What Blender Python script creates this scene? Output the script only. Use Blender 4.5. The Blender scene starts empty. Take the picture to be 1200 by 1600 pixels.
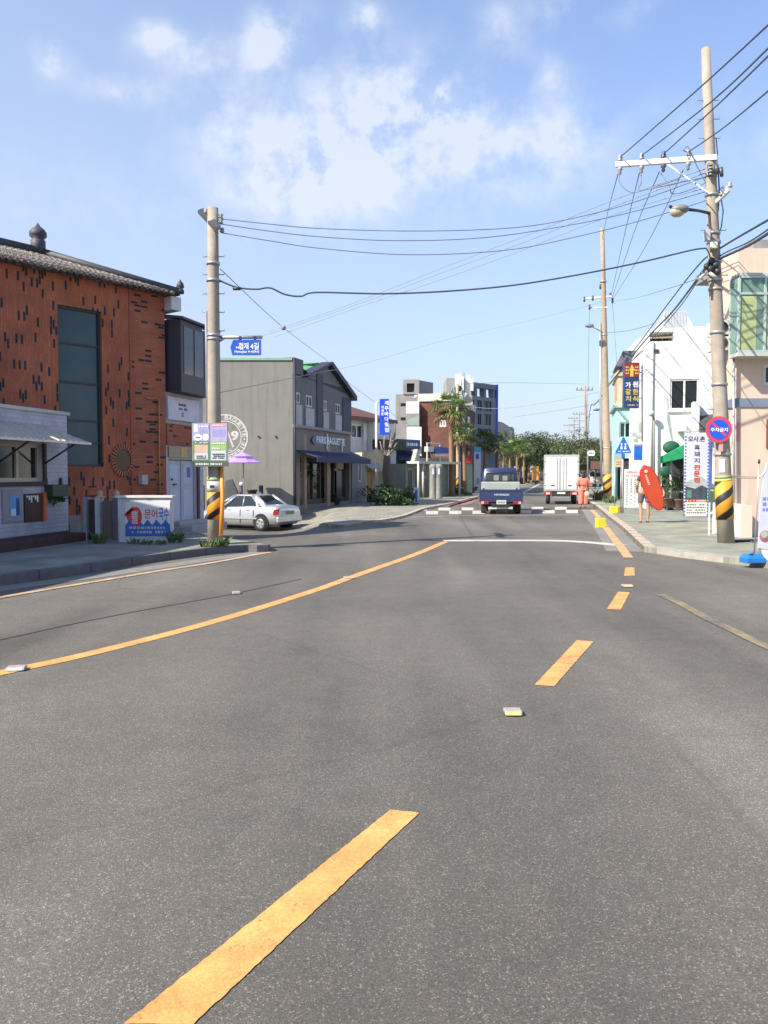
import bpy, bmesh, math, random
from mathutils import Vector, Matrix
random.seed(7)
SC = bpy.context.scene
COL = SC.collection
R = math.radians

# ------------------------------------------------------------------ camera, sky, sun, exposure
FPX, H, HOR = 1300.0, 1.55, 740.0            # focal length and horizon of the 1200 x 1600 photograph
PITCH = math.atan((800 - HOR) / FPX)
cam_d = bpy.data.cameras.new('camera'); cam = bpy.data.objects.new('camera', cam_d); COL.objects.link(cam)
cam.location = (0, 0, H); cam.rotation_euler = (R(90) - PITCH, 0, 0)
cam_d.sensor_fit = 'VERTICAL'; cam_d.sensor_height = 36; cam_d.lens = 36 * FPX / 1600
cam_d.clip_start = 0.05; cam_d.clip_end = 4000
SC.camera = cam
SC.view_settings.view_transform = 'Standard'; SC.view_settings.look = 'None'
SC.view_settings.gamma = 1.0; SC.view_settings.exposure = 1.06

CS = 5.3
SUN_EL, SUN_XY = R(41), Vector((-0.84, -0.54)).normalized()
world = bpy.data.worlds.new("World"); SC.world = world; world.use_nodes = True
nt = world.node_tree; N = nt.nodes; L = nt.links
for n in list(N): N.remove(n)
out = N.new('ShaderNodeOutputWorld'); bg = N.new('ShaderNodeBackground'); L.new(bg.outputs[0], out.inputs[0])
sky = N.new('ShaderNodeTexSky'); sky.sky_type = 'NISHITA'; sky.sun_disc = False
sky.sun_elevation = SUN_EL; sky.sun_rotation = math.atan2(SUN_XY.x, SUN_XY.y)
sky.altitude = 0; sky.air_density = 1.0; sky.dust_density = 0.6; sky.ozone_density = 4.0
bg.inputs['Strength'].default_value = 0.133
def math_n(nt, op, a, b=None, c=None):
    n = nt.nodes.new('ShaderNodeMath'); n.operation = op
    for i, v in enumerate((a, b, c)):
        if v is None: continue
        if isinstance(v, (int, float)): n.inputs[i].default_value = v
        else: nt.links.new(v, n.inputs[i])
    return n.outputs[0]
tc = N.new('ShaderNodeTexCoord'); sp = N.new('ShaderNodeSeparateXYZ'); L.new(tc.outputs['Generated'], sp.inputs[0])
ya = math_n(nt, 'MAXIMUM', math_n(nt, 'ABSOLUTE', sp.outputs[1]), 0.05)
cu = math_n(nt, 'DIVIDE', sp.outputs[0], ya); cv = math_n(nt, 'DIVIDE', sp.outputs[2], ya)
wn = N.new('ShaderNodeTexNoise'); wn.inputs['Scale'].default_value = 6; wn.inputs['Detail'].default_value = 5
L.new(tc.outputs['Generated'], wn.inputs['Vector'])
ws = N.new('ShaderNodeSeparateXYZ'); L.new(wn.outputs['Color'], ws.inputs[0])
cu = math_n(nt, 'ADD', cu, math_n(nt, 'MULTIPLY', math_n(nt, 'SUBTRACT', ws.outputs[0], 0.5), 0.10))
cv = math_n(nt, 'ADD', cv, math_n(nt, 'MULTIPLY', math_n(nt, 'SUBTRACT', ws.outputs[1], 0.5), 0.10))
blobs = [(95, 122, 30, 22, .7), (215, 160, 50, 16, .5), (262, 72, 22, 18, .5), (315, 98, 50, 28, .6), (438, 70, 28, 34, .9),
         (560, 62, 22, 18, .7), (390, 150, 50, 50, .2), (370, 215, 70, 40, .38), (520, 230, 80, 80, .55), (600, 190, 70, 70, .6), (690, 168, 36, 26, .95),
         (430, 310, 70, 40, .5), (560, 270, 120, 50, .55), (800, 235, 110, 60, .65), (850, 20, 50, 30, .3), (985, 30, 40, 24, .25), (1150, 230, 100, 50, .18), (780, 70, 25, 30, .4), (850, 130, 25, 25, .4), (150, 320, 160, 60, .14)]
tot = None
for bx_, by_, rx_, ry_, st_ in blobs:
    du = math_n(nt, 'MULTIPLY', math_n(nt, 'SUBTRACT', cu, (bx_ - 600) / FPX), FPX / rx_ / 1.25)
    dv = math_n(nt, 'MULTIPLY', math_n(nt, 'SUBTRACT', cv, (HOR - by_) / FPX), FPX / ry_ / 1.25)
    e = math_n(nt, 'EXPONENT', math_n(nt, 'MULTIPLY', math_n(nt, 'ADD', math_n(nt, 'MULTIPLY', du, du), math_n(nt, 'MULTIPLY', dv, dv)), -1.0))
    e = math_n(nt, 'MULTIPLY', e, st_)
    tot = e if tot is None else math_n(nt, 'ADD', tot, e)
cmap = N.new('ShaderNodeMapping'); cmap.inputs['Location'].default_value = (CS, 0, 0); L.new(tc.outputs['Generated'], cmap.inputs[0])
cn = N.new('ShaderNodeTexNoise'); cn.inputs['Scale'].default_value = 17; cn.inputs['Detail'].default_value = 10; cn.inputs['Roughness'].default_value = .60
L.new(cmap.outputs[0], cn.inputs['Vector'])
mr = N.new('ShaderNodeMapRange'); mr.inputs[1].default_value = .40; mr.inputs[2].default_value = .62; mr.inputs[3].default_value = .16; mr.inputs[4].default_value = 1.3
L.new(cn.outputs['Fac'], mr.inputs[0])
cm = math_n(nt, 'MINIMUM', math_n(nt, 'MULTIPLY', tot, mr.outputs[0]), 0.64)
# thin haze that thickens towards the horizon, then the clouds over it
veil = math_n(nt, 'MINIMUM', math_n(nt, 'ADD', math_n(nt, 'MULTIPLY', math_n(nt, 'POWER', math_n(nt, 'SUBTRACT', 1.0, math_n(nt, 'MAXIMUM', sp.outputs[2], 0.0)), 2.6), 0.90), math_n(nt, 'MAXIMUM', math_n(nt, 'MULTIPLY', math_n(nt, 'SUBTRACT', 0.30, sp.outputs[0]), 0.42), 0.02)), 0.95)
mv = N.new('ShaderNodeMix'); mv.data_type = 'RGBA'; L.new(veil, mv.inputs[0])
tn = N.new('ShaderNodeVectorMath'); tn.operation = 'MULTIPLY'; tn.inputs[1].default_value = (.86, .87, .97); L.new(sky.outputs[0], tn.inputs[0]); L.new(tn.outputs[0], mv.inputs[6]); mv.inputs[7].default_value = (2.35, 2.72, 3.3, 1)
mx = N.new('ShaderNodeMix'); mx.data_type = 'RGBA'
L.new(cm, mx.inputs[0]); L.new(mv.outputs[2], mx.inputs[6]); mx.inputs[7].default_value = (3.4, 3.55, 3.85, 1)
L.new(mx.outputs[2], bg.inputs[0])

sun_d = bpy.data.lights.new('sun', 'SUN'); sun = bpy.data.objects.new('sun', sun_d); COL.objects.link(sun)
sun_d.energy = 4.2; sun_d.angle = R(0.5); sun_d.color = (1.0, 0.92, 0.79)
sdir = Vector((SUN_XY.x * math.cos(SUN_EL), SUN_XY.y * math.cos(SUN_EL), math.sin(SUN_EL)))
sun.rotation_euler = sdir.to_track_quat('Z', 'Y').to_euler(); sun.location = sdir * 50

# ------------------------------------------------------------------ pixel <-> world
CF = Vector((0, math.cos(PITCH), -math.sin(PITCH))); CU = Vector((0, math.sin(PITCH), math.cos(PITCH)))
CAM = Vector((0, 0, H))
def ray(px, py): return CF + Vector((1, 0, 0)) * ((px - 600) / FPX) + CU * ((800 - py) / FPX)
def P(px, py, Y):
    d = ray(px, py); return CAM + d * (Y / d.y)
def sm(t): t = max(0, min(1, t)); return t * t * (3 - 2 * t)
def zg(x, y):
    """ground height: the side street at the left falls away from the main road"""
    return -0.67 * sm((-x - 1.4) / 2.2) * sm((y - 20) / 9) * (1 - .8 * sm((y - 34.6) / 2.6))
def GP(px, py, off=0.0):
    d = ray(px, py); d = d / d.y; y0 = 0.5; y = y0
    while y < 1500:
        p = CAM + d * y
        if p.z < zg(p.x, p.y) + off: break
        y += max(.1, y * .01)
    a, b = max(.1, y - max(.2, y * .012)), y
    for _ in range(30):
        m = (a + b) / 2; p = CAM + d * m
        if p.z < zg(p.x, p.y) + off: b = m
        else: a = m
    return CAM + d * b

class Fr:
    """a vertical plane: u to the right as seen from outside, n out of the wall, z up"""
    def __init__(s, o, u):
        s.o = Vector(o); s.u = Vector((u[0], u[1], 0)).normalized(); s.z = Vector((0, 0, 1)); s.n = s.u.cross(s.z)
    def pt(s, a, b, c): return s.o + s.u * a + s.n * b + s.z * c
    def hit(s, px, py, b=0.0):
        d = ray(px, py); o = s.o + s.n * b
        t = (o - CAM).dot(s.n) / d.dot(s.n); p = CAM + d * t
        return (p - s.o).dot(s.u), p.z
    def R(s, x0, y0, x1, y1, b=0.0):
        xm, ym = (x0 + x1) / 2, (y0 + y1) / 2
        return s.hit(x0, ym, b)[0], s.hit(x1, ym, b)[0], s.hit(xm, y1, b)[1], s.hit(xm, y0, b)[1]
def F2(px0, Y0, px1, Y1):
    a = P(px0, HOR, Y0); b = P(px1, HOR, Y1); a.z = b.z = 0
    return Fr(a, b - a), (b - a).length
def FC(Y): return Fr((0, Y, 0), (1, 0, 0))
WF = FC(0)

# ------------------------------------------------------------------ materials
MC = {}
def M(name, col, rough=.75, var=.12, sc=2.5, metal=0.0, bump=0.0, bsc=30, streak=0.0, coat=0.0, spec=.5):
    if name in MC: return MC[name]
    m = bpy.data.materials.new(name); m.use_nodes = True; t = m.node_tree; b = t.nodes['Principled BSDF']
    b.inputs['Roughness'].default_value = rough; b.inputs['Metallic'].default_value = metal
    b.inputs['Coat Weight'].default_value = coat; b.inputs['Specular IOR Level'].default_value = spec
    c = t.nodes.new('ShaderNodeTexCoord')
    n = t.nodes.new('ShaderNodeTexNoise'); n.inputs['Scale'].default_value = sc; n.inputs['Detail'].default_value = 8; n.inputs['Roughness'].default_value = .6
    t.links.new(c.outputs['Object'], n.inputs['Vector'])
    r = t.nodes.new('ShaderNodeValToRGB'); t.links.new(n.outputs['Fac'], r.inputs[0])
    r.color_ramp.elements[0].position = .3; r.color_ramp.elements[1].position = .72
    r.color_ramp.elements[0].color = (*[x * (1 - var) for x in col], 1); r.color_ramp.elements[1].color = (*[min(1, x * (1 + var)) for x in col], 1)
    o = r.outputs[0]
    if streak:
        mp = t.nodes.new('ShaderNodeMapping'); mp.inputs['Scale'].default_value = (2.2, 2.2, .22); t.links.new(c.outputs['Object'], mp.inputs[0])
        n2 = t.nodes.new('ShaderNodeTexNoise'); n2.inputs['Scale'].default_value = 2.2; n2.inputs['Detail'].default_value = 7; t.links.new(mp.outputs[0], n2.inputs['Vector'])
        r2 = t.nodes.new('ShaderNodeValToRGB'); r2.color_ramp.elements[0].position = .5; r2.color_ramp.elements[1].position = .75
        r2.color_ramp.elements[0].color = (1, 1, 1, 1); r2.color_ramp.elements[1].color = (1 - streak, 1 - streak * 1.05, 1 - streak * 1.15, 1); t.links.new(n2.outputs['Fac'], r2.inputs[0])
        x = t.nodes.new('ShaderNodeMix'); x.data_type = 'RGBA'; x.blend_type = 'MULTIPLY'; x.inputs[0].default_value = 1
        t.links.new(o, x.inputs[6]); t.links.new(r2.outputs[0], x.inputs[7]); o = x.outputs[2]
    t.links.new(o, b.inputs['Base Color'])
    if bump:
        n3 = t.nodes.new('ShaderNodeTexNoise'); n3.inputs['Scale'].default_value = bsc; n3.inputs['Detail'].default_value = 4; t.links.new(c.outputs['Object'], n3.inputs['Vector'])
        bp = t.nodes.new('ShaderNodeBump'); bp.inputs['Strength'].default_value = bump; bp.inputs['Distance'].default_value = .02
        t.links.new(n3.outputs['Fac'], bp.inputs['Height']); t.links.new(bp.outputs[0], b.inputs['Normal'])
    MC[name] = m; return m
def brickmat(name, col, col2, mortar, bw, bh, rot=False, dark=None, thr=.9, offset=.5, msize=.012):
    m = M(name, col, .85); t = m.node_tree; b = t.nodes['Principled BSDF']
    c = t.nodes.new('ShaderNodeTexCoord'); mp = t.nodes.new('ShaderNodeMapping'); t.links.new(c.outputs['UV'], mp.inputs[0])
    if rot: mp.inputs['Rotation'].default_value = (0, 0, R(90))
    def br(c1, c2, mo):
        k = t.nodes.new('ShaderNodeTexBrick'); t.links.new(mp.outputs[0], k.inputs['Vector'])
        k.inputs['Color1'].default_value = (*c1, 1); k.inputs['Color2'].default_value = (*c2, 1); k.inputs['Mortar'].default_value = (*mo, 1)
        k.inputs['Scale'].default_value = 1; k.inputs['Brick Width'].default_value = bw; k.inputs['Row Height'].default_value = bh
        k.inputs['Mortar Size'].default_value = msize; k.offset = offset; return k
    k = br(col, col2, mortar); o = k.outputs['Color']
    if dark:
        k2 = br((0, 0, 0), (1, 1, 1), (0, 0, 0)); g = math_n(t, 'GREATER_THAN', k2.outputs['Color'], thr)
        x = t.nodes.new('ShaderNodeMix'); x.data_type = 'RGBA'; t.links.new(g, x.inputs[0]); t.links.new(o, x.inputs[6]); x.inputs[7].default_value = (*dark, 1); o = x.outputs[2]
    n = t.nodes.new('ShaderNodeTexNoise'); n.inputs['Scale'].default_value = 1.3; n.inputs['Detail'].default_value = 6; t.links.new(c.outputs['Object'], n.inputs['Vector'])
    v = t.nodes.new('ShaderNodeMapRange'); v.inputs[1].default_value = .3; v.inputs[2].default_value = .7; v.inputs[3].default_value = .72; v.inputs[4].default_value = 1.2; t.links.new(n.outputs['Fac'], v.inputs[0])
    y = t.nodes.new('ShaderNodeVectorMath'); y.operation = 'SCALE'; t.links.new(o, y.inputs[0]); t.links.new(v.outputs[0], y.inputs['Scale'])
    t.links.new(y.outputs[0], b.inputs['Base Color'])
    bp = t.nodes.new('ShaderNodeBump'); bp.inputs['Strength'].default_value = .5; bp.inputs['Distance'].default_value = .01
    t.links.new(k.outputs['Fac'], bp.inputs['Height']); bp.invert = True; t.links.new(bp.outputs[0], b.inputs['Normal'])
    return m

def road_material():
    m = M('asphalt', (.08, .08, .08), .8); t = m.node_tree; b = t.nodes['Principled BSDF']
    c = t.nodes.new('ShaderNodeTexCoord')
    def noise(s, d=4, rg=.55, dist=0, vec=None):
        n = t.nodes.new('ShaderNodeTexNoise'); n.inputs['Scale'].default_value = s; n.inputs['Detail'].default_value = d; n.inputs['Roughness'].default_value = rg; n.inputs['Distortion'].default_value = dist
        t.links.new(vec or c.outputs['Object'], n.inputs['Vector']); return n.outputs['Fac']
    def mr_(v, a, b_, x, y):
        q = t.nodes.new('ShaderNodeMapRange'); t.links.new(v, q.inputs[0])
        for i, k in enumerate((a, b_, x, y)): q.inputs[i + 1].default_value = k
        return q.outputs[0]
    mp = t.nodes.new('ShaderNodeMapping'); mp.inputs['Rotation'].default_value = (0, 0, R(-14)); mp.inputs['Scale'].default_value = (1, .10, 1); t.links.new(c.outputs['Object'], mp.inputs[0])
    big = mr_(noise(.22, 5), .3, .7, .74, 1.28)
    lane = mr_(noise(.8, 3, .5, .4, mp.outputs[0]), .32, .68, .70, 1.22)
    mid = mr_(noise(5, 6), .3, .7, .93, 1.07)
    vo = t.nodes.new('ShaderNodeTexVoronoi'); vo.inputs['Scale'].default_value = 185; t.links.new(c.outputs['Object'], vo.inputs['Vector'])
    sv = t.nodes.new('ShaderNodeSeparateColor'); t.links.new(vo.outputs['Color'], sv.inputs[0])
    grain = mr_(sv.outputs[0], 0, 1, .68, 1.3)
    spk = math_n(t, 'GREATER_THAN', sv.outputs[1], .93)
    fine = math_n(t, 'ADD', grain, math_n(t, 'MULTIPLY', spk, 1.15))
    val = math_n(t, 'MULTIPLY', math_n(t, 'MULTIPLY', big, lane), math_n(t, 'MULTIPLY', mid, fine))
    # sealed cracks and darker repair seams
    v2 = t.nodes.new('ShaderNodeTexVoronoi'); v2.feature = 'DISTANCE_TO_EDGE'; v2.inputs['Scale'].default_value = .16
    wv = t.nodes.new('ShaderNodeMix'); wv.data_type = 'RGBA'; wv.inputs[0].default_value = .12
    nn = t.nodes.new('ShaderNodeTexNoise'); nn.inputs['Scale'].default_value = 1.2; nn.inputs['Detail'].default_value = 4; t.links.new(c.outputs['Object'], nn.inputs['Vector'])
    t.links.new(c.outputs['Object'], wv.inputs[6]); t.links.new(nn.outputs['Color'], wv.inputs[7]); t.links.new(wv.outputs[2], v2.inputs['Vector'])
    crack = mr_(v2.outputs['Distance'], .0, .004, .88, 1)
    val = math_n(t, 'MULTIPLY', val, crack)
    y = t.nodes.new('ShaderNodeVectorMath'); y.operation = 'SCALE'; y.inputs[0].default_value = (.114, .103, .086)
    t.links.new(val, y.inputs['Scale']); t.links.new(y.outputs[0], b.inputs['Base Color'])
    t.links.new(mr_(noise(2, 4), .3, .7, .68, .86), b.inputs['Roughness'])
    bp = t.nodes.new('ShaderNodeBump'); bp.inputs['Strength'].default_value = .35; bp.inputs['Distance'].default_value = .006
    t.links.new(vo.outputs['Distance'], bp.inputs['Height']); t.links.new(bp.outputs[0], b.inputs['Normal'])
    return m
def paint_material(name, col, wear=.42):
    m = M(name, col, .7, .08, 6); t = m.node_tree; b = t.nodes['Principled BSDF']
    src = b.inputs['Base Color'].links[0].from_socket
    c = t.nodes.new('ShaderNodeTexCoord')
    def nz(s, d):
        n = t.nodes.new('ShaderNodeTexNoise'); n.inputs['Scale'].default_value = s; n.inputs['Detail'].default_value = d; n.inputs['Roughness'].default_value = .7; t.links.new(c.outputs['Object'], n.inputs['Vector']); return n.outputs['Fac']
    v = math_n(t, 'ADD', math_n(t, 'MULTIPLY', nz(2.2, 4), .5), math_n(t, 'MULTIPLY', nz(45, 3), .5))
    r = t.nodes.new('ShaderNodeMapRange'); r.inputs[1].default_value = wear - .05; r.inputs[2].default_value = wear + .03; r.inputs[3].default_value = 1; r.inputs[4].default_value = 0; t.links.new(v, r.inputs[0])
    x = t.nodes.new('ShaderNodeMix'); x.data_type = 'RGBA'; t.links.new(r.outputs[0], x.inputs[0]); t.links.new(src, x.inputs[6]); x.inputs[7].default_value = (.12, .11, .1, 1)
    d = t.nodes.new('ShaderNodeMapRange'); d.inputs[1].default_value = .35; d.inputs[2].default_value = .65; d.inputs[3].default_value = .72; d.inputs[4].default_value = 1.06; t.links.new(nz(3.5, 6), d.inputs[0])
    g = t.nodes.new('ShaderNodeMapRange'); g.inputs[1].default_value = .4; g.inputs[2].default_value = .6; g.inputs[3].default_value = .84; g.inputs[4].default_value = 1.1; t.links.new(nz(120, 2), g.inputs[0])
    y = t.nodes.new('ShaderNodeVectorMath'); y.operation = 'SCALE'; t.links.new(x.outputs[2], y.inputs[0]); t.links.new(math_n(t, 'MULTIPLY', d.outputs[0], g.outputs[0]), y.inputs['Scale'])
    t.links.new(y.outputs[0], b.inputs['Base Color']); return m
def stripe_material(name, pitch=.62, sign=1):
    m = M(name, (.70, .31, .03), .55, .12); t = m.node_tree; b = t.nodes['Principled BSDF']; src = b.inputs['Base Color'].links[0].from_socket
    c = t.nodes.new('ShaderNodeTexCoord'); s = t.nodes.new('ShaderNodeSeparateXYZ'); t.links.new(c.outputs['Object'], s.inputs[0])
    an = math_n(t, 'DIVIDE', math_n(t, 'ARCTAN2', s.outputs[1], s.outputs[0]), 2 * math.pi)
    ph = math_n(t, 'FRACT', math_n(t, 'ADD', math_n(t, 'DIVIDE', s.outputs[2], pitch), math_n(t, 'MULTIPLY', an, 2 * sign)))
    g = math_n(t, 'GREATER_THAN', ph, .58)
    x = t.nodes.new('ShaderNodeMix'); x.data_type = 'RGBA'; t.links.new(g, x.inputs[0]); t.links.new(src, x.inputs[6]); x.inputs[7].default_value = (.02, .02, .02, 1)
    t.links.new(x.outputs[2], b.inputs['Base Color']); return m
def leafmat(name, c1, c2):
    m = M(name, c1, .6, .0); t = m.node_tree; b = t.nodes['Principled BSDF']
    g = t.nodes.new('ShaderNodeNewGeometry'); r = t.nodes.new('ShaderNodeValToRGB'); t.links.new(g.outputs['Random Per Island'], r.inputs[0])
    r.color_ramp.elements[0].color = (*c1, 1); r.color_ramp.elements[1].color = (*c2, 1); t.links.new(r.outputs[0], b.inputs['Base Color'])
    b.inputs['Subsurface Weight'].default_value = 0; b.inputs['Transmission Weight'].default_value = 0
    return m
GLASS = M('dark_glass', (.018, .024, .028), .08, .2, 1.2)
WHITE = M('white_paint', (.72, .72, .7), .6, .06, 3, streak=.12)
FRAMEW = M('cream_frame', (.55, .50, .42), .6)
BLACK = M('black_rubber', (.02, .02, .022), .75, .2)
STEEL = M('galvanised_steel', (.42, .43, .45), .45, .15, 8, metal=.6)
DARKM = M('dark_metal', (.05, .052, .06), .5, .2, 6, metal=.3)
CONC = M('concrete', (.33, .31, .28), .9, .18, 3, bump=.3, streak=.25)
POLEM = M('pole_concrete', (.35, .30, .245), .9, .16, 5, bump=.3, bsc=40, streak=.25)

# ------------------------------------------------------------------ mesh building
MW = {}                                            # world matrix of every root and part
def link(o, parent=None, mat=None):
    COL.objects.link(o); mat = mat or Matrix.Identity(4)
    if parent is not None: o.parent = parent; MW[o.name] = MW[parent.name] @ mat
    else: MW[o.name] = mat
    o.matrix_basis = mat
    return o
def thing(name, label, cat, loc=(0, 0, 0), rz=0, group=None):
    o = bpy.data.objects.new(name, None); o.empty_display_size = .2
    link(o, None, Matrix.Translation(Vector(loc)) @ Matrix.Rotation(rz, 4, 'Z')); tag(o, label, cat, group); return o
def tag(o, label=None, cat=None, group=None, kind=None):
    for k, v in (('label', label), ('category', cat), ('group', group), ('kind', kind)):
        if v: o[k] = v
    return o
def at(o, loc, rz=0, s=1.0):
    m = Matrix.Translation(Vector(loc)) @ Matrix.Rotation(rz, 4, 'Z') @ Matrix.Scale(s, 4)
    o.matrix_basis = m; MW[o.name] = m; return o
class MB:
    def __init__(s): s.v = []; s.f = []; s.mi = []; s.sm = []; s.k = 0; s.s = False
    def face(s, pts):
        i = len(s.v); s.v += [Vector(p) for p in pts]; s.f.append(tuple(range(i, i + len(pts)))); s.mi.append(s.k); s.sm.append(s.s); return s
    def mesh(s, vs, fs, smooth=None):
        i = len(s.v); s.v += [Vector(p) for p in vs]
        for f in fs: s.f.append(tuple(i + j for j in f)); s.mi.append(s.k); s.sm.append(s.s if smooth is None else smooth)
        return s
    def hexa(s, p):                                # 8 corners: 0-3 one end ring, 4-7 the other
        return s.mesh(p, [(0, 1, 2, 3), (7, 6, 5, 4), (0, 4, 5, 1), (1, 5, 6, 2), (2, 6, 7, 3), (3, 7, 4, 0)], False)
    def box(s, f, a0, a1, b0, b1, c0, c1):
        return s.hexa([f.pt(a, b, c) for b in (b0, b1) for a, c in ((a0, c0), (a1, c0), (a1, c1), (a0, c1))])
    def bx(s, x0, x1, y0, y1, z0, z1):
        return s.hexa([Vector((x, y, z)) for y in (y0, y1) for x, z in ((x0, z0), (x1, z0), (x1, z1), (x0, z1))])
    def prism(s, f, poly, b0, b1):
        n = len(poly); vs = [f.pt(a, b0, c) for a, c in poly] + [f.pt(a, b1, c) for a, c in poly]
        return s.mesh(vs, [tuple(range(n)), tuple(range(2 * n - 1, n - 1, -1))] + [(i, (i + 1) % n, n + (i + 1) % n, n + i) for i in range(n)], False)
    def tube(s, pts, r, n=8, cap=True, sm_=True):
        pts = [Vector(p) for p in pts]; rs = r if isinstance(r, (list, tuple)) else [r] * len(pts)
        vs = []; up = None
        for i, p in enumerate(pts):
            d = (pts[min(i + 1, len(pts) - 1)] - pts[max(i - 1, 0)]).normalized()
            if up is None: up = Vector((0, 0, 1)) if abs(d.z) < .9 else Vector((1, 0, 0))
            a = d.cross(up).normalized(); b = d.cross(a).normalized(); up = -b if False else up
            if a.length < .01: a = Vector((1, 0, 0))
            for k in range(n):
                t = 2 * math.pi * k / n; vs.append(p + a * math.cos(t) * rs[i] + b * math.sin(t) * rs[i])
        fs = [(i * n + k, i * n + (k + 1) % n, (i + 1) * n + (k + 1) % n, (i + 1) * n + k) for i in range(len(pts) - 1) for k in range(n)]
        s.mesh(vs, fs, sm_)
        if cap: s.mesh(vs[:n], [tuple(range(n))], False); s.mesh(vs[-n:], [tuple(range(n))], False)
        return s
    def lathe(s, c, prof, n=20, axis='Z', sm_=True):  # prof: (r, h)
        c = Vector(c); vs = []
        for r, h in prof:
            for k in range(n):
                t = 2 * math.pi * k / n; x, y = r * math.cos(t), r * math.sin(t)
                vs.append(c + (Vector((x, y, h)) if axis == 'Z' else Vector((h, x, y)) if axis == 'X' else Vector((x, h, y))))
        m = len(prof)
        fs = [(i * n + k, i * n + (k + 1) % n, (i + 1) * n + (k + 1) % n, (i + 1) * n + k) for i in range(m - 1) for k in range(n)]
        s.mesh(vs, fs, sm_)
        if prof[0][0] > .001: s.mesh(vs[:n], [tuple(range(n))], False)
        if prof[-1][0] > .001: s.mesh(vs[-n:], [tuple(range(n))], False)
        return s
    def ball(s, c, r, n=12, sz=(1, 1, 1)):
        pr = [(math.sin(math.pi * i / (n // 2 + 2)), -math.cos(math.pi * i / (n // 2 + 2))) for i in range(n // 2 + 3)]
        i0 = len(s.v); s.lathe((0, 0, 0), [(a * r, b * r) for a, b in pr], n)
        for i in range(i0, len(s.v)): q = s.v[i]; s.v[i] = Vector((q.x * sz[0] + c[0], q.y * sz[1] + c[1], q.z * sz[2] + c[2]))
        return s
    def disc(s, f, a, c, ra, rc, b0, b1, n=32):
        return s.prism(f, [(a + ra * math.cos(2 * math.pi * k / n), c + rc * math.sin(2 * math.pi * k / n)) for k in range(n)], b0, b1)
    def ring(s, f, a, c, r0, r1, b, n=64):
        vs = [f.pt(a + r * math.cos(2 * math.pi * k / n), bb, c + r * math.sin(2 * math.pi * k / n)) for bb in (b, b + .004) for r in (r0, r1) for k in range(n)]
        return s.mesh(vs, [(k, (k + 1) % n, n + (k + 1) % n, n + k) for k in range(n)] + [(2 * n + k, 2 * n + (k + 1) % n, 3 * n + (k + 1) % n, 3 * n + k) for k in range(n)], False)
    def build(s, name, mats, parent=None, bev=0, local=False, recalc=True, wloc=None):
        if not isinstance(mats, (list, tuple)): mats = [mats]
        me = bpy.data.meshes.new(name)
        base = MW[parent.name] if parent is not None else Matrix.Translation(Vector(wloc)) if wloc is not None else Matrix.Identity(4)
        inv = Matrix.Identity(4) if local else base.inverted()
        me.from_pydata([inv @ v for v in s.v], [], s.f); me.update()
        for m in mats: me.materials.append(m)
        for p, i, k in zip(me.polygons, s.mi, s.sm): p.material_index = i; p.use_smooth = k
        if recalc:
            b = bmesh.new(); b.from_mesh(me); bmesh.ops.remove_doubles(b, verts=b.verts, dist=.0002) if s.sm and any(s.sm) else None
            bmesh.ops.recalc_face_normals(b, faces=b.faces); b.to_mesh(me); b.free()
        uv = me.uv_layers.new(name='UVMap')
        for p in me.polygons:
            nn = p.normal
            t = Vector((1, 0, 0)) if abs(nn.z) > .75 else Vector((-nn.y, nn.x, 0)).normalized()
            if abs(t.x) > .3 and t.x < 0 or (abs(t.x) <= .3 and t.y < 0): t = -t
            for li in p.loop_indices:
                q = me.vertices[me.loops[li].vertex_index].co
                uv.data[li].uv = (q.x, q.y) if abs(nn.z) > .75 else (q.dot(t), q.z)
        o = bpy.data.objects.new(name, me)
        link(o, parent, Matrix.Translation(Vector(wloc)) if (wloc is not None and parent is None) else None)
        if bev:
            w = o.modifiers.new('bevel', 'BEVEL'); w.width = bev; w.segments = 2; w.limit_method = 'ANGLE'; w.angle_limit = R(40); w.harden_normals = False
        return o
def part(name, mat, parent, fn, bev=0, **k):
    m = MB(); fn(m); return m.build(name, mat, parent, bev, **k)
def quickbox(name, mat, parent, f, r, b0, b1, bev=0, label=None, cat=None, group=None):
    o = MB().box(f, r[0], r[1], b0, b1, r[2], r[3]).build(name, mat, parent, bev)
    if label: tag(o, label, cat, group)
    return o
TXT = {}
def text(body, f, ac, cc, w, h, mat, parent, b=.012, name='lettering', rot=0, bold=.0, local=False):
    key = (body, bold)
    if key not in TXT:
        c = bpy.data.curves.new('t', 'FONT'); c.body = body; c.offset = bold; c.resolution_u = 3
        o = bpy.data.objects.new('t', c); COL.objects.link(o); bpy.context.view_layer.update()
        me = bpy.data.meshes.new_from_object(o.evaluated_get(bpy.context.evaluated_depsgraph_get()))
        vs = [v.co.copy() for v in me.vertices]; fs = [tuple(p.vertices) for p in me.polygons]
        bpy.data.objects.remove(o); bpy.data.curves.remove(c); bpy.data.meshes.remove(me)
        TXT[key] = (vs, fs)
    vs, fs = TXT[key]
    x0, x1 = min(v.x for v in vs), max(v.x for v in vs); y0, y1 = min(v.y for v in vs), max(v.y for v in vs)
    sx = w / (x1 - x0) if w else h / (y1 - y0); sy = h / (y1 - y0) if h else sx
    m = MB(); q = []
    for v in vs:
        a = (v.x - (x0 + x1) / 2) * sx; c = (v.y - (y0 + y1) / 2) * sy
        q.append(f.pt(ac + a * math.cos(rot) - c * math.sin(rot), b, cc + a * math.sin(rot) + c * math.cos(rot)))
    m.mesh(q, fs, False)
    return m.build(name, mat, parent, recalc=False, local=local)
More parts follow.
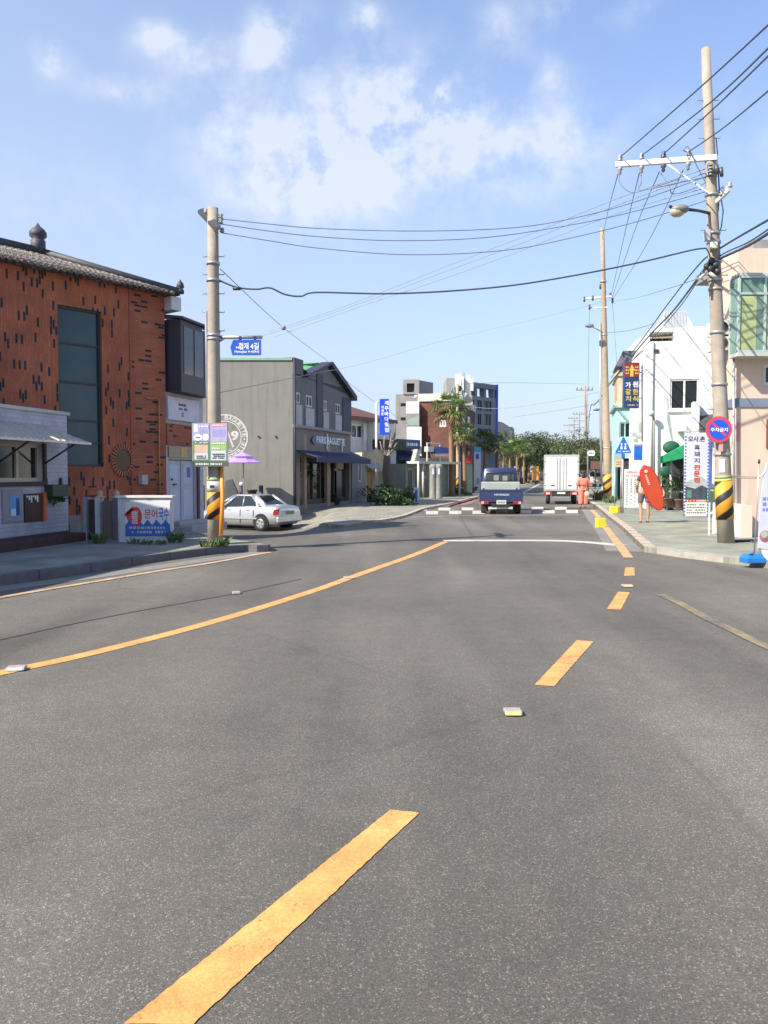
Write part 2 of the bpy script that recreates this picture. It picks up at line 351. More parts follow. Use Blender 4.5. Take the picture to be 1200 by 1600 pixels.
def scribble(m, f, a0, a1, c0, c1, rows, b, fill=.6, cell=.6, seed=0):
    """rows of small unreadable blocks standing for print too fine to read"""
    rd = random.Random(seed); h = (c1 - c0) / rows
    for r_ in range(rows):
        a = a0
        while a < a1 - h * .2:
            w = h * cell * rd.uniform(.5, 1.2)
            if rd.random() < .85: m.box(f, a, min(a + w, a1), b, b + .003, c0 + h * (r_ + .5 - fill / 2), c0 + h * (r_ + .5 + fill / 2 * rd.uniform(.7, 1)))
            a += w + h * .22
def window(parent, f, r, nx=2, ny=1, fm=FRAMEW, gm=GLASS, b=-.1, fw=.06, name='window', t=.06):
    a0, a1, c0, c1 = r; m = MB()
    m.box(f, a0, a1, b, b + t, c0, c0 + fw); m.box(f, a0, a1, b, b + t, c1 - fw, c1)
    m.box(f, a0, a0 + fw, b, b + t - .003, c0 + fw, c1 - fw); m.box(f, a1 - fw, a1, b, b + t - .003, c0 + fw, c1 - fw)
    for i in range(1, nx): x = a0 + (a1 - a0) * i / nx; m.box(f, x - fw * .5, x + fw * .5, b, b + t - .005, c0 + fw, c1 - fw)
    for i in range(1, ny): z = c0 + (c1 - c0) * i / ny; m.box(f, a0 + fw, a1 - fw, b, b + t - .009, z - fw * .4, z + fw * .4)
    o = m.build(name, fm, parent)
    p = MB(); p.box(f, a0 + .02, a1 - .02, b - .02, b + .012, c0 + .02, c1 - .02); p.build('pane', gm, o)
    return o
def bldg(parent, f, a0, a1, c0, c1, depth, holes, mat, name='wall', rev=.14):
    """a solid block whose front wall has real recessed openings"""
    m = MB(); As = sorted({a0, a1, *[h[0] for h in holes], *[h[1] for h in holes]}); Cs = sorted({c0, c1, *[h[2] for h in holes], *[h[3] for h in holes]})
    for i in range(len(As) - 1):
        for j in range(len(Cs) - 1):
            am, cmid = (As[i] + As[i + 1]) / 2, (Cs[j] + Cs[j + 1]) / 2
            b = -rev if any(h[0] < am < h[1] and h[2] < cmid < h[3] for h in holes) else 0
            m.face([f.pt(As[i], b, Cs[j]), f.pt(As[i + 1], b, Cs[j]), f.pt(As[i + 1], b, Cs[j + 1]), f.pt(As[i], b, Cs[j + 1])])
    for h in holes:
        q = [(h[0], h[2]), (h[1], h[2]), (h[1], h[3]), (h[0], h[3])]
        for k in range(4):
            (x, z), (x2, z2) = q[k], q[(k + 1) % 4]; m.face([f.pt(x, 0, z), f.pt(x2, 0, z2), f.pt(x2, -rev, z2), f.pt(x, -rev, z)])
    q = [(a0, c0), (a1, c0), (a1, c1), (a0, c1)]
    for k in range(4):
        (x, z), (x2, z2) = q[k], q[(k + 1) % 4]; m.face([f.pt(x, 0, z), f.pt(x2, 0, z2), f.pt(x2, -depth, z2), f.pt(x, -depth, z)])
    m.face([f.pt(x, -depth, z) for x, z in q])
    return m.build(name, mat, parent, recalc=False)
def sheet(name, pts, off, mat, grid=1.0, skirt=0.0, kind='structure', clipdip=True):
    """a flat polygon laid on the ground, following its dip"""
    b = bmesh.new(); vs = [b.verts.new((p[0], p[1], 0)) for p in pts]; b.faces.new(vs); b.normal_update(); bmesh.ops.triangulate(b, faces=b.faces)
    xs = [p[0] for p in pts]; ys = [p[1] for p in pts]
    if max(ys) > 20 and min(ys) < 40 and min(xs) < -1.2:
        for ax, lo, hi in ((0, max(min(xs), -12), min(max(xs), 0)), (1, max(min(ys), 19), min(max(ys), 39))):
            t = math.ceil(lo / grid) * grid
            while t < hi:
                co = Vector((t, 0, 0)) if ax == 0 else Vector((0, t, 0)); no = Vector((1, 0, 0)) if ax == 0 else Vector((0, 1, 0))
                bmesh.ops.bisect_plane(b, geom=b.verts[:] + b.edges[:] + b.faces[:], plane_co=co, plane_no=no, dist=.0001); t += grid
    for v in b.verts: v.co.z = zg(v.co.x, v.co.y) + off
    b.normal_update()
    for f in b.faces:
        if f.normal.z < 0: f.normal_flip()
    b.normal_update()
    if skirt:
        low = {}
        for e in [e for e in b.edges if len(e.link_faces) == 1]:
            l = e.link_loops[0]; v1, v2 = l.vert, l.link_loop_next.vert
            for v in (v1, v2):
                if v not in low: low[v] = b.verts.new((v.co.x, v.co.y, v.co.z - skirt))
            b.faces.new((v2, v1, low[v1], low[v2]))
        b.normal_update()
    me = bpy.data.meshes.new(name); b.to_mesh(me); b.free(); me.materials.append(mat)
    uv = me.uv_layers.new(name='UVMap')
    for l in me.loops: uv.data[l.index].uv = me.vertices[l.vertex_index].co.xy
    o = bpy.data.objects.new(name, me); link(o)
    if kind: o['kind'] = kind
    return o
def strip(name, line, w, off, mat, skirt=0, side=0, kind='structure'):
    """a band of width w along a ground polyline of world points"""
    L_ = []; R_ = []
    for i, p in enumerate(line):
        d = (Vector(line[min(i + 1, len(line) - 1)][:2]) - Vector(line[max(i - 1, 0)][:2])).normalized(); n = Vector((-d.y, d.x))
        q = Vector(p[:2]); L_.append(q + n * w * (.5 + side * .5)); R_.append(q - n * w * (.5 - side * .5))
    return sheet(name, L_ + R_[::-1], off, mat, skirt=skirt, kind=kind)
def ragged(pts, amp=.003, step=.03, seed=1):
    rd = random.Random(seed); out = []
    for i in range(len(pts)):
        a, b = Vector(pts[i][:2]), Vector(pts[(i + 1) % len(pts)][:2]); n = max(1, int((b - a).length / step)); d = (b - a).normalized(); q = Vector((-d.y, d.x))
        out += [a + (b - a) * k / n + q * rd.uniform(-amp, amp) for k in range(n)]
    return out
def smoothline(pts, n=6):
    out = []
    for i in range(len(pts) - 1):
        p0, p1, p2, p3 = pts[max(i - 1, 0)], pts[i], pts[i + 1], pts[min(i + 2, len(pts) - 1)]
        for k in range(n):
            t = k / n; out.append(.5 * ((2 * p1) + (p2 - p0) * t + (2 * p0 - 5 * p1 + 4 * p2 - p3) * t * t + (3 * p1 - p0 - 3 * p2 + p3) * t ** 3))
    return out + [pts[-1]]
def copy_tree(o, parent=None):
    c = o.copy(); COL.objects.link(c)
    if parent is not None: c.parent = parent
    for ch in list(o.children): copy_tree(ch, c)
    return c
def foliage(m, c, r, n, size, rd, flat=1.0, lobes=9, sz=(1, 1, 1)):
    """leaf clusters spread through several lobes around c"""
    lob = [(Vector((rd.gauss(0, .45) * r * sz[0], rd.gauss(0, .45) * r * sz[1], rd.gauss(0, .38) * r * sz[2] * flat)), r * rd.uniform(.28, .55)) for _ in range(lobes)]
    for _ in range(n):
        lc, lr = rd.choice(lob); d = Vector((rd.gauss(0, 1), rd.gauss(0, 1), rd.gauss(0, 1))).normalized() * lr * rd.uniform(.55, 1.05)
        p = Vector(c) + lc + Vector((d.x, d.y, d.z * .85)); nx = Vector((rd.gauss(0, 1), rd.gauss(0, 1), rd.gauss(0, 1) + .6)).normalized()
        a = nx.orthogonal().normalized(); a = Matrix.Rotation(rd.uniform(0, 6.28), 3, nx) @ a; b = nx.cross(a); s = size * rd.uniform(.6, 1.4)
        m.face([p - a * s, p - b * s * .45, p + a * s, p + b * s * .45])
def tuft(m, c, rad, n, h, rd):
    """grass-like blades and broad weeds"""
    for _ in range(n):
        a = rd.uniform(0, 6.28); q = Vector(c) + Vector((math.cos(a), math.sin(a), 0)) * rad * math.sqrt(rd.random())
        d = Vector((math.cos(a + rd.gauss(0, .8)), math.sin(a + rd.gauss(0, .8)), 0)); hh = h * rd.uniform(.4, 1.1); w = hh * rd.uniform(.07, .2)
        s = Vector((-d.y, d.x, 0)) * w; t = q + d * hh * .5 + Vector((0, 0, hh)); k = q + d * hh * .2 + Vector((0, 0, hh * .6))
        m.face([q - s * .5, q + s * .5, k + s, k - s]); m.face([k - s, k + s, t])
# ------------------------------------------------------------------ the setting: ground, road, pavements, paint
ASPH = road_material()
PAVE = brickmat('paving_blocks', (.25, .26, .215), (.21, .225, .19), (.16, .17, .15), .22, .11, msize=.006)
PAVER = brickmat('right_paving_blocks', (.26, .27, .215), (.22, .235, .185), (.17, .18, .15), .22, .11, msize=.006)
PAVEP = brickmat('pale_paving_blocks', (.27, .255, .205), (.235, .225, .18), (.16, .15, .12), .3, .3, msize=.008)
KERB = M('kerb_concrete', (.12, .115, .12), .85, .2, 6, bump=.3)
KERBP = M('pale_kerb', (.42, .35, .28), .85, .2, 6, bump=.3)
GRND = M('dry_ground', (.13, .13, .07), .95, .35, .3)
YEL = paint_material('yellow_road_paint', (.78, .36, .11), .415)
YELW = paint_material('worn_yellow_paint', (.58, .36, .17), .42)
YELF = paint_material('faint_yellow_paint', (.28, .225, .125), .5)
WHP = paint_material('white_road_paint', (.56, .53, .46), .40)
PEACH = paint_material('faded_edge_paint', (.55, .39, .25), .43)

# the ground reaches the horizon; a finer patch of it follows the falling side street
sheet('ground', [(-1500, -300), (1500, -300), (1500, 2500), (-1500, 2500)], -0.03, GRND)
sheet('road', [(-45, -8), (45, -8), (45, 19.0), (14, 24), (11, 36), (-1, 37.2), (-20, 37.2), (-45, 37.2)], 0.0, ASPH)
rl = [GP(*q) for q in ((640, 804), (700, 789), (760, 771), (805, 761), (850, 750.5), (860, 746))]
rr = [GP(*q) for q in ((950, 804), (915, 780), (898, 765), (885, 754), (876, 747))]
sheet('road', [(-1, 36.9), *[(p.x, p.y) for p in rl], *[(p.x, p.y) for p in rr[::-1]], (11.5, 36.9)], -0.004, ASPH)

# left pavement in front of the brick house
kl = smoothline([Vector(p[:2]).to_3d() for p in [GP(*q, .13) for q in ((-420, 990), (-150, 922), (0, 897), (90, 886), (180, 873), (260, 862.5), (330, 854.5), (385, 851), (408, 851.5), (404, 848), (370, 843), (330, 838))]], 5)
sheet('pavement', [(p.x, p.y) for p in kl] + [(-5.6, 22.5), (-9, 24), (-22, 24), (-22, 4)], .13, PAVE, skirt=.17)
strip('kerb', [p for p in kl[:46]], .16, .136, KERB, skirt=.18, side=-1)
gl = smoothline([GP(*q) for q in ((-350, 1008), (-120, 938), (0, 917), (120, 901), (240, 884), (330, 871), (400, 862))], 4)
strip('gutter', gl, .42, .004, M('gutter_concrete', (.19, .185, .17), .85, .15, 5), side=-1)
el = smoothline([GP(*q) for q in ((-350, 1030), (-120, 956), (0, 934), (120, 914), (240, 894), (330, 880), (400, 867), (424, 863))], 4)
strip('edge_line', el, .13, .008, PEACH)
def joints(line, w, z0, z1, side, every=1.0):
    m = MB(); acc = 0
    for i in range(len(line) - 1):
        a, b = Vector(line[i][:2]), Vector(line[i + 1][:2]); L0 = (b - a).length; d = (b - a).normalized(); n = Vector((-d.y, d.x)) * side
        t_ = every - acc
        while t_ < L0:
            q = a + d * t_; e = d * .009
            m.hexa([Vector((*(q + n * k + e * s_), z)) for z in (z0, z1) for k, s_ in ((-.004, -1), (-.004, 1), (w + .003, 1), (w + .003, -1))]); t_ += every
        acc = (acc + L0) % every
    o = m.build('kerb_joints', M('joint_dark', (.05, .05, .05), .9)); o['kind'] = 'structure'
joints(kl[:44], .16, -.02, .139, -1)
# left pavement of the next block
k2 = smoothline([GP(*q, .05) for q in ((330, 824), (400, 826), (470, 825), (520, 820), (580, 814), (625, 806), (660, 794), (700, 786.5), (740, 776.5), (790, 764), (850, 750.5))], 4)
sheet('pavement', [(p.x, p.y) for p in k2] + [(-20, 280), (-30, 280), (-30, 36), (-14, 36), (-12, 31)], .06, PAVEP, skirt=.1)
strip('kerb', k2[16:], .18, .075, KERBP, skirt=.1, side=-1)
# reddish lay-by strip
rb = [GP(*q) for q in ((690, 791), (712, 786), (748, 776.5), (750, 781), (735, 788), (705, 792))]
sheet('cycle_strip', [(p.x, p.y) for p in rb], .008, M('red_asphalt', (.24, .13, .11), .85, .2, 3))
# right pavement
ko = [GP(*q, .12) for q in ((905, 775), (930, 789), (950, 805), (970, 820), (992, 840), (1007, 853.5))]
kf = [GP(*q, .05) for q in ((1018, 860), (1060, 866.5), (1130, 875), (1180, 881), (1300, 897), (1600, 940))]
kr = smoothline(ko, 4)
sheet('pavement', [(p.x, p.y) for p in kr] + [(p.x, p.y) for p in kf] + [(30, 9), (30, 60), (24, 120)], .11, PAVER, skirt=.13)
strip('kerb', kr, .2, .125, KERBP, skirt=.14, side=1)
joints(kr, .2, -.01, .128, 1)
strip('kerb', smoothline([ko[-1]] + kf, 4), .3, .112, M('dropped_kerb', (.33, .31, .27), .85, .2, 6, bump=.3), skirt=.12, side=1)
gr = smoothline([GP(*q) for q in ((925, 796), (940, 812), (958, 830), (976, 852), (984, 862))], 4)
strip('gutter', gr, .9, .003, M('gutter_concrete', (.19, .185, .17)), side=0)
# paint
cl = smoothline([GP(*q) for q in ((-420, 1180), (-160, 1092), (0, 1052), (100, 1031), (200, 1007), (300, 981), (400, 952), (500, 920), (545, 903.5), (600, 884), (650, 866), (695, 847))], 5)
strip('centre_line', cl, .155, .004, YEL)
strip('stop_line', smoothline([GP(*q) for q in ((692, 845.3), (780, 845), (870, 845.5), (920, 848), (970, 852.5))], 4), .45, .008, WHP)
for q in (((193, 1602), (302, 1602), (655, 1271), (610, 1266)), ((835, 1071), (866, 1073), (927, 1003), (901, 1001)), ((948, 952), (970, 953), (984, 926), (966, 925)), ((975, 900), (992, 899.5), (991, 887), (977, 887))):
    sheet('lane_dash', ragged([GP(*k)[:2] for k in q], .0025, .025, int(q[0][0])), .004, YEL)
strip('edge_line', smoothline([GP(*q) for q in ((982, 872), (972, 858), (952, 832), (938, 812), (925, 797))], 4), .18, .0095, YELW)
strip('edge_line', smoothline([GP(*q) for q in ((1290, 1052), (1200, 1012), (1150, 988), (1100, 964), (1060, 942), (1030, 929))], 4), .12, .008, YELF)
strip('road_seam', smoothline([GP(*q) for q in ((-200, 1040), (0, 1000), (100, 978), (200, 958), (300, 940), (370, 927), (470, 905))], 4), .03, .005, M('tar_seam', (.065, .062, .06), .7, .2, 8))
def gquad(y0, y1, x0, x1):
    return [GP(x0, y1)[:2], GP(x1, y1)[:2], GP(x1, y0)[:2], GP(x0, y0)[:2]]
for i in range(8):
    xn = 884 - i * 36.4; xf = 867 - i * 36.4; s = i * .28
    sheet('crosswalk_block', ragged(gquad(797.0 + s, 802.4 + s, xn, xn + 19), .012, .1, i), .009, WHP)
    sheet('crosswalk_block', ragged(gquad(792.2 + s, 796.6 + s, xf, xf + 18.6), .012, .1, i + 20), .009, WHP)
strip('stop_line', [GP(600, 809), GP(700, 806.5), GP(905, 804.5)], .2, .007, PEACH)
strip('centre_line', [GP(811, 773), GP(829, 764), GP(849, 753)], .3, .008, WHP)
strip('edge_line', [GP(700, 792), GP(760, 775), GP(808, 762), GP(850, 752)], .22, .008, PEACH)

# reflective studs
def stud(px, py, label, col, gap, rz=0, w=.11):
    p = GP(px, py); t = thing('road_stud', label, 'road stud', (p.x, p.y, .008), rz, 'road studs')
    m = MB(); f = MW[t.name]
    prof = [(-.06, 0), (.06, 0), (.045, .025), (-.045, .025)]
    vs = [Vector((x, y, z)) for x in (-w, w) for y, z in prof]
    m.mesh(vs, [(0, 1, 2, 3), (7, 6, 5, 4), (0, 4, 5, 1), (1, 5, 6, 2), (2, 6, 7, 3), (3, 7, 4, 0)], False); m.build('body', M('stud_metal', (.36, .33, .28), .5, .2, 20), t, .006, local=True)
    m = MB(); m.mesh([Vector((x, -.062 + .0125 * k, .003 + .018 * k)) for k, x in ((0, -w * .8), (0, w * .8), (1, w * .8), (1, -w * .8))], [(0, 1, 2, 3)]); m.build('reflector', col, t, local=True)
AMB = M('amber_reflector', (.8, .4, .15), .3); CLR = M('clear_reflector', (.5, .5, .48), .4)
stud(801, 1116, 'amber road stud in the gap between the two nearest yellow dashes', AMB, 0, 0, .055)
stud(26, 1047, 'white road stud on the solid yellow centre line at the far left', CLR, 0, R(10), .07)
stud(545, 904, 'road stud near the middle of the solid yellow centre line', AMB, 0, R(20), .07)
stud(980, 917, 'road stud between the two farthest yellow dashes on the right', AMB, 0, 0, .07)
stud(369, 928, 'pale road stud alone in the left lane near the dark tar seam', M('dull_reflector', (.25, .22, .18), .6), 0, R(15), .05)

# ------------------------------------------------------------------ left: white tiled house
ZL = .13
f = Fr((-6.95, 18.3, 0), (.45, 2.3)); TILE = brickmat('white_tile', (.50, .50, .55), (.46, .46, .51), (.36, .36, .40), .18, .09, msize=.006)
t = thing('tiled_house', 'low white tiled house with a tin canopy at the left edge', 'house', (-6.95, 18.3, ZL))
r1 = f.R(-6, 692, 66, 753)
hb = bldg(t, f, -13, 0, -.1, 2.82, .9, [r1], TILE)
part('unseen_shadow_block', TILE, t, lambda m: (m.box(f, -13, -3.4, -5, -.004, 2.6, 4.15), m.box(f, -13.1, -3.3, -5.1, .1, 4.152, 4.25)))  # unseen block added above the low house so its shadow reaches the road
part('coping', M('grey_coping', (.5, .49, .5), .8), t, lambda m: m.box(f, -3.39, .05, -.95, .05, 2.821, 2.89))
window(t, f, r1, 2, 1, M('beige_frame', (.48, .42, .33), .6), GLASS, b=-.12, fw=.08)
part('window_surround', M('dark_brown_wood', (.05, .035, .03), .7), t, lambda m: [m.box(f, r1[0], r1[1] + .09, .003, .05, r1[2] - .09, r1[2]), m.box(f, r1[1], r1[1] + .09, .003, .05, r1[2], r1[3] + .02)])
def cnp(m):
    m.hexa([f.pt(-6, .004, 2.5), f.pt(-.75, .004, 2.5), f.pt(-.45, .85, 2.16), f.pt(-6, .85, 2.16), f.pt(-6, .004, 2.54), f.pt(-.75, .004, 2.54), f.pt(-.45, .85, 2.2), f.pt(-6, .85, 2.2)])
    for i in range(28): a = -6 + i * .19; m.hexa([f.pt(a, .01, 2.54), f.pt(a + .05, .01, 2.54), f.pt(a + .05, .85, 2.2), f.pt(a, .85, 2.2), f.pt(a, .01, 2.56), f.pt(a + .05, .01, 2.56), f.pt(a + .05, .85, 2.22), f.pt(a, .85, 2.22)])
cn_ = part('canopy', M('tin_canopy', (.62, .58, .5), .45, .1, 6, metal=.3), t, cnp)
part('bracket', DARKM, cn_, lambda m: m.tube([f.pt(-.9, .02, 1.75), f.pt(-.75, .7, 2.2)], .02))
part('bracket', DARKM, cn_, lambda m: m.tube([f.pt(-2.4, .02, 1.75), f.pt(-2.4, .75, 2.2)], .02))
part('step', M('dark_brick_step', (.07, .035, .03), .9, .25, 8, bump=.4), t, lambda m: m.box(f, -8, .25, .004, .75, -.05, .30), .02)
r = f.R(4, 764, 36, 816, .02)
t = thing('notice_board', 'grey notice panel with a blue and white poster under the window of the tiled house', 'notice board', f.pt(r[0], .01, r[2]))
quickbox('board', M('grey_board', (.3, .29, .3), .7), t, f, r, .003, .03)
quickbox('poster', M('blue_poster', (.1, .32, .62), .5), t, f, f.R(15, 774, 31, 808, .03), .031, .036)
quickbox('poster_patch', M('pale_poster', (.6, .65, .7), .5), t, f, f.R(17, 795, 24, 806, .03), .037, .04)
quickbox('poster_patch', M('navy_patch', (.03, .06, .2), .5), t, f, f.R(25, 778, 30, 805, .03), .037, .04)
r = f.R(38, 771, 66, 815, .02)
t = thing('display_case', 'dark brown display case with an orange side on the tiled house wall', 'display case', f.pt(r[0], .01, r[2]))
quickbox('board', M('dark_red_board', (.07, .03, .025), .6), t, f, r, .003, .03)
quickbox('frame', M('orange_frame', (.65, .14, .05), .5), t, f, (r[1], r[1] + .10, r[2], r[3] + .02), .003, .07)
part('lettering', WHITE, t, lambda m: [m.box(f, r[0] + .06 + i * .07, r[0] + .11 + i * .07, .031, .034, r[3] - .08 - .05 * ((i * 7) % 3), r[3] - .04) for i in range(6)])
r = f.R(76, 757, 101, 776, .1)
t = thing('wall_planter', 'green planter box hanging on the right end of the tiled house wall', 'planter', f.pt(r[0], .01, r[2]))
part('box', M('green_box', (.035, .07, .04), .6), t, lambda m: [m.box(f, r[0], r[1], .003, .2, r[2], r[3]), m.box(f, r[0], r[0] + .05, .003, .06, r[3], r[3] + .14), m.box(f, r[1] - .05, r[1], .003, .06, r[3], r[3] + .14)], .01)
part('plants', leafmat('planter_leaf', (.02, .05, .015), (.06, .12, .03)), t, lambda m: foliage(m, f.pt((r[0] + r[1]) / 2, .12, r[2] - .06), .2, 120, .05, random.Random(1)), recalc=False)

# ------------------------------------------------------------------ brick house
f, w = F2(0, 17.6, 260, 21.0); BH = 1.55 + (740 - 410) * 17.6 / FPX
BRV = brickmat('stacked_brick', (.48, .135, .055), (.38, .098, .040), (.26, .11, .07), .21, .062, True, (.022, .022, .03), .84, 0.37, .008)
BRH = brickmat('coursed_brick', (.45, .135, .058), (.36, .10, .045), (.25, .11, .07), .20, .062, False, (.022, .022, .03), .86, .5, .008)
t = thing('brick_house', 'tall red brick house with black accent bricks and a tiled hip roof', 'house', f.pt(w, 0, ZL))
rw = f.R(92, 484, 160, 728)
rw = (rw[0], rw[1], f.hit(128, 729)[1], f.hit(128, 482)[1])
a203 = f.hit(204, 600)[0]
bldg(t, f, -7, a203, -.1, BH, 7, [rw], BRV)
m = MB(); m.box(f, a203, w, -7, .0, -.1, BH); m.build('wall', BRH, t)
part('pilaster_edge', M('edge_brick', (.36, .10, .045), .85), t, lambda m: m.box(f, a203 - .02, a203 + .03, .001, .02, 0, BH))
o = window(t, f, rw, 1, 1, DARKM, M('green_glass', (.028, .065, .072), .12, .35, .9), b=-.12, fw=.05)
part('transom', DARKM, o, lambda m: [m.box(f, rw[0] + .05, rw[1] - .05, -.12, -.075, f.hit(128, y)[1] - .025, f.hit(128, y)[1] + .025) for y in (538, 598, 657, 692)])
ra, rc = f.hit(191, 719)
o = part('round_window', M('brown_glass', (.06, .05, .02), .25), t, lambda m: m.disc(f, ra, rc, .21, .26, .012, .02))
def rosette(m):
    for k in range(26):
        q = 2 * math.pi * k / 26; c_, s_ = math.cos(q), math.sin(q)
        if abs(q - 0) < -1: continue
        p0 = (ra + .22 * c_, rc + .27 * s_); p1 = (ra + .33 * c_, rc + .39 * s_); ww = .018
        m.prism(f, [(p0[0] - s_ * ww, p0[1] + c_ * ww), (p1[0] - s_ * ww, p1[1] + c_ * ww), (p1[0] + s_ * ww, p1[1] - c_ * ww), (p0[0] + s_ * ww, p0[1] - c_ * ww)], .004, .05)
part('brick_surround', M('edge_brick2', (.42, .17, .10), .85, .25, 10), o, rosette)
# roof: eave along the wall, hip running back from the right corner up to the ridge
EV = BH + .02; eL, eR = f.pt(-7, .35, EV - .06), f.pt(w + .22, .35, EV - .06)
rR = P(60, 399, 20.2); q = rR - f.o; ra_, rb_, rz_ = q.dot(f.u), q.dot(f.n), rR.z
rL = f.pt(-7, rb_, rz_ + .25); bR = f.pt(w + .22, 2 * rb_ - .35, EV - .06); bL = f.pt(-7, 2 * rb_ - .35, EV - .06)
TILEM = brickmat('grey_roof_tile', (.26, .22, .19), (.10, .09, .085), (.04, .035, .035), .155, .22, msize=.02); TILED = M('dark_ridge_tile', (.055, .055, .065), .6, .3, 8)
def roofs(m):
    m.face([eL, eR, rR, rL]); m.face([eR, bR, rR]); m.face([bR, bL, rL, rR]); m.face([eL, bL, bR, eR])
    for k in range(84):
        a = -7 + .3 + k * .155
        if a > w + .15: break
        p0 = f.pt(a, .37, EV - .03)
        s = 1.0 if a <= ra_ else (w + .22 - a) / (w + .22 - ra_)
        p1 = f.pt(a, .35 + (rb_ - .35) * s, EV - .03 + (rz_ - EV + .06) * s)
        m.tube([p0, p1], .048, 6, True, True)
rf = part('roof', TILEM, t, roofs)
part('ridge', TILED, rf, lambda m: [m.tube([rL + Vector((0, 0, .05)), (rL + rR) / 2 + Vector((0, 0, .0)), rR + Vector((0, 0, .08))], .13, 8), m.tube([rR + Vector((0, 0, .1)), (rR + eR) / 2 + Vector((0, 0, .09)), eR + Vector((0, 0, .08))], .1, 8), m.tube([rR + Vector((0, 0, .1)), bR + Vector((0, 0, .05))], .1, 8)])
part('finial', TILED, rf, lambda m: (m.lathe(rR, [(.17, 0), (.17, .34), (.13, .38), (.2, .45), (.2, .54), (.14, .62), (.06, .68), (.0, .78)], 12)))
part('finial', TILED, rf, lambda m: (m.lathe(eR + Vector((0, 0, .05)), [(.09, 0), (.10, .07), (.06, .12), (.10, .16), (.08, .25), (.02, .32), (.0, .36)], 10)))
part('meter_box', M('box_grey', (.45, .46, .45), .5), t, lambda m: m.box(f, *f.R(216, 742, 225, 757)[:2], .003, .16, *f.R(216, 742, 225, 757)[2:]), .01)
part('gas_pipe', M('yellow_pipe', (.45, .30, .08), .5), t, lambda m: m.tube([f.pt(w - .25, .05, .2), f.pt(w - .25, .05, 3.4), f.pt(w - .6, .05, 3.4)], .02, 6))
part('fascia', M('white_fascia', (.62, .62, .6), .6), t, lambda m: [m.box(f, w + .002, w + .3, -5, .28, EV - .42, EV - .09)])

# ------------------------------------------------------------------ white side building with the double door
f2, w2 = F2(259, 21.15, 318, 23.2)
LILAC = M('pale_lilac_wall', (.50, .50, .54), .7, .08, 3, streak=.15)
t = thing('door_building', 'white side building with pale double doors and a dark bay window above', 'building', f2.pt(0, 0, ZL))
rd = f2.R(264, 718, 306, 832); rd = (rd[0], rd[1], .28, rd[3])
bldg(t, f2, -.0, w2, -.1, f2.hit(285, 520)[1], 3, [rd], LILAC)
rb = (0.02, w2 - .1, f2.hit(285, 617)[1], f2.hit(285, 510)[1])
def bay(m): m.box(f2, rb[0], rb[1], .003, .45, rb[2], rb[3])
by = part('bay_window', M('bay_frame', (.035, .035, .045), .5), t, bay)
part('pane', M('bay_glass', (.035, .05, .06), .08, .3, 1), by, lambda m: [m.box(f2, rb[0] + .15 + i * (rb[1] - rb[0] - .25) / 3, rb[0] + .05 + (i + 1) * (rb[1] - rb[0] - .25) / 3, .451, .46, rb[2] + .45, rb[3] - .15) for i in range(3)])
part('pane', M('bay_glass', (.035, .05, .06)), by, lambda m: m.box(f2, rb[1] + .001, rb[1] + .01, .08, .38, rb[2] + .45, rb[3] - .15))
part('roof', M('bay_roof', (.06, .06, .08), .6), by, lambda m: m.hexa([f2.pt(rb[0] - .08, .55, rb[3] + .001), f2.pt(rb[1] + .12, .55, rb[3] + .001), f2.pt(rb[1] + .12, .55, rb[3] + .06), f2.pt(rb[0] - .08, .55, rb[3] + .06), f2.pt(rb[0] - .08, -.2, rb[3] + .1), f2.pt(rb[1] + .12, -.2, rb[3] + .1), f2.pt(rb[1] + .12, -.2, rb[3] + .16), f2.pt(rb[0] - .08, -.2, rb[3] + .16)]))
rs = f2.R(262, 623, 310, 658, .1)
sg = quickbox('sign_panel', M('lilac_sign', (.58, .58, .66), .5), t, f2, rs, .003, .12)
part('lettering', M('ink', (.03, .03, .05), .6), sg, lambda m: [scribble(m, f2, rs[0] + .55, rs[0] + 1.0, rs[3] - .33, rs[3] - .12, 2, .121, seed=3), scribble(m, f2, rs[0] + .68, rs[0] + .8, rs[2] + .1, rs[2] + .22, 2, .121, seed=4)])
part('brick_band', BRH, t, lambda m: m.box(f2, .0, w2, .003, .05, f2.hit(285, 697)[1], f2.hit(285, 664)[1]))
rt = f2.R(262, 699, 304, 715)
tr = quickbox('transom_window', GLASS, t, f2, rt, .003, .03)
quickbox('poster', M('yellow_poster', (.6, .42, .12), .6), tr, f2, (rt[0] + .65, rt[0] + 1.0, rt[2], rt[3]), .031, .035)
DOORM = M('pale_blue_door', (.46, .52, .62), .5, .06)
for i in range(2):
    a0 = rd[0] + .03 + i * (rd[1] - rd[0]) / 2; a1 = a0 + (rd[1] - rd[0]) / 2 - .06
    d = part('door', LILAC, t, lambda m: m.box(f2, a0, a1, -.13, -.06, rd[2], rd[3] - .03), .006)
    part('panel', DOORM, d, lambda m: [m.box(f2, a0 + .1, a1 - .08, -.061, -.05, rd[2] + .12, rd[2] + .85), m.box(f2, a0 + .1, a1 - .08, -.061, -.05, rd[2] + 1.0, rd[3] - .14)])
    if i == 0: part('handle', DARKM, d, lambda m: [m.box(f2, a0 + .28, a0 + .42, -.05, -.01, 1.25, 1.29), m.ball(f2.pt(a0 + .2, -.03, 1.4), .03)])
    else: part('sticker', M('blue_sticker', (.06, .16, .4), .5), d, lambda m: m.box(f2, a0 + .3, a0 + .5, -.05, -.045, 1.45, 1.72))
part('jamb', M('red_brown_jamb', (.12, .05, .045), .6), t, lambda m: m.box(f2, rd[1] + .04, rd[1] + .14, .003, .06, .1, rd[3] + .1))
part('step', M('step_concrete', (.36, .35, .34), .85), t, lambda m: [m.box(f2, rd[0] - .1, w2, .003, .7, 0, .22), m.box(f2, rd[0] - .1, rd[1], .003, .35, .22, .32)], .015)

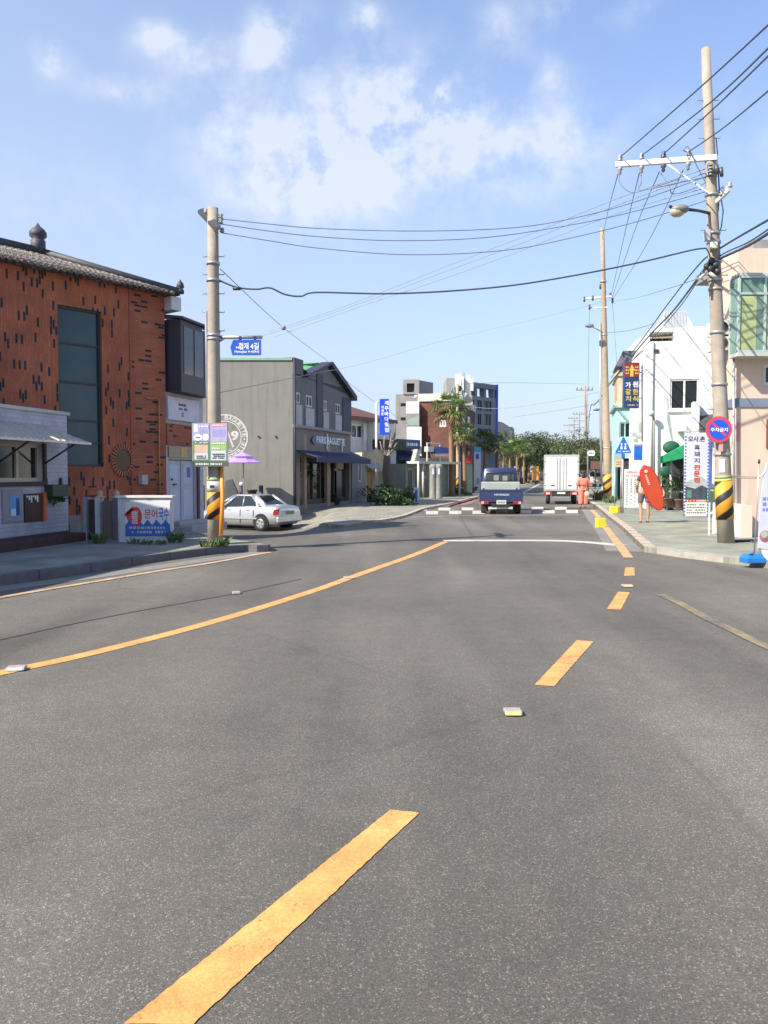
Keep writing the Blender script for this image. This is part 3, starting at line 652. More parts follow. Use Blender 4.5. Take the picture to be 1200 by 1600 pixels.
# ------------------------------------------------------------------ gate posts, banner wall, bins
g = FC(17.6); GWHT = M('gate_white', (.6, .6, .6), .7, .1, 6, streak=.3)
t = thing('gate', 'narrow dark gate between a white gatepost and a grey stub wall', 'gate', (g.R(130, 776, 158, 848)[0], 17.6, ZL))
def post(m, a, px1, top): r = g.R(a, top, px1, 846); m.box(g, r[0], r[1], -.3, 0, .1, r[3])
part('post', GWHT, t, lambda m: post(m, 148, 156, 778), .015)
part('post', M('grey_post', (.3, .3, .31), .8, .2, 5, bump=.3), t, lambda m: post(m, 129, 135, 777), .015)
r = g.R(135.2, 781, 147.8, 846); part('door', M('brown_gate_leaf', (.05, .035, .04), .6), t, lambda m: [m.box(g, r[0], r[1], -.22, -.16, .18, r[3])] + [m.box(g, r[0], r[1], -.159, -.145, z, z + .04) for z in (.35, .7, 1.05, 1.25)])
r = g.R(107, 806, 129, 846); part('stub_wall', CONC, t, lambda m: m.box(g, r[0], r[1], -.4, -.05, .1, r[3]), .02)
r = g.R(147, 768, 157, 778); part('cap', M('terracotta_cap', (.55, .32, .22), .8), t, lambda m: m.lathe(((r[0] + r[1]) / 2, 17.75, r[2]), [(.12, 0), (.11, .03), (.05, .05), (.07, .1), (.03, .15), (0, .16)], 12))
t = thing('side_gate', 'brown panel gate beside a capped purple grey post left of the banner wall', 'gate', (g.R(157, 776, 184, 848)[0], 17.6, ZL))
r = g.R(157, 783, 175, 846); part('panel', M('tan_panel', (.19, .15, .11), .8, .1, 4), t, lambda m: [m.box(g, r[0], r[1], -.22, -.16, .16, r[3])] + [m.box(g, r[0] + i * .06, r[0] + i * .06 + .012, -.159, -.15, .16, r[3]) for i in range(1, 5)])
part('post', M('purple_grey_post', (.16, .14, .17), .8, .15, 5, bump=.3), t, lambda m: post(m, 175.4, 183, 778), .015)
part('cap', M('terracotta_cap', (.55, .32, .22)), t, lambda m: m.lathe((g.R(176, 770, 182, 778)[0] + .04, 17.75, g.R(176, 770, 182, 778)[2]), [(.12, 0), (.11, .03), (.05, .05), (.07, .1), (.03, .15), (0, .16)], 12))
g = FC(17.25); r = g.R(184, 778, 268, 848)
t = thing('garden_wall', 'short white plastered wall carrying the octopus restaurant banner', 'wall', (r[0], 17.3, ZL))
part('wall', M('white_plaster', (.56, .56, .57), .8, .1, 4, streak=.35, bump=.2), t, lambda m: m.box(g, r[0], r[1], -.22, 0, .08, r[3]), .02)
part('coping', M('pale_coping', (.62, .6, .58), .8), t, lambda m: m.box(g, r[0] - .03, r[1] + .03, -.25, .03, r[3] + .002, r[3] + .05))
r = g.R(196, 784, 266, 839)
t = thing('banner', 'white banner with red and blue lettering above blue waves on the low white wall', 'banner', (r[0], 17.24, r[2]))
bo = quickbox('cloth', M('banner_white', (.66, .66, .66), .55, .04), t, g, r, .003, .012)
RED = M('banner_red', (.62, .05, .04), .5); BLU = M('banner_blue', (.03, .12, .45), .5)
ax, cz = g.hit(209, 806); s = 17.25 / FPX
def splash(m):
    m.disc(g, ax - 3 * s, cz, 8.5 * s, 10 * s, .0125, .014, 20); m.disc(g, ax + 4 * s, cz - 1 * s, 9 * s, 15 * s, .0145, .016, 20)
    for i in range(5): m.disc(g, ax - (11 - 2.5 * i) * s, cz + (2 + 2.2 * i) * s, 3.2 * s, 3.2 * s, .0165, .018, 12)
part('splash', RED, bo, splash)
text('뿔', g, ax + 2 * s, cz - 2 * s, 11 * s, 20 * s, M('banner_pale', (.7, .62, .6), .5), bo, .02, bold=.01)
text('문어', g, g.hit(236, 803)[0], g.hit(236, 803)[1], 20 * s, 15 * s, RED, bo, .014, bold=.015)
text('국수', g, g.hit(256, 803)[0], g.hit(256, 803)[1], 16 * s, 20 * s, BLU, bo, .014, bold=.015)
def waves(m):
    for i in range(5):
        a = r[0] + (r[1] - r[0]) * (i + .5) / 5; hw = (r[1] - r[0]) / 10; c0 = r[2] + .17; 
        m.prism(g, [(a - hw, c0), (a + hw, c0), (a + hw, c0 + .08), (a + hw * .35, c0 + .15), (a - .1 * hw, c0 + .20), (a - hw * .5, c0 + .13), (a - hw, c0 + .08)], .0125, .015)
    m.box(g, r[0], r[1], .0125, .0150, r[2] + .01, r[2] + .17)
part('waves', BLU, bo, waves)
part('small_print', M('print_grey', (.45, .45, .42), .6), bo, lambda m: scribble(m, g, r[0] + .08, r[1] - .1, r[2] + .06, r[2] + .24, 2, .0165, seed=8))

# weeds
WEED = leafmat('weed_leaf', (.035, .07, .02), (.13, .19, .06))
def weeds(name, label, px, py, off, rad, n, h, seed, grp='weeds along walls and poles', mat=WEED, cat='weeds'):
    p = GP(px, py, off); m = MB(); rdm = random.Random(seed); tuft(m, p, rad, n // 3, h * 1.1, rdm)
    foliage(m, p + Vector((0, 0, h * .35)), max(rad, h) * .75, n * 3, h * .09 + .006, rdm, .55, 12)
    o = m.build(name, mat, None, recalc=False, wloc=p); tag(o, label, cat, grp); return o
for i, (px, py, rad, n, h, lb) in enumerate(((155, 849, .14, 60, .24, 'dark weed clump at the foot of the white gatepost'), (208, 850, .1, 40, .14, 'small weed tuft under the left end of the banner'), (227, 851, .16, 50, .13, 'low weed patch under the middle of the banner'), (250, 851, .14, 45, .12, 'low weed patch under the right end of the banner'), (272, 848, .13, 60, .26, 'taller dark weed clump at the right corner of the banner wall'), (324, 855, .18, 90, .17, 'bright green weeds at the left foot of the bus stop side pole'), (347, 854, .13, 70, .2, 'bright green weeds at the right foot of the pole with the poster board'))):
    weeds('weed', lb.replace('bus stop side pole', 'pole with the poster board'), px, py, .13, rad, n, h, 20 + i)

# ------------------------------------------------------------------ utility poles
def wp(*q): return P(*q)
def pole_base(name, label, base, top, r0, r1, n=20, grp='concrete utility poles', mat=POLEM):
    t = thing(name, label, 'utility pole', base, 0, grp)
    part('post', mat, t, lambda m: m.tube([base + (top - base) * k / 6 for k in range(7)], [r0 + (r1 - r0) * k / 6 for k in range(7)], n))
    return t
def rungs(t, base, top, zs, r0=.14, ln=.17, mat=STEEL):
    for i, z in enumerate(zs):
        k = (z - base.z) / (top.z - base.z); p = base + (top - base) * k
        for s in ((-1, 1)[i % 2],) if len(zs) > 9 else (-1, 1): part('rung', mat, t, lambda m: m.tube([p + Vector((s * r0 * .5, 0, 0)), p + Vector((s * (r0 + ln), 0, 0)), p + Vector((s * (r0 + ln), 0, .03))], .011, 6))
def band(t, base, top, z, r, h=.07, mat=STEEL, name='band'):
    k = (z - base.z) / (top.z - base.z); p = base + (top - base) * k
    return part(name, mat, t, lambda m: m.lathe(p - Vector((0, 0, h / 2)), [(r, 0), (r, h)], 20))
def onp(base, top, py, Y):
    z = P(600, py, Y).z; k = (z - base.z) / (top.z - base.z); return base + (top - base) * k
INS = M('insulator', (.30, .30, .32), .35); INSD = M('dark_insulator', (.07, .08, .10), .4)

b1 = GP(336, 850, .13); t1 = P(332.5, 325, b1.y); LY = b1.y
t = pole_base('utility_pole', 'concrete utility pole at the left kerb with posters and a street name sign', b1, t1, .15, .105)
def hazard(t, base, top, y0, y1, Y, r, pitch, sgn, name='hazard_wrap'):
    pa, pb = onp(base, top, y1, Y), onp(base, top, y0, Y)
    o = MB().tube([pa, pb], r, 28).build(name, stripe_material(name + str(Y), pitch, sgn), t, recalc=True); 
    # let the stripes wind round the pole's own axis
    d = Matrix.Translation(pa - base); me = o.data
    for v in me.vertices: v.co -= (pa - base)
    o.matrix_basis = d; return o
hazard(t, b1, t1, 769, 811, LY, .156, .33, -1)
part('notice', M('old_notice', (.55, .55, .5), .7, .2, 10), t, lambda m: m.tube([onp(b1, t1, 768, LY), onp(b1, t1, 752, LY)], .154, 20))
part('notice_mark', DARKM, t, lambda m: m.ball(onp(b1, t1, 760, LY) + Vector((-.02, -.15, 0)), .05, sz=(1.1, .15, .7)))
part('notice', M('green_notice', (.3, .42, .22), .7), t, lambda m: m.tube([onp(b1, t1, 751.5, LY), onp(b1, t1, 746, LY)], .154, 20))
rungs(t, b1, t1, [P(600, y, LY).z for y in (401, 429, 459, 488, 517)], .12, .1)
for y in (412, 438.5, 524, 530): band(t, b1, t1, P(600, y, LY).z, .135, .05)
ca = part('crossarm', DARKM, t, lambda m: m.hexa([wp(309, 328, LY + .6), wp(318, 325, LY + .6), wp(345, 352, LY - .5), wp(336, 356, LY - .5), wp(309, 333, LY + .6), wp(318, 331, LY + .6), wp(345, 358, LY - .5), wp(336, 362, LY - .5)]))
part('insulator', INS, ca, lambda m: [m.lathe(wp(x, y, LY), [(.03, 0), (.05, .03), (.03, .05), (.05, .08), (.03, .1)], 10) for x, y in ((322, 334), (345, 342), (345, 350), (347, 364))])
part('cable_guard', M('orange_guard', (.85, .33, .06), .5, .1, 3), t, lambda m: m.tube([wp(346, 729, LY - .1), wp(348, 780, LY - .1), wp(345, 838, LY - .15)], .042, 10))
part('conduit', M('blue_grey_conduit', (.22, .25, .32), .5), t, lambda m: m.tube([wp(322, 486, LY), wp(323, 560, LY), wp(325, 700, LY)], .028, 8))
# street name sign on its arm
q = FC(LY - .02)
ar = part('sign_arm', STEEL, t, lambda m: [m.tube([onp(b1, t1, 527, LY) + Vector((.1, 0, 0)), wp(410, 527, LY)], .035, 8), m.tube([wp(342, 534, LY), wp(352, 528, LY)], .02, 6)])
t = thing('street_name_sign', 'blue street name sign pointing left below the arm of the left pole', 'street sign', wp(384, 543, LY))
rs = q.R(360, 531, 408, 555)
dx = (rs[1] - rs[0])
part('plate', M('sign_blue', (.02, .10, .50), .35), t, lambda m: m.prism(q, [(rs[0], (rs[2] + rs[3]) / 2), (rs[0] + .04, rs[2]), (rs[1], rs[2]), (rs[1], rs[3]), (rs[0] + .06, rs[3])], -.02, .015))
part('bracket', DARKM, t, lambda m: [m.box(q, rs[0] + dx * k, rs[0] + dx * k + .05, -.02, .02, rs[3], rs[3] + .07) for k in (.28, .76)])
SW = M('sign_white', (.8, .8, .82), .5)
text('협재', q, q.hit(381, 541)[0], q.hit(381, 541)[1], 15 * LY / FPX, .135, SW, t, .02, bold=.02)
text('4길', q, q.hit(398, 541)[0], q.hit(398, 541)[1], 13 * LY / FPX, .135, SW, t, .02, bold=.02)
text('Hyeopjae 4-gil(Rd)', q, q.hit(386, 550)[0], q.hit(386, 550)[1], 38 * LY / FPX, .062, SW, t, .02, bold=.02)
part('small_print', SW, t, lambda m: scribble(m, q, rs[0] + .06, rs[0] + .19, (rs[2] + rs[3]) / 2 - .03, (rs[2] + rs[3]) / 2 + .03, 1, .016, seed=2))
# poster board
q = FC(LY - .28); rs = q.R(300, 661, 356, 721)
t = thing('poster_board', 'double poster board in purple and green strapped to the left pole', 'poster board', wp(328, 721, LY - .28))
bo = quickbox('board', M('board_back', (.25, .26, .24), .6), t, q, rs, -.03, 0, .005)
quickbox('base_strip', M('dark_green_strip', (.09, .12, .08), .6), t, q, q.R(303, 720.6, 357, 729), -.03, 0)
def pp(name, x0, y0, x1, y1, col, b, parent=None): return quickbox(name, M('poster_%s' % '_'.join('%02d' % int(c * 99) for c in col), col, .5, .15, 8), parent or bo, q, q.R(x0, y0, x1, y1), .001, b)
pp('poster_patch', 301, 662, 327, 689, (.42, .38, .62), .004); pp('poster_patch', 329, 662, 355, 689, (.45, .40, .62), .004)
pp('poster_patch', 302, 689, 327, 720, (.12, .25, .12), .004); pp('poster_patch', 329, 689, 354, 704, (.32, .48, .18), .004)
pp('poster_patch', 330, 704, 353, 719, (.62, .66, .64), .004); pp('poster_patch', 304, 695, 325, 708, (.66, .42, .30), .006); pp('poster_patch', 304, 708, 325, 718, (.6, .62, .66), .006)
pp('poster_patch', 330, 663, 353, 667, (.72, .3, .3), .006); pp('poster_patch', 303, 663, 309, 675, (.75, .72, .8), .006); pp('poster_patch', 312, 671, 324, 679, (.33, .3, .5), .006); pp('poster_patch', 332, 670, 352, 682, (.36, .32, .58), .006)
part('circle', SW, bo, lambda m: [m.disc(q, *q.hit(309.5, 683.5), .085, .065, .005, .008, 24), m.disc(q, *q.hit(321.5, 683), .06, .07, .005, .008, 24)])
part('small_print', M('ink', (.03, .03, .05)), bo, lambda m: [scribble(m, q, *q.R(332, 708, 351, 717), 3, .008, seed=5), scribble(m, q, *q.R(307, 711, 322, 717), 2, .008, seed=6), scribble(m, q, *q.R(306, 682, 313, 685), 1, .009, seed=9)])
part('lettering', SW, bo, lambda m: [scribble(m, q, *q.R(305, 690.5, 325, 693), 1, .008, seed=15), scribble(m, q, *q.R(331, 691, 351, 695), 1, .008, seed=16), scribble(m, q, *q.R(331, 699, 347, 703), 1, .008, seed=11), scribble(m, q, *q.R(306, 722.5, 352, 727.5), 1, .004, seed=12, cell=.4), scribble(m, q, *q.R(332, 663.5, 351, 666.5), 1, .008, seed=13), scribble(m, q, *q.R(311, 664, 325, 669), 1, .008, seed=14)])
# ------------------------------------------------------------------ bakery
BY = 36.0
GREY = M('render_grey', (.225, .22, .195), .85, .10, 1.2, streak=.22, bump=.15)
SLATE = M('slate_grey', (.125, .128, .142), .75, .1, 2.5, streak=.12)
NAVY = M('navy_cloth', (.022, .026, .085), .7, .15, 6)
fA, wA = F2(458, 36.0, 548, 43.0)
Ax = P(458, HOR, 36).x
gF = FC(BY)
t = thing('bakery', 'grey bakery with a gabled front and a large round logo on its side wall', 'shop building', (Ax, BY, -.15))
TOPW = P(458, 563, BY).z
# side block: its plain wall faces the camera
m = MB(); bxs = [(-10.5, 36.0), (Ax, 36.0), (Ax + fA.u.x * wA, 43.0), (-6.0, 42.2), (-10.5, 42.2)]  # unseen back corners pulled in so sun reaches the cream outbuilding
n_ = len(bxs); vs = [Vector((x, y, -1.3)) for x, y in bxs] + [Vector((x, y, TOPW - .55 if i >= 2 and i < 4 else TOPW)) for i, (x, y) in enumerate(bxs)]
zA = P(472, 560, BY).z
H1, H2, H3 = TOPW, P(512, 563, 39.4).z, P(547, 615, 43).z
vs = [Vector((x, y, -1.3)) for x, y in bxs] + [Vector((bxs[0][0], bxs[0][1], TOPW)), Vector((bxs[1][0], bxs[1][1], TOPW)), Vector((bxs[2][0], bxs[2][1], H3 - .6)), Vector((bxs[3][0], bxs[3][1], H3 - .6)), Vector((bxs[4][0], bxs[4][1], TOPW))]
m.mesh(vs, [tuple(range(n_))] + [(i, (i + 1) % n_, n_ + (i + 1) % n_, n_ + i) for i in (0, 3, 4)] + [(5, 6, 9), (6, 7, 8), (6, 8, 9)], False)
wl = m.build('side_wall', GREY, t, recalc=True)
part('coping', M('green_coping', (.22, .42, .27), .6), t, lambda m: m.box(gF, -10.5, Ax - .02, -.2, .05, TOPW + .002, TOPW + .10))
# street front
a470 = fA.hit(473, 640)[0]; aap = fA.hit(512, 600)[0]
LED = fA.hit(500, 671)[1]; GZ = -1.0
gz0 = -.12
rects = [fA.R(460, 613, 469, 630), fA.R(478, 618, 488, 636), fA.R(505.5, 626, 511, 642), fA.R(524, 631, 531.5, 647)]
shop = fA.R(469, 716, 546, 786)
up = bldg(t, fA, 0, wA, LED, fA.hit(474, 588)[1] - .02, .5, rects, SLATE, name='upper_wall', rev=.1)
lo = bldg(t, fA, 0, wA, GZ, LED - .01, .5, [shop], M('taupe_wall', (.185, .17, .165), .8, .08, 2, streak=.15), name='lower_wall', rev=.3)
zv = fA.hit(474, 588)[1]
part('gable', SLATE, t, lambda m: m.prism(fA, [(a470, zv - .02), (wA, zv - .02), (wA, H3 - .1), (aap, H2 - .12), (a470, zv)], -.5, .002))
GR = M('green_roof', (.12, .33, .17), .5, .1, 3)
def groof(m):
    B0, B1 = P(468, 567, 41.0), P(507, 566, 41.5); F0, F1 = fA.pt(a470 - .3, -.52, zv - .1), fA.pt(aap - .05, -.52, H2 - .10)
    m.face([F0, F1, B1, B0]); q0, q1 = B0 + Vector((0, 5, -2.2)), B1 + Vector((0, 5, -2.2)); m.face([B0, B1, q1, q0])
    m.face([fA.pt(aap, -.45, H2 - .02), fA.pt(wA + .2, -.45, H3 - .08), fA.pt(wA + .2, -6, H3 - .08), fA.pt(aap, -6, H2 - .3)])
part('roof', GR, t, groof)
DKB = M('blue_black_trim', (.03, .032, .055), .6)
def rake(m):
    for (a0, z0, a1, z1, th) in ((a470 + .0, zv + .06, aap, H2, .12), (aap, H2, wA + .25, H3 - .12, .24)):
        m.hexa([fA.pt(a0, -.3, z0 - th), fA.pt(a1, -.3, z1 - th), fA.pt(a1, .28, z1 - th), fA.pt(a0, .28, z0 - th), fA.pt(a0, -.3, z0), fA.pt(a1, -.3, z1), fA.pt(a1, .28, z1), fA.pt(a0, .28, z0)])
part('rake_board', DKB, t, rake)
pier = fA.R(459, 562, 472, 611)
part('pier', M('pier_slate', (.10, .10, .115), .7), t, lambda m: m.box(fA, 0, a470 - .05, -.49, .06, zv + .0, zA + .05))
cb = fA.R(494.5, 584, 504, 667); part('dark_panel', DKB, t, lambda m: m.box(fA, cb[0], cb[1], .003, .04, LED, cb[3]))
cb = fA.R(535, 620, 547, 674); part('dark_panel', DKB, t, lambda m: m.box(fA, cb[0], wA, .003, .04, LED, H3 - .3))
for r in rects:
    o = window(t, fA, r, 2, 1, M('pale_frame', (.5, .46, .44), .6), GLASS, b=-.07, fw=.07)
    part('apron', M('pale_panel', (.34, .35, .38), .6), o, lambda m: m.box(fA, r[0] - .12, r[1] + .12, .003, .05, LED + .02, r[2] - .06))
part('ledge', M('ledge_grey', (.24, .23, .23), .7), t, lambda m: m.box(fA, -.02, wA + .02, .003, .16, LED - .06, LED + .06))
# shop front
sf = part('shop_window', M('brown_black', (.05, .04, .035), .5), t, lambda m: ([m.box(fA, x, x + .09, -.28, -.16, shop[2], shop[3]) for x in [shop[0] + (shop[1] - shop[0]) * k / 7 for k in range(7)]], m.box(fA, shop[0], shop[1], -.28, -.17, shop[3] - .2, shop[3]), m.box(fA, shop[0], shop[1], -.28, -.17, shop[2] - .0, shop[2] + .22)))
part('pane', M('shop_glass', (.035, .03, .026), .06, .5, 1.2), sf, lambda m: m.box(fA, shop[0], shop[1], -.29, -.24, shop[2], shop[3]))
for x0, x1 in ((475.5, 479), (511, 516)):
    rr_ = fA.R(x0, 716, x1, 786); part('pillar', M('peach_pillar', (.30, .22, .17), .6, .2, 6), t, lambda m: m.box(fA, rr_[0], rr_[1], -.15, .01, rr_[2] - .5, LED - .3))
rr_ = fA.R(529, 735, 537, 786); part('door', M('black_door', (.02, .02, .028), .3), t, lambda m: [m.box(fA, rr_[0], rr_[1], -.16, -.1, rr_[2] - .2, rr_[3])], .01)
rr_ = fA.R(528, 721, 539, 733); part('door_header', M('peach_header', (.34, .27, .20), .6), t, lambda m: m.box(fA, rr_[0], rr_[1], -.16, -.08, rr_[2], rr_[3]))
aw0, aw1 = fA.hit(463, 705)[0], wA + .25; az = fA.hit(465, 703)[1]
part('awning', NAVY, t, lambda m: [m.hexa([fA.pt(aw0, .003, az - .05), fA.pt(aw1, .003, az - .05), fA.pt(aw1, 1.0, az - .36), fA.pt(aw0, 1.0, az - .36), fA.pt(aw0, .003, az), fA.pt(aw1, .003, az), fA.pt(aw1, 1.0, az - .30), fA.pt(aw0, 1.0, az - .30)]), m.box(fA, aw0, aw1, .96, 1.005, az - .54, az - .31)], .01)
# sign
ls = fA.hit(500, 689); lw = fA.hit(537, 689)[0] - fA.hit(493, 689)[0]
BS = M('sign_pale_blue', (.62, .70, .85), .4)
text('PARIS BAGUETTE', fA, (fA.hit(493, 688)[0] + fA.hit(537, 692)[0]) / 2, fA.hit(515, 689)[1], lw, .34, BS, t, .06, 'sign_lettering', bold=.03)
part('sign_mark', BS, t, lambda m: [m.box(fA, fA.hit(508.5, 688)[0] - .03, fA.hit(508.5, 688)[0] + .05, .07, .1, ls[1] - .38, ls[1] + .36), m.box(fA, fA.hit(532, 688)[0] - .03, fA.hit(532, 688)[0] + .05, .07, .1, ls[1] - .42, ls[1] + .2)])
part('sign_mark', M('sign_navy', (.04, .05, .14), .4), t, lambda m: m.prism(fA, [(fA.hit(484, 686)[0], ls[1]), (fA.hit(488, 686)[0], ls[1] - .17), (fA.hit(492, 686)[0], ls[1] - .17), (fA.hit(492, 686)[0], ls[1] + .17), (fA.hit(488, 686)[0], ls[1] + .17)], .01, .09))
# round logo painted on the side wall
LG = M('logo_white', (.56, .56, .53), .7, .1, 5)
la, lc = gF.hit(352, 683); s = BY / FPX; RO = 35.5 * s
lg = MB().ring(gF, la, lc, RO - .05, RO, .006).ring(gF, la, lc, RO * .72 - .04, RO * .72, .006).build('logo_ring', LG, t)
for word, c_ang, dirn in (('PARIS BAGUETTE', 80, -1), ('PATISSERIE', -72, 1)):
    n_ = len(word); step = 11.5 if dirn < 0 else 11.5
    for i, ch in enumerate(word):
        if ch == ' ': continue
        an = R(c_ang + dirn * (i - (n_ - 1) / 2) * step); rr_ = RO * .855
        text(ch, gF, la + rr_ * math.cos(an), lc + rr_ * math.sin(an), 0 if ch == 'I' else .16, .19, LG, lg, .008, rot=an - math.pi / 2 if dirn < 0 else an + math.pi / 2, bold=.03)
part('logo_dot', LG, lg, lambda m: [m.disc(gF, la + RO * .855 * math.cos(R(q_)), lc + RO * .855 * math.sin(R(q_)), .04, .04, .006, .012, 12) for q_ in (-6, 186)])
text('1', gF, la - RO * .42, lc + .05, .13, .42, LG, lg, .008, bold=.02); text('9', gF, la + RO * .42, lc + .06, .34, .42, LG, lg, .008, bold=.04)
part('logo_stroke', LG, lg, lambda m: [m.prism(gF, [(la - .02, lc + .55), (la + .03, lc + .55), (la + .38, lc - .42), (la + .31, lc - .46)], .006, .01), m.prism(gF, [(la - .03, lc + .55), (la + .02, lc + .55), (la - .31, lc - .46), (la - .38, lc - .42)], .006, .01), m.box(gF, la + .12, la + .3, .006, .01, lc - .58, lc - .55)])
for x in (404, 431): part('wall_fixing', DARKM, t, lambda m: m.box(gF, gF.hit(x, 682)[0] - .03, gF.hit(x, 682)[0] + .03, .003, .05, gF.hit(x, 682)[1] - .04, gF.hit(x, 682)[1] + .04))
part('drainpipe', DKB, t, lambda m: m.tube([fA.pt(.0, .09, -1), fA.pt(.0, .09, TOPW)], .06, 8))
# rounded low extension
fe, we = F2(550, 43.1, 571, 44.6)
t = thing('bakery_annex', 'low slate grey annex with one narrow window right of the bakery', 'annex', fe.pt(0, 0, -.12))
re_ = fe.R(558, 722, 563.5, 753)
m = MB(); pr = [(0, fe.hit(551, 706)[1]), (we * .55, fe.hit(560, 711)[1]), (we * .9, fe.hit(567, 718)[1]), (we, fe.hit(571, 730)[1]), (we, -.6), (0, -.6)]
m.prism(fe, pr, -2.5, 0); m.build('wall', M('annex_grey', (.20, .20, .225), .75, .08, 3, streak=.1), t)
window(t, fe, re_, 1, 1, M('pale_frame', (.5, .46, .44)), GLASS, b=.004, fw=.08, t=.04)
# pots and planting in front of the bakery
def pot(label, px, py, Y, r, h, mat, leaf=None, lh=.5, z=None, grp='plant pots at the bakery'):
    p = P(px, py, Y); t = thing('plant_pot', label, 'plant pot', p, 0, grp)
    part('pot', mat, t, lambda m: m.lathe(p, [(r * .55, 0), (r * .62, .03), (r * .95, h * .85), (r * 1.05, h * .9), (r * 1.05, h), (r * .9, h), (r * .85, h * .9), (0, h * .88)], 16))
    if leaf: part('plant', leaf, t, lambda m: (foliage(m, p + Vector((0, 0, h + lh * .5)), lh * .6, 260, .055, random.Random(int(px))), m.tube([p + Vector((0, 0, h * .8)), p + Vector((0, 0, h + lh * .5))], .02, 6)), recalc=False)
    return t
DL = leafmat('dark_leaf', (.012, .03, .012), (.05, .09, .03))
pot('wide dark bowl planter in front of the bakery door', 523, 789, 41, .36, .36, M('dark_pot', (.05, .045, .05), .5), DL, .15)
pot('dark pot standing by the grey bakery wall under the purple parasol', 394, 777, 35, .22, .32, M('dark_pot', (.05, .045, .05)), None)
pp_ = P(481, 787, 38.2); t = thing('potted_tree', 'small dark green tree in front of the left shop window of the bakery', 'tree', (pp_.x, pp_.y, zg(pp_.x, pp_.y)))
part('trunk', M('bark', (.10, .08, .06), .9, .2, 8), t, lambda m: m.tube([Vector((pp_.x, pp_.y, zg(pp_.x, pp_.y))), P(481, 760, 38.2), P(480, 740, 38.2)], [.06, .045, .03], 8))
part('crown', DL, t, lambda m: foliage(m, P(479, 733, 38.2), .5, 420, .07, random.Random(4), 1.2), recalc=False)
# terrace things by the side wall
PUR = M('purple_cloth', (.42, .26, .66), .6, .08, 5)
pc = P(380, 707, 34.6); gb = zg(pc.x, 34.6)
t = thing('parasol', 'purple parasol open beside the grey bakery wall', 'parasol', (pc.x, 34.6, gb))
rs_ = 34.6 / FPX
def para(m):
    for (r0_, z0, r1_, z1) in ((.03, 0, .45, -.17), (.38, -.22, .80, -.42)):
        vs = []
        for k in range(8): q_ = 2 * math.pi * (k + .5) / 8; vs.append((math.cos(q_), math.sin(q_)))
        for k in range(8):
            (x0, y0), (x1, y1) = vs[k], vs[(k + 1) % 8]
            A_, B_, C_, D_ = (pc + Vector((x0 * r0_, y0 * r0_, z0)), pc + Vector((x1 * r0_, y1 * r0_, z0)), pc + Vector((x1 * r1_, y1 * r1_, z1)), pc + Vector((x0 * r1_, y0 * r1_, z1)))
            m.face([A_, B_, C_, D_])
            m.face([v - Vector((0, 0, .015)) for v in (D_, C_, B_, A_)])
part('canopy', PUR, t, para, recalc=False)
part('finial', PUR, t, lambda m: m.lathe(pc, [(.03, 0), (.035, .05), (0, .1)], 8))
part('pole', M('grey_tube', (.25, .25, .25), .4), t, lambda m: m.tube([Vector((pc.x, pc.y, gb)), pc - Vector((0, 0, .03))], .022, 8))
part('rib', DARKM, t, lambda m: [m.tube([pc + Vector((0, 0, -.3)), pc + Vector((math.cos(R(k * 45 + 22.5)) * .75, math.sin(R(k * 45 + 22.5)) * .75, -.42))], .01, 5) for k in range(8)])
for i, (px, lb) in enumerate(((317, 'terrace bollard lamp left of the striped pole'), (347, 'terrace bollard lamp just right of the striped pole'), (377, 'terrace bollard lamp below the middle of the purple parasol'), (408, 'terrace bollard lamp farthest right, above the roof of the silver car'))):
    p = P(px, 757, 34.9); gb = zg(p.x, p.y); t = thing('bollard_lamp', lb, 'lamp', (p.x, p.y, gb), 0, 'bollard lamps on the terrace')
    part('post', M('navy_post', (.03, .035, .06), .5), t, lambda m: m.tube([Vector((p.x, p.y, gb)), p - Vector((0, 0, .05))], .075 if i % 2 == 0 else .09, 10))
    part('globe', M('opal_globe', (.8, .75, .66), .3), t, lambda m: m.ball(p + Vector((0, 0, .02)), .085))
p = P(360, 778, 34.3); gb = zg(p.x, p.y)
t = thing('folded_awning', 'dark folded cloth cover leaning on the terrace by the grey bakery wall', 'cover', (p.x, p.y, gb))
part('cloth', M('dark_cloth', (.055, .055, .06), .8, .2, 4), t, lambda m: m.hexa([P(348, 790, 34.5), P(379, 790, 34.5), P(381, 790, 35.2), P(348, 790, 35.2), P(352, 751, 34.8), P(363, 748, 34.8), P(364, 749, 35), P(352, 752, 35)]), .03)
p = P(355, 800, 33.9)
t = thing('terrace_chair', 'brown wooden terrace chair behind the bonnet of the silver car', 'chair', (p.x, p.y, zg(p.x, p.y)))
def chr_(m):
    z0 = zg(p.x, p.y)
    for dx_, dy_ in ((-.2, -.2), (.2, -.2), (-.2, .2), (.2, .2)): m.bx(p.x + dx_ - .02, p.x + dx_ + .02, p.y + dy_ - .02, p.y + dy_ + .02, z0, z0 + (.45 if dy_ < 0 else .95))
part('frame', M('brown_wood', (.16, .08, .05), .6), t, chr_); part('seat', M('brown_wood', (.16, .08, .05)), t, lambda m: m.bx(p.x - .22, p.x + .22, p.y - .22, p.y + .22, zg(p.x, p.y) + .43, zg(p.x, p.y) + .47)); part('backrest', M('brown_wood', (.16, .08, .05)), t, lambda m: [m.bx(p.x - .18, p.x + .18, p.y + .19, p.y + .21, zg(p.x, p.y) + z, zg(p.x, p.y) + z + .1) for z in (.6, .8)])

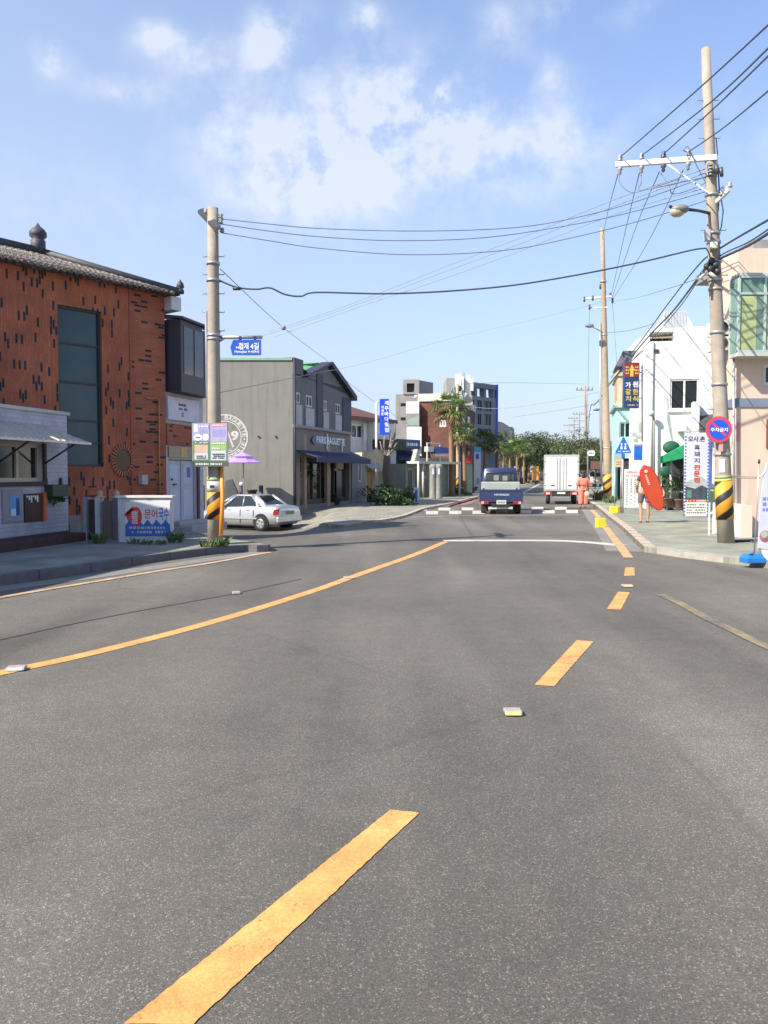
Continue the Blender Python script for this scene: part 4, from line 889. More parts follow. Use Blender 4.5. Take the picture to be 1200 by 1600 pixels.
# ------------------------------------------------------------------ brown roofed house, cream wall, blue banner sign
f, w = F2(546, 50.0, 606, 53.5); e0, e1 = f.hit(548, 650)[1], f.hit(548, 636)[1]
t = thing('brown_roof_house', 'small pale house with a brown tiled hip roof behind the bakery', 'house', f.pt(0, 0, 0))
rw = f.R(549, 663, 567, 685)
bldg(t, f, -1, w, -1, e0, 5, [rw], M('pale_house_wall', (.52, .54, .54), .8, .08, 3, streak=.15)); window(t, f, rw, 2, 1, M('white_frame', (.66, .66, .64), .5), GLASS, fw=.09)
e0 += .02
BRT = M('brown_tiles', (.13, .06, .04), .8, .25, 6)
part('roof', BRT, t, lambda m: [m.face([f.pt(-1.4, .5, e0 - .1), f.pt(w + .3, .5, e0 - .1), f.pt(w * .62, -2.5, e0 + 1.0), f.pt(.3, -2.5, e0 + 1.0)]), m.face([f.pt(w + .3, .5, e0 - .1), f.pt(w + .3, -5.3, e0 - .1), f.pt(w * .62, -2.5, e0 + 1.0)]), m.face([f.pt(-1.4, .5, e0 - .1), f.pt(.3, -2.5, e0 + 1.0), f.pt(-1.4, -5.3, e0 - .1)]), m.face([f.pt(-1.4, .5, e0 - .1), f.pt(-1.4, -5.3, e0 - .1), f.pt(w + .3, -5.3, e0 - .1), f.pt(w + .3, .5, e0 - .1)])])
part('fascia', M('brown_fascia', (.17, .08, .06), .7), t, lambda m: m.box(f, -1.4, w + .3, .5, .56, e0 - .3, e0 - .06))
rr_ = f.R(574, 660, 606, 700); part('white_wing', M('bright_house_wall', (.66, .66, .66), .8, .05), t, lambda m: m.box(f, rr_[0], rr_[1] + .2, .003, .5, 0, rr_[3]))
rr_ = f.R(566, 662, 570, 704); part('downpipe', M('white_frame', (.66, .66, .64)), t, lambda m: m.box(f, rr_[0], rr_[1], .01, .12, rr_[2], rr_[3]))
part('balcony', M('dark_balcony', (.05, .05, .04), .8), t, lambda m: m.box(f, f.hit(571, 700)[0], w + .3, .51, 1.2, f.hit(590, 703)[1], f.hit(590, 688)[1]))
CRM = M('cream_wall', (.50, .42, .27), .8, .1, 3, streak=.2)
f, w = F2(569, 47.5, 606, 48.5); tz = f.hit(585, 707)[1]
t = thing('cream_outbuilding', 'cream outbuilding with a tan gate under the blue vertical sign', 'building', f.pt(0, 0, 0))
rg = f.R(573, 732, 582, 783); rg = (rg[0], rg[1], .05, rg[3])
bldg(t, f, 0, w, -.5, tz, 2.5, [rg], CRM); part('gate', M('tan_gate', (.36, .23, .11), .7), t, lambda m: m.box(f, rg[0], rg[1], -.1, -.05, rg[2], rg[3]))
rr_ = f.R(584, 736, 604, 784); part('fence_panel', M('olive_panel', (.28, .26, .18), .8), t, lambda m: [m.box(f, rr_[0] + (rr_[1] - rr_[0]) * k / 5, rr_[0] + (rr_[1] - rr_[0]) * (k + .9) / 5, .003, .05, .0, rr_[3]) for k in range(5)])
part('canopy', M('grey_canopy', (.32, .32, .33), .6), t, lambda m: m.hexa([f.pt(.05, .003, tz - .7), f.pt(w * .6, .003, tz - .7), f.pt(w * .6, .8, tz - 1.0), f.pt(.05, .8, tz - 1.0), f.pt(.05, .003, tz - .6), f.pt(w * .6, .003, tz - .6), f.pt(w * .6, .8, tz - .9), f.pt(.05, .8, tz - .9)]))
f = FC(46.5); base = P(588.5, 783, 46.5); base.z = .05
t = thing('vertical_sign', 'tall blue vertical sign with white lettering on a thin pale pole', 'sign', base)
part('pole', M('pale_pole', (.55, .53, .48), .6), t, lambda m: m.tube([base, P(588, 629, 46.5)], .07, 10))
part('brace', M('pale_pole', (.55, .53, .48)), t, lambda m: [m.tube([P(588, y, 46.5), P(594, y, 46.5)], .025, 6) for y in (628, 676)])
r = f.R(593.3, 623.5, 607.8, 679); pn = quickbox('panel', M('vivid_blue', (.012, .07, .62), .4), t, f, r, -.1, .1, .01)
VB = M('sign_white', (.8, .8, .82))
for i, ch in enumerate('제주바다횟집'): text(ch, f, f.hit(604, 650)[0], r[3] - (r[3] - r[2]) * (i + .75) / 6.6, .22, .24, VB, pn, .105, bold=.03)
for i, ch in enumerate('싱싱한'): text(ch, f, f.hit(597.5, 650)[0], r[3] - (r[3] - r[2]) * (i * .65 + 1.5) / 6.6, .15, .16, VB, pn, .105, bold=.03)

# pruned bare tree with bushes at its foot
BARK = M('bark', (.10, .08, .06), .9, .25, 8, bump=.5)
b = GP(606, 782, .05); Yt = b.y
t = thing('pruned_tree', 'pruned bare tree with pale cut branches above dark bushes', 'tree', b)
part('trunk', BARK, t, lambda m: m.tube([b, P(606, 760, Yt), P(604, 735, Yt), P(605, 713, Yt)], [.3, .26, .25, .2], 10))
for a_, b__, c__ in (((604, 715), (599, 700), (601, 682)), ((605, 715), (609, 700), (612, 678)), ((605, 713), (614, 702), (620, 692)), ((604, 718), (597, 705), (594, 690)), ((607, 712), (611, 694), (608, 664)), ((609, 700), (617, 680), (617, 662))):
    part('branch', M('pale_branch', (.32, .27, .22), .9), t, lambda m: m.tube([P(*a_, Yt), P(*b__, Yt + .3), P(*c__, Yt - .2)], [.09, .06, .03], 7))
BUSH = leafmat('bush_leaf', (.015, .035, .012), (.06, .12, .025))
for i, (px, py, rr_, hh, lb) in enumerate(((594, 785, .85, 1.0, 'dark rounded bush left of the pruned tree'), (612, 790, 1.0, 1.1, 'dark rounded bush at the foot of the pruned tree'), (628, 789, .8, .9, 'dark bush right of the pruned tree beside the blue stand'), (618, 770, .5, 1.5, 'upright dark shrub behind the bush of the pruned tree'))):
    p = GP(px, py, .05); m = MB(); foliage(m, p + Vector((0, 0, hh * .35)), rr_ * .9, 900, .085, random.Random(40 + i), .8, 12); o = m.build('bush', BUSH, None, recalc=False, wloc=p); tag(o, lb, 'bush', 'bushes around the pruned tree')

# ------------------------------------------------------------------ shops between the tree and the palms
f, w = F2(602, 55, 643, 57.5); tz = f.hit(620, 690)[1]
t = thing('pharmacy', 'small shop with a dark blue roof sign and a green cross behind the pruned tree', 'shop building', f.pt(0, 0, 0))
rr1 = f.R(609, 730, 618, 778); rr2 = f.R(620, 730, 634, 780)
bldg(t, f, 0, w, -.5, tz, 4, [rr1, rr2], M('shop_wall', (.22, .22, .19), .8, .1))
window(t, f, rr1, 2, 1, M('pale_frame', (.5, .46, .44)), GLASS, fw=.08); window(t, f, rr2, 2, 1, M('pale_frame', (.5, .46, .44)), M('teal_glass', (.03, .06, .06), .1), fw=.08, name='door')
r = f.R(606, 687, 640, 702); sg = part('roof_sign', M('deep_blue', (.03, .06, .22), .45), t, lambda m: m.box(f, r[0], r[1], .2, .9, r[2], r[3]), .05)
part('lettering', VB, sg, lambda m: scribble(m, f, r[0] + .5, r[1] - .3, r[2] + .15, r[3] - .15, 1, .905, seed=21)); part('emblem', M('teal_emblem', (.03, .35, .38), .4), sg, lambda m: m.disc(f, r[0] + .75, (r[2] + r[3]) / 2, .2, .22, .903, .93))
part('awning', NAVY, t, lambda m: m.hexa([f.pt(.0, .003, r[2] - .2), f.pt(w, .003, r[2] - .2), f.pt(w, 1.1, r[2] - .75), f.pt(.0, 1.1, r[2] - .75), f.pt(.0, .003, r[2] - .05), f.pt(w, .003, r[2] - .05), f.pt(w, 1.1, r[2] - .6), f.pt(.0, 1.1, r[2] - .6)]))
mg = bpy.data.materials.new('green_light'); mg.use_nodes = True; bs_ = mg.node_tree.nodes['Principled BSDF']; bs_.inputs['Base Color'].default_value = (.1, .5, .3, 1); bs_.inputs['Emission Color'].default_value = (.15, .8, .45, 1); bs_.inputs['Emission Strength'].default_value = 1.2
a_, c_ = f.hit(624, 725); part('cross_light', mg, t, lambda m: [m.box(f, a_ - .08, a_ + .08, 1.12, 1.2, c_ - .22, c_ + .22), m.box(f, a_ - .22, a_ + .22, 1.12, 1.199, c_ - .08, c_ + .08)])
f, w = F2(634, 52, 700, 56)
t = thing('glass_shopfront', 'low shopfront with thin pale posts and a flat pale canopy right of the pharmacy', 'shop building', f.pt(0, 0, 0))
tz = f.hit(660, 725)[1]; hs = [f.R(637, 732, 646, 778), f.R(648, 730, 658, 776), f.R(662, 730, 667, 746)]
bldg(t, f, 0, w, -.5, tz, 2, hs, M('sage_wall', (.22, .235, .20), .8, .12, 3))
for h_ in hs: window(t, f, h_, 1, 1, M('pale_frame', (.5, .46, .44)), M('teal_glass', (.03, .06, .06)), fw=.07)
part('canopy', M('pale_canopy', (.5, .49, .45), .6), t, lambda m: m.box(f, 0, w, .003, 1.0, tz + .002, tz + .15)); part('brown_door', M('brown_door', (.16, .11, .08), .6), t, lambda m: m.box(f, *f.R(658.5, 748, 668, 779)[:2], .003, .06, .0, f.R(658.5, 748, 668, 779)[3]))
part('gable_board', M('stone_grey', (.36, .35, .30), .8), t, lambda m: m.prism(f, [f.hit(637, 722), f.hit(647, 722), f.hit(642.5, 702)], .2, .5))
for px in (635, 642.5, 700): part('post', M('pale_pole', (.55, .53, .48)), t, lambda m: m.tube([f.pt(f.hit(px, 730)[0], .9, 0), f.pt(f.hit(px, 730)[0], .9, tz)], .07, 8))
f, w = F2(656, 56, 704, 58.5); t = thing('blue_sign_shop', 'shop with a curved blue sign and pale balcony rail before the brick block', 'shop building', f.pt(0, 0, 0))
bldg(t, f, 0, w, -.5, f.hit(680, 716)[1], 2, [], M('stone_grey', (.36, .35, .30), .8))
part('fascia_sign', M('mid_blue', (.05, .10, .32), .45), t, lambda m: m.prism(f, [f.hit(671, 709), f.hit(697, 708), f.hit(697, 704), f.hit(690, 699.5), f.hit(680, 698), f.hit(671, 698)], .1, .5))
part('panel', M('pale_panel2', (.46, .5, .46), .5), t, lambda m: m.box(f, *f.R(661, 698, 670, 706)[:2], .1, .45, *f.R(661, 698, 670, 706)[2:])); part('rail', M('white_frame', (.66, .66, .64)), t, lambda m: [m.box(f, *f.R(661, 692, 683, 693.5)[:2], .3, .36, *f.R(661, 692, 683, 693.5)[2:]), m.box(f, *f.R(671, 710, 698, 713)[:2], .3, .5, *f.R(671, 710, 698, 713)[2:])] + [m.box(f, *f.R(x, 693, x + 1.2, 722)[:2], .3, .36, *f.R(x, 693, x + 1.2, 722)[2:]) for x in (661, 681)])
STN = M('stone_pillar', (.25, .25, .23), .9, .2, 5, bump=.5, streak=.3)
for px, lb in ((676.5, 'broad grey stone pillar, the left one of the pair near the palms'), (685.5, 'darker grey stone pillar, the right one of the pair near the palms')):
    p = GP(px, 779.5, .05); t = thing('stone_pillar', lb, 'pillar', p, 0, 'stone pillars by the pavement'); Yp = p.y; hh = P(px, 725, Yp).z
    part('shaft', STN, t, lambda m: m.lathe(p - Vector((0, 0, .05)), [(.24, 0), (.21, .15), (.2, hh - .35), (.23, hh - .25), (.23, hh - .08), (.12, hh)], 16)); part('plaque', M('pale_poster', (.6, .65, .7)), t, lambda m: m.box(FC(Yp - .22), p.x - .07, p.x + .05, 0, .02, 1.5, 1.85))
p = GP(649, 788, .05); f = FC(p.y); r = f.R(644, 762, 654, 786)
t = thing('sandwich_board', 'small blue and white standing sign by the kerb right of the bushes', 'standing sign', p)
quickbox('panel', M('pale_blue_board', (.46, .55, .68), .5), t, f, r, -.05, .05, .01); quickbox('stripe', M('mid_blue', (.05, .10, .32)), t, f, (r[0] + .15, r[0] + .25, r[2] + .05, r[3] - .1), .051, .06)
part('foot', DARKM, t, lambda m: [m.box(f, r[0], r[1], -.2, .2, 0.05, .1)]); part('lettering', VB, t, lambda m: scribble(m, f, r[0] + .02, r[0] + .13, r[2] + .2, r[3] - .1, 4, .052, seed=31))

# ------------------------------------------------------------------ brick block, concrete block, far house
f = Fr(P(655, HOR, 62.6), (.97, -.24)); f.o.z = 0; wb = f.hit(707, 650)[0]
BRD = brickmat('dark_brick', (.17, .065, .043), (.14, .052, .036), (.13, .08, .06), .5, .16, msize=.012)
t = thing('brick_block', 'brown brick commercial block with white side signs and rooftop antennas', 'building', f.pt(0, 0, 0))
tz = f.hit(680, 627)[1]; rw = f.R(686, 655, 697, 667); aw = f.hit(664, 672)
bldg(t, f, 0, wb, -.5, tz, 12, [rw], BRD); window(t, f, rw, 2, 1, M('white_frame', (.66, .66, .64)), M('teal_glass', (.03, .06, .06)), fw=.12)
PAR = M('pale_parapet', (.55, .55, .45), .7, .08, 3, streak=.2)
part('parapet', PAR, t, lambda m: m.box(f, -.1, wb + .1, -12.1, .1, tz + .002, f.hit(680, 615)[1]))
part('side_window', GLASS, t, lambda m: [m.hexa([f.pt(wb + .004, -b0, z0), f.pt(wb + .05, -b0, z0), f.pt(wb + .05, -b0, z0 + 1.1), f.pt(wb + .004, -b0, z0 + 1.1), f.pt(wb + .004, -b0 - 1.4, z0), f.pt(wb + .05, -b0 - 1.4, z0), f.pt(wb + .05, -b0 - 1.4, z0 + 1.1), f.pt(wb + .004, -b0 - 1.4, z0 + 1.1)]) for z0 in (3.0, 5.2) for b0 in (1.5, 4.5, 7.5)])
WS = M('white_signboard', (.78, .78, .76), .4, .03)
fl = FC(62.0)
for (x0, y0, x1, y1) in ((635, 627.5, 655, 646.5), (636, 667, 655.5, 696)):
    rr_ = fl.R(x0, y0, x1, y1); part('side_signboard', WS, t, lambda m: m.box(fl, rr_[0], rr_[1], -.6, 0, rr_[2], rr_[3]), .03)
rr_ = fl.R(636, 649, 655, 665); part('side_awning', M('sage_awning', (.30, .38, .34), .6), t, lambda m: m.prism(fl, [(rr_[0], rr_[2]), (rr_[1], rr_[2]), (rr_[1], rr_[3]), (rr_[0] + .1, rr_[3] - .3)], -.6, 0))
rr_ = fl.R(655.6, 667, 658.5, 722); part('white_pole', WS, t, lambda m: m.box(fl, rr_[0], rr_[1], -.1, .05, 0, rr_[3]))
rr_ = fl.R(645, 703, 658, 722); part('lower_signboard', WS, t, lambda m: m.prism(fl, [(rr_[0], rr_[3]), (rr_[1], rr_[3] + .1), (rr_[1], rr_[2]), (rr_[1] - .15, rr_[2] + .1)], -.2, 0)); rr_ = fl.R(638, 694, 656, 703); part('purple_sign', M('purple_sign', (.10, .02, .10), .5), t, lambda m: m.prism(fl, [(rr_[0], rr_[2]), (rr_[1], rr_[2] + .15), (rr_[1] + .0, rr_[3] - .1), (rr_[0], rr_[3])], .01, .3))
ANT = M('antenna_white', (.62, .62, .6), .5, .1, 5)
Ya = 64.0
for i, (px, y0, y1, wd) in enumerate(((713, 586, 606, .10), (717, 585, 604, .12), (722, 590, 612, .08), (727, 592, 620, .10), (731, 587, 618, .12), (736, 592, 612, .12), (725, 583, 640, .05))):
    an_ = part('antenna', ANT if i != 6 else STEEL, t, lambda m: (m.box(FC(Ya - .3 * (i % 3)), P(px, 600, Ya).x - wd, P(px, 600, Ya).x + wd, -.08, .08, P(600, y1, Ya).z, P(600, y0, Ya).z), m.tube([P(px, y1 + 12, Ya - .3 * (i % 3)) + Vector((0, .12, 0)), P(px, y0 - 2, Ya - .3 * (i % 3)) + Vector((0, .12, 0))], .03, 6)))
part('roof_unit', M('roof_unit', (.45, .42, .36), .7), t, lambda m: m.box(FC(Ya), P(706, 600, Ya).x, P(738, 600, Ya).x, -.4, .4, tz - .2, P(600, 618, Ya).z))
part('dish', DARKM, t, lambda m: m.ball(P(716, 607, Ya - .9), .3, sz=(1, .3, .8)))

GC = M('grey_concrete', (.30, .285, .28), .85, .1, 1.5, streak=.2)
f = Fr((P(712, HOR, 75).x, 75, 0), (.68, .73)); wg = (P(774, HOR, 79.5) - P(712, HOR, 75)).length
tz = f.hit(740, 597)[1]
t = thing('concrete_block', 'grey concrete office block with an open top loggia and a blue right edge', 'building', f.pt(0, 0, 0))
hs = []
for (y0, y1, xs_) in ((625, 641, ((725, 730), (735, 741), (745, 753), (756, 768))), (646, 663, ((724, 731), (735, 742), (746, 752), (757, 767))), (669, 686, ((724, 731), (735, 742), (746, 752), (757, 767)))):
    for x0, x1 in xs_: hs.append((f.hit(x0, y0)[0], f.hit(x1, y0)[0], f.hit(745, y1)[1], f.hit(745, y0)[1]))
lz = f.hit(740, 618.5)[1]
bldg(t, f, 0, wg, -.5, lz, 1.6, hs, M('blue_grey_concrete', (.20, .215, .25), .8, .1, 1.5))
for h_ in hs: window(t, f, h_, 2, 1, DARKM, GLASS, fw=.06)
def loggia(m):
    m.box(f, 0, wg, -.7, 0, tz - .45, tz); 
    for x in (0, .24, .47, .70, .93): m.box(f, x * wg, x * wg + .3, -.6, -.01, lz + .002, tz - .45)
part('loggia', M('loggia_frame', (.16, .18, .22), .8), t, loggia)
part('blue_fin', M('fin_blue', (.03, .07, .33), .5), t, lambda m: m.box(f, wg + .002, wg + .3, -.6, .05, 0, tz + .05))
fl = FC(78.0)
r = fl.R(696, 593, 713, 720); part('side_wing', GC, t, lambda m: m.box(fl, r[0], r[1], -3, 1.2, 0, r[3]))
r = fl.R(618.5, 616, 697, 720); w1_ = fl.R(626, 630, 634, 635); w2_ = fl.R(626, 652, 634, 657)
fl2 = Fr((r[0], 78, 0), (1, 0)); L0 = r[1] - r[0]
bldg(t, fl2, 0, L0, 0, r[3], 3, [(w1_[0] - r[0], w1_[1] - r[0], w1_[2], w1_[3]), (w2_[0] - r[0], w2_[1] - r[0], w2_[2], w2_[3])], GC, name='rear_wall')
part('rear_panes', GLASS, t, lambda m: m.box(fl2, .3, 1.1, -.2, -.1, w2_[2] - .1, w1_[3] + .1))
r2 = fl.R(630, 593, 655, 615); r3 = fl.R(655, 594, 678, 615); hh_ = fl.R(635.5, 599, 647.5, 613)
fl3 = Fr((r2[0], 77.9, 0), (1, 0)); bldg(t, fl3, 0, r2[1] - r2[0], r[3] + .002, r2[3], 2.5, [(hh_[0] - r2[0], hh_[1] - r2[0], hh_[2], hh_[3])], GC, name='stair_tower', rev=.4)
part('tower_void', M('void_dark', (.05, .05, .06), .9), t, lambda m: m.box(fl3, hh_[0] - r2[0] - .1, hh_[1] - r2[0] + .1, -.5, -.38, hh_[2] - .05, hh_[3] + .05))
part('stair_tower_side', M('blue_grey_concrete', (.20, .215, .25)), t, lambda m: m.hexa([fl.pt(r3[0], .0, r[3] + .002), fl.pt(r3[1], -1.2, r[3] + .002), fl.pt(r3[1], -1.2, r3[3] - .1), fl.pt(r3[0], .0, r3[3]), fl.pt(r3[0], -2.4, r[3] + .002), fl.pt(r3[1], -2.6, r[3] + .002), fl.pt(r3[1], -2.6, r3[3] - .1), fl.pt(r3[0], -2.4, r3[3])]))
part('roof_pipe', ANT, t, lambda m: m.ball(P(650, 620, 77.5), .18))
f, w = F2(772, 130, 803, 134)
t = thing('far_house', 'pale distant house with a roof terrace behind the palm row', 'house', f.pt(0, 0, 0))
bldg(t, f, 0, w, 0, f.hit(785, 668)[1], 5, [f.R(777, 675, 781, 681), f.R(788, 676, 793, 682)], M('far_wall', (.42, .38, .32), .8)); part('pane', GLASS, t, lambda m: m.box(f, .2, w - .2, -.3, -.12, 4, 9))
part('gable', M('far_wall', (.42, .38, .32)), t, lambda m: m.prism(f, [f.hit(774, 668), f.hit(802, 675), f.hit(800, 669), f.hit(786, 660), f.hit(774, 657)], -4, -.05)); part('terrace_frame', M('white_frame', (.66, .66, .64)), t, lambda m: [m.box(f, f.hit(x, 655)[0], f.hit(x, 655)[0] + .2, -2, -1.8, 8, f.hit(x, 652)[1]) for x in (779, 790)] + [m.prism(f, [f.hit(776, 655), f.hit(791, 655), f.hit(782, 650)], -2, -1.7)])

# standing street signs near the palms
p = GP(745, 770, .05); f = FC(p.y); t = thing('bank_sign', 'pale pylon sign with a blue head among the palms', 'sign', p)
quickbox('panel', M('pale_pylon', (.55, .56, .58), .5), t, f, (f.R(740, 700, 751, 770)[0], f.R(740, 700, 751, 770)[1], 0.04, f.hit(745, 706)[1]), -.12, .12, .02); quickbox('head', M('head_blue', (.08, .30, .50), .4), t, f, f.R(739.5, 698.5, 751.5, 706), -.15, .15, .04)
quickbox('emblem', M('vivid_blue', (.012, .07, .62)), t, f, f.R(743, 709, 748, 717), .121, .13)
p = GP(733, 772, .05); f = FC(p.y); t = thing('red_sign', 'red sign on a grey post between the second palm and the pylon sign', 'sign', p)
quickbox('post', M('dark_green_post', (.06, .09, .08), .6), t, f, (f.R(728, 725, 738, 770)[0], f.R(728, 725, 738, 770)[1], 0.04, f.hit(733, 725)[1]), -.15, .1); quickbox('panel', M('sign_red', (.42, .05, .04), .5), t, f, f.R(729, 711, 737, 724), -.05, .1)
p = GP(837, 757, .02); 
t = thing('orange_sign', 'small orange standing sign far down the left side of the road', 'standing sign', p); quickbox('panel', M('sign_orange', (.62, .30, .08), .5), t, FC(p.y), (p.x - .5, p.x + .4, .6, 2.6), -.1, .1); quickbox('post', DARKM, t, FC(p.y), (p.x - .1, p.x + .1, 0, .6), -.05, .05)

# ------------------------------------------------------------------ palms
TRK = M('palm_trunk', (.26, .15, .085), .95, .3, 9, bump=.6); FRD = leafmat('palm_frond', (.045, .095, .02), (.16, .24, .055)); DEAD = leafmat('dead_frond', (.16, .11, .05), (.28, .2, .1))
def palm_mesh(seed, hh=6.0, rc=1.35):
    rd = random.Random(seed); q = Vector((rd.uniform(-.2, .2), rd.uniform(-.2, .2), hh))
    tr = MB(); tr.tube([q * k / 14 * 1.0 for k in range(15)], [.18 - .07 * k / 14 + (.015 if k % 2 else 0) + (.07 if k == 0 else 0) for k in range(15)], 12)
    cr = MB(); dd = MB()
    for i in range(66):
        ph = rd.uniform(0, 6.283); el = math.asin(rd.uniform(-.75, .98)); dead = el < -.5
        d = Vector((math.cos(ph) * math.cos(el), math.sin(ph) * math.cos(el), math.sin(el))); lp = rc * rd.uniform(.42, .6); e = q + d * lp; mm = dd if dead else cr
        sd = d.cross(Vector((0, 0, 1))).normalized(); upv = sd.cross(d)
        mm.face([q + sd * .02, q - sd * .02, e - sd * .015, e + sd * .015])
        for k in range(11):
            an = R(-75 + 15 * k); dr = (d * math.cos(an) + sd * math.sin(an)).normalized(); ll = rc * rd.uniform(.42, .6) * (1 - .25 * abs(k - 5) / 5); wv = dr.cross(upv).normalized() * .035
            mid_ = e + dr * ll * .6; tip = e + dr * ll + Vector((0, 0, -ll * rd.uniform(.15, .45)))
            mm.face([e, mid_ - wv, tip, mid_ + wv])
    return tr, cr, dd
def make_palm(seed, hh, rc):
    t = thing('palm_tree', 'x', 'palm tree', (0, 0, 0), 0, 'palms lining the left side of the road')
    a_, b_, c_ = palm_mesh(seed, hh, rc); a_.build('trunk', TRK, t, local=True); b_.build('crown', FRD, t, local=True, recalc=False); c_.build('dead_fronds', DEAD, t, local=True, recalc=False); return t
protos = [make_palm(3, 6.2, 1.55), make_palm(8, 5.0, 1.45), make_palm(12, 5.0, 1.4)]
pl = [(706, 768, 56, 640, 'tallest palm tree with a shaggy crown in front of the brick block', 0), (727, 770, 60, 680, 'second palm tree just right of the utility pole by the brick block', 1),
      (757, 766, 70, 690, 'third palm tree with a bright crown in front of the concrete block', 2), (776, 763, 78, 695, 'fourth palm tree right of the one before the concrete block', 1), (797, 760, 92, 702, 'palm tree fifth from the left of the row', 2),
      (808, 758, 104, 700, 'palm tree sixth from the left of the row', 1), (818, 756, 116, 706, 'palm tree seventh from the left of the row', 2), (826, 755, 128, 706, 'palm tree eighth from the left of the row', 1), (833, 754, 140, 709, 'palm tree ninth from the left of the row', 2), (841, 753, 152, 711, 'last small palm tree left of the white box truck', 1),
      (785, 762, 86, 705, 'low palm tree between the fourth and fifth trunks', 1)]
usedp = set()
for i, (px, py, Y, cy, lb, k) in enumerate(pl):
    pr_ = protos[k]
    if k in usedp: o = copy_tree(pr_)
    else: o = pr_; usedp.add(k)
    o['label'] = lb; p = P(px, py, Y); p.z = .04; hh_ = (6.2, 5.0, 5.0)[k]; s_ = (P(600, cy, Y).z) / hh_
    o.matrix_basis = Matrix.Translation(p) @ Matrix.Rotation(i * 1.7, 4, 'Z') @ Matrix.Diagonal((min(s_, 1.35) if i else 1.0, min(s_, 1.35) if i else 1.0, s_, 1))
# weeds and hedges at palm feet
for i, (px, py, r_, h_, lb) in enumerate(((695, 770, .6, .5, 'dark low bush at the foot of the tallest palm'), (722, 774, .7, .6, 'bright weeds around the second palm'), (752, 768, .9, 1.9, 'tall green shrub between the pylon sign and the pickup'), (765, 764, .8, 1.6, 'dark hedge directly behind the pickup cab'), (742, 770, .5, .6, 'low weeds below the pylon sign'), (795, 757, 1.2, 2.2, 'green shrub behind the right edge of the pickup'), (822, 752, 1.4, 2.4, 'distant green shrub under the palm row'))):
    p = GP(px, py, .05); m = MB(); foliage(m, p + Vector((0, 0, h_ * .45)), r_, 420, .09, random.Random(60 + i), h_ / r_ * .6, 8); o = m.build('shrub', (BUSH, WEED)[i % 2], None, recalc=False, wloc=p); tag(o, lb, 'shrub', 'shrubs under the palms')
# utility pole among the palms
b_ = GP(716, 772, .05); Yp = b_.y; t_ = P(714.5, 600, Yp)
t = pole_base('utility_pole', 'slim utility pole standing between the two tallest palms', b_, t_, .15, .10, 12, mat=M('warm_pole', (.42, .34, .2), .8))
hazard(t, b_, t_, 745, 760, Yp, .16, .5, -1)
part('transformer', STEEL, t, lambda m: [m.lathe(P(714.5, 628, Yp) + Vector((-.35, -.2, 0)), [(.16, 0), (.17, .5), (.1, .55)], 12)])
b_ = GP(723, 768, .05); t_ = P(722, 618, b_.y)
t = pole_base('utility_pole', 'shorter utility pole just right of the slim one by the palms', b_, t_, .15, .10, 12, mat=M('warm_pole', (.42, .34, .2)))

# ------------------------------------------------------------------ far trees
TREEL = leafmat('tree_leaf', (.035, .055, .02), (.12, .15, .05)); TREED = leafmat('dark_tree_leaf', (.025, .045, .02), (.09, .12, .045))
def make_tree(seed, leaf):
    t = thing('broadleaf_tree', 'x', 'tree', (0, 0, 0), 0, 'trees at the end of the road')
    rd = random.Random(seed)
    part('trunk', BARK, t, lambda m: (m.tube([(0, 0, 0), (.1, 0, 2), (0, .1, 4)], [.3, .22, .15], 8), [m.tube([(0, 0, 2.6), (rd.uniform(-1.2, 1.2), rd.uniform(-1, 1), 4.6)], [.12, .05], 6) for _ in range(5)]), local=True)
    part('crown', leaf, t, lambda m: foliage(m, (0, 0, 4.6), 2.9, 5200, .15, rd, .85, 18), recalc=False, local=True); return t
tp = [make_tree(1, TREEL), make_tree(2, TREED), make_tree(3, TREEL)]
tl = [(812, 684, 125), (824, 676, 135), (838, 680, 145), (852, 688, 160), (866, 685, 150), (879, 690, 135), (893, 688, 105), (905, 684, 92), (917, 690, 80), (929, 682, 95), (942, 690, 88), (958, 690, 100), (845, 684, 170), (872, 694, 175), (800, 694, 150), (783, 698, 160)]
ot = ['leftmost', 'second', 'third', 'fourth', 'fifth', 'sixth', 'seventh', 'eighth', 'ninth', 'tenth', 'eleventh', 'last', 'farthest', 'dim', 'low', 'hazy']
tlab = ['rounded green tree rising behind the fifth palm', 'tallest green tree crown behind the palm row', 'dark tree crown behind the last palms', 'tree crown right above the left edge of the white truck', 'tree crown right above the middle of the white truck box', 'tree crown above the right door of the white truck', 'tree just right of the white truck roof', 'tree behind the thin lamp pole right of the white truck', 'nearest dark tree behind the round white sign', 'tree rising left of the tall right utility pole', 'dark tree directly behind the tall right utility pole', 'tree half hidden behind the mint green shop', 'farthest tree seen between the palms and the white truck', 'farthest tree low behind the white truck', 'low tree in front of the far house', 'low hazy tree under the far house roof']
for i, (px, cy, Y) in enumerate(tl):
    k = i % 3; o = tp[k] if i < 3 else copy_tree(tp[k]); o['label'] = tlab[i]
    p = P(px, 745, Y); p.z = 0; top = P(600, cy, Y).z; s_ = top / 7.2
    o.matrix_basis = Matrix.Translation(p) @ Matrix.Rotation(i * 2.1, 4, 'Z') @ Matrix.Diagonal((s_ * 1.1, s_ * 1.1, s_, 1))
m = MB(); foliage(m, (P(835, 740, 210).x, 230, 2.5), 9, 5000, .55, random.Random(99), .4, 40, (6, 1, 1)); o = m.build('far_woodland', TREED, None, recalc=False, wloc=(30, 230, 0)); tag(o, 'dark line of woodland closing the far end of the road', 'woodland', None, 'stuff')
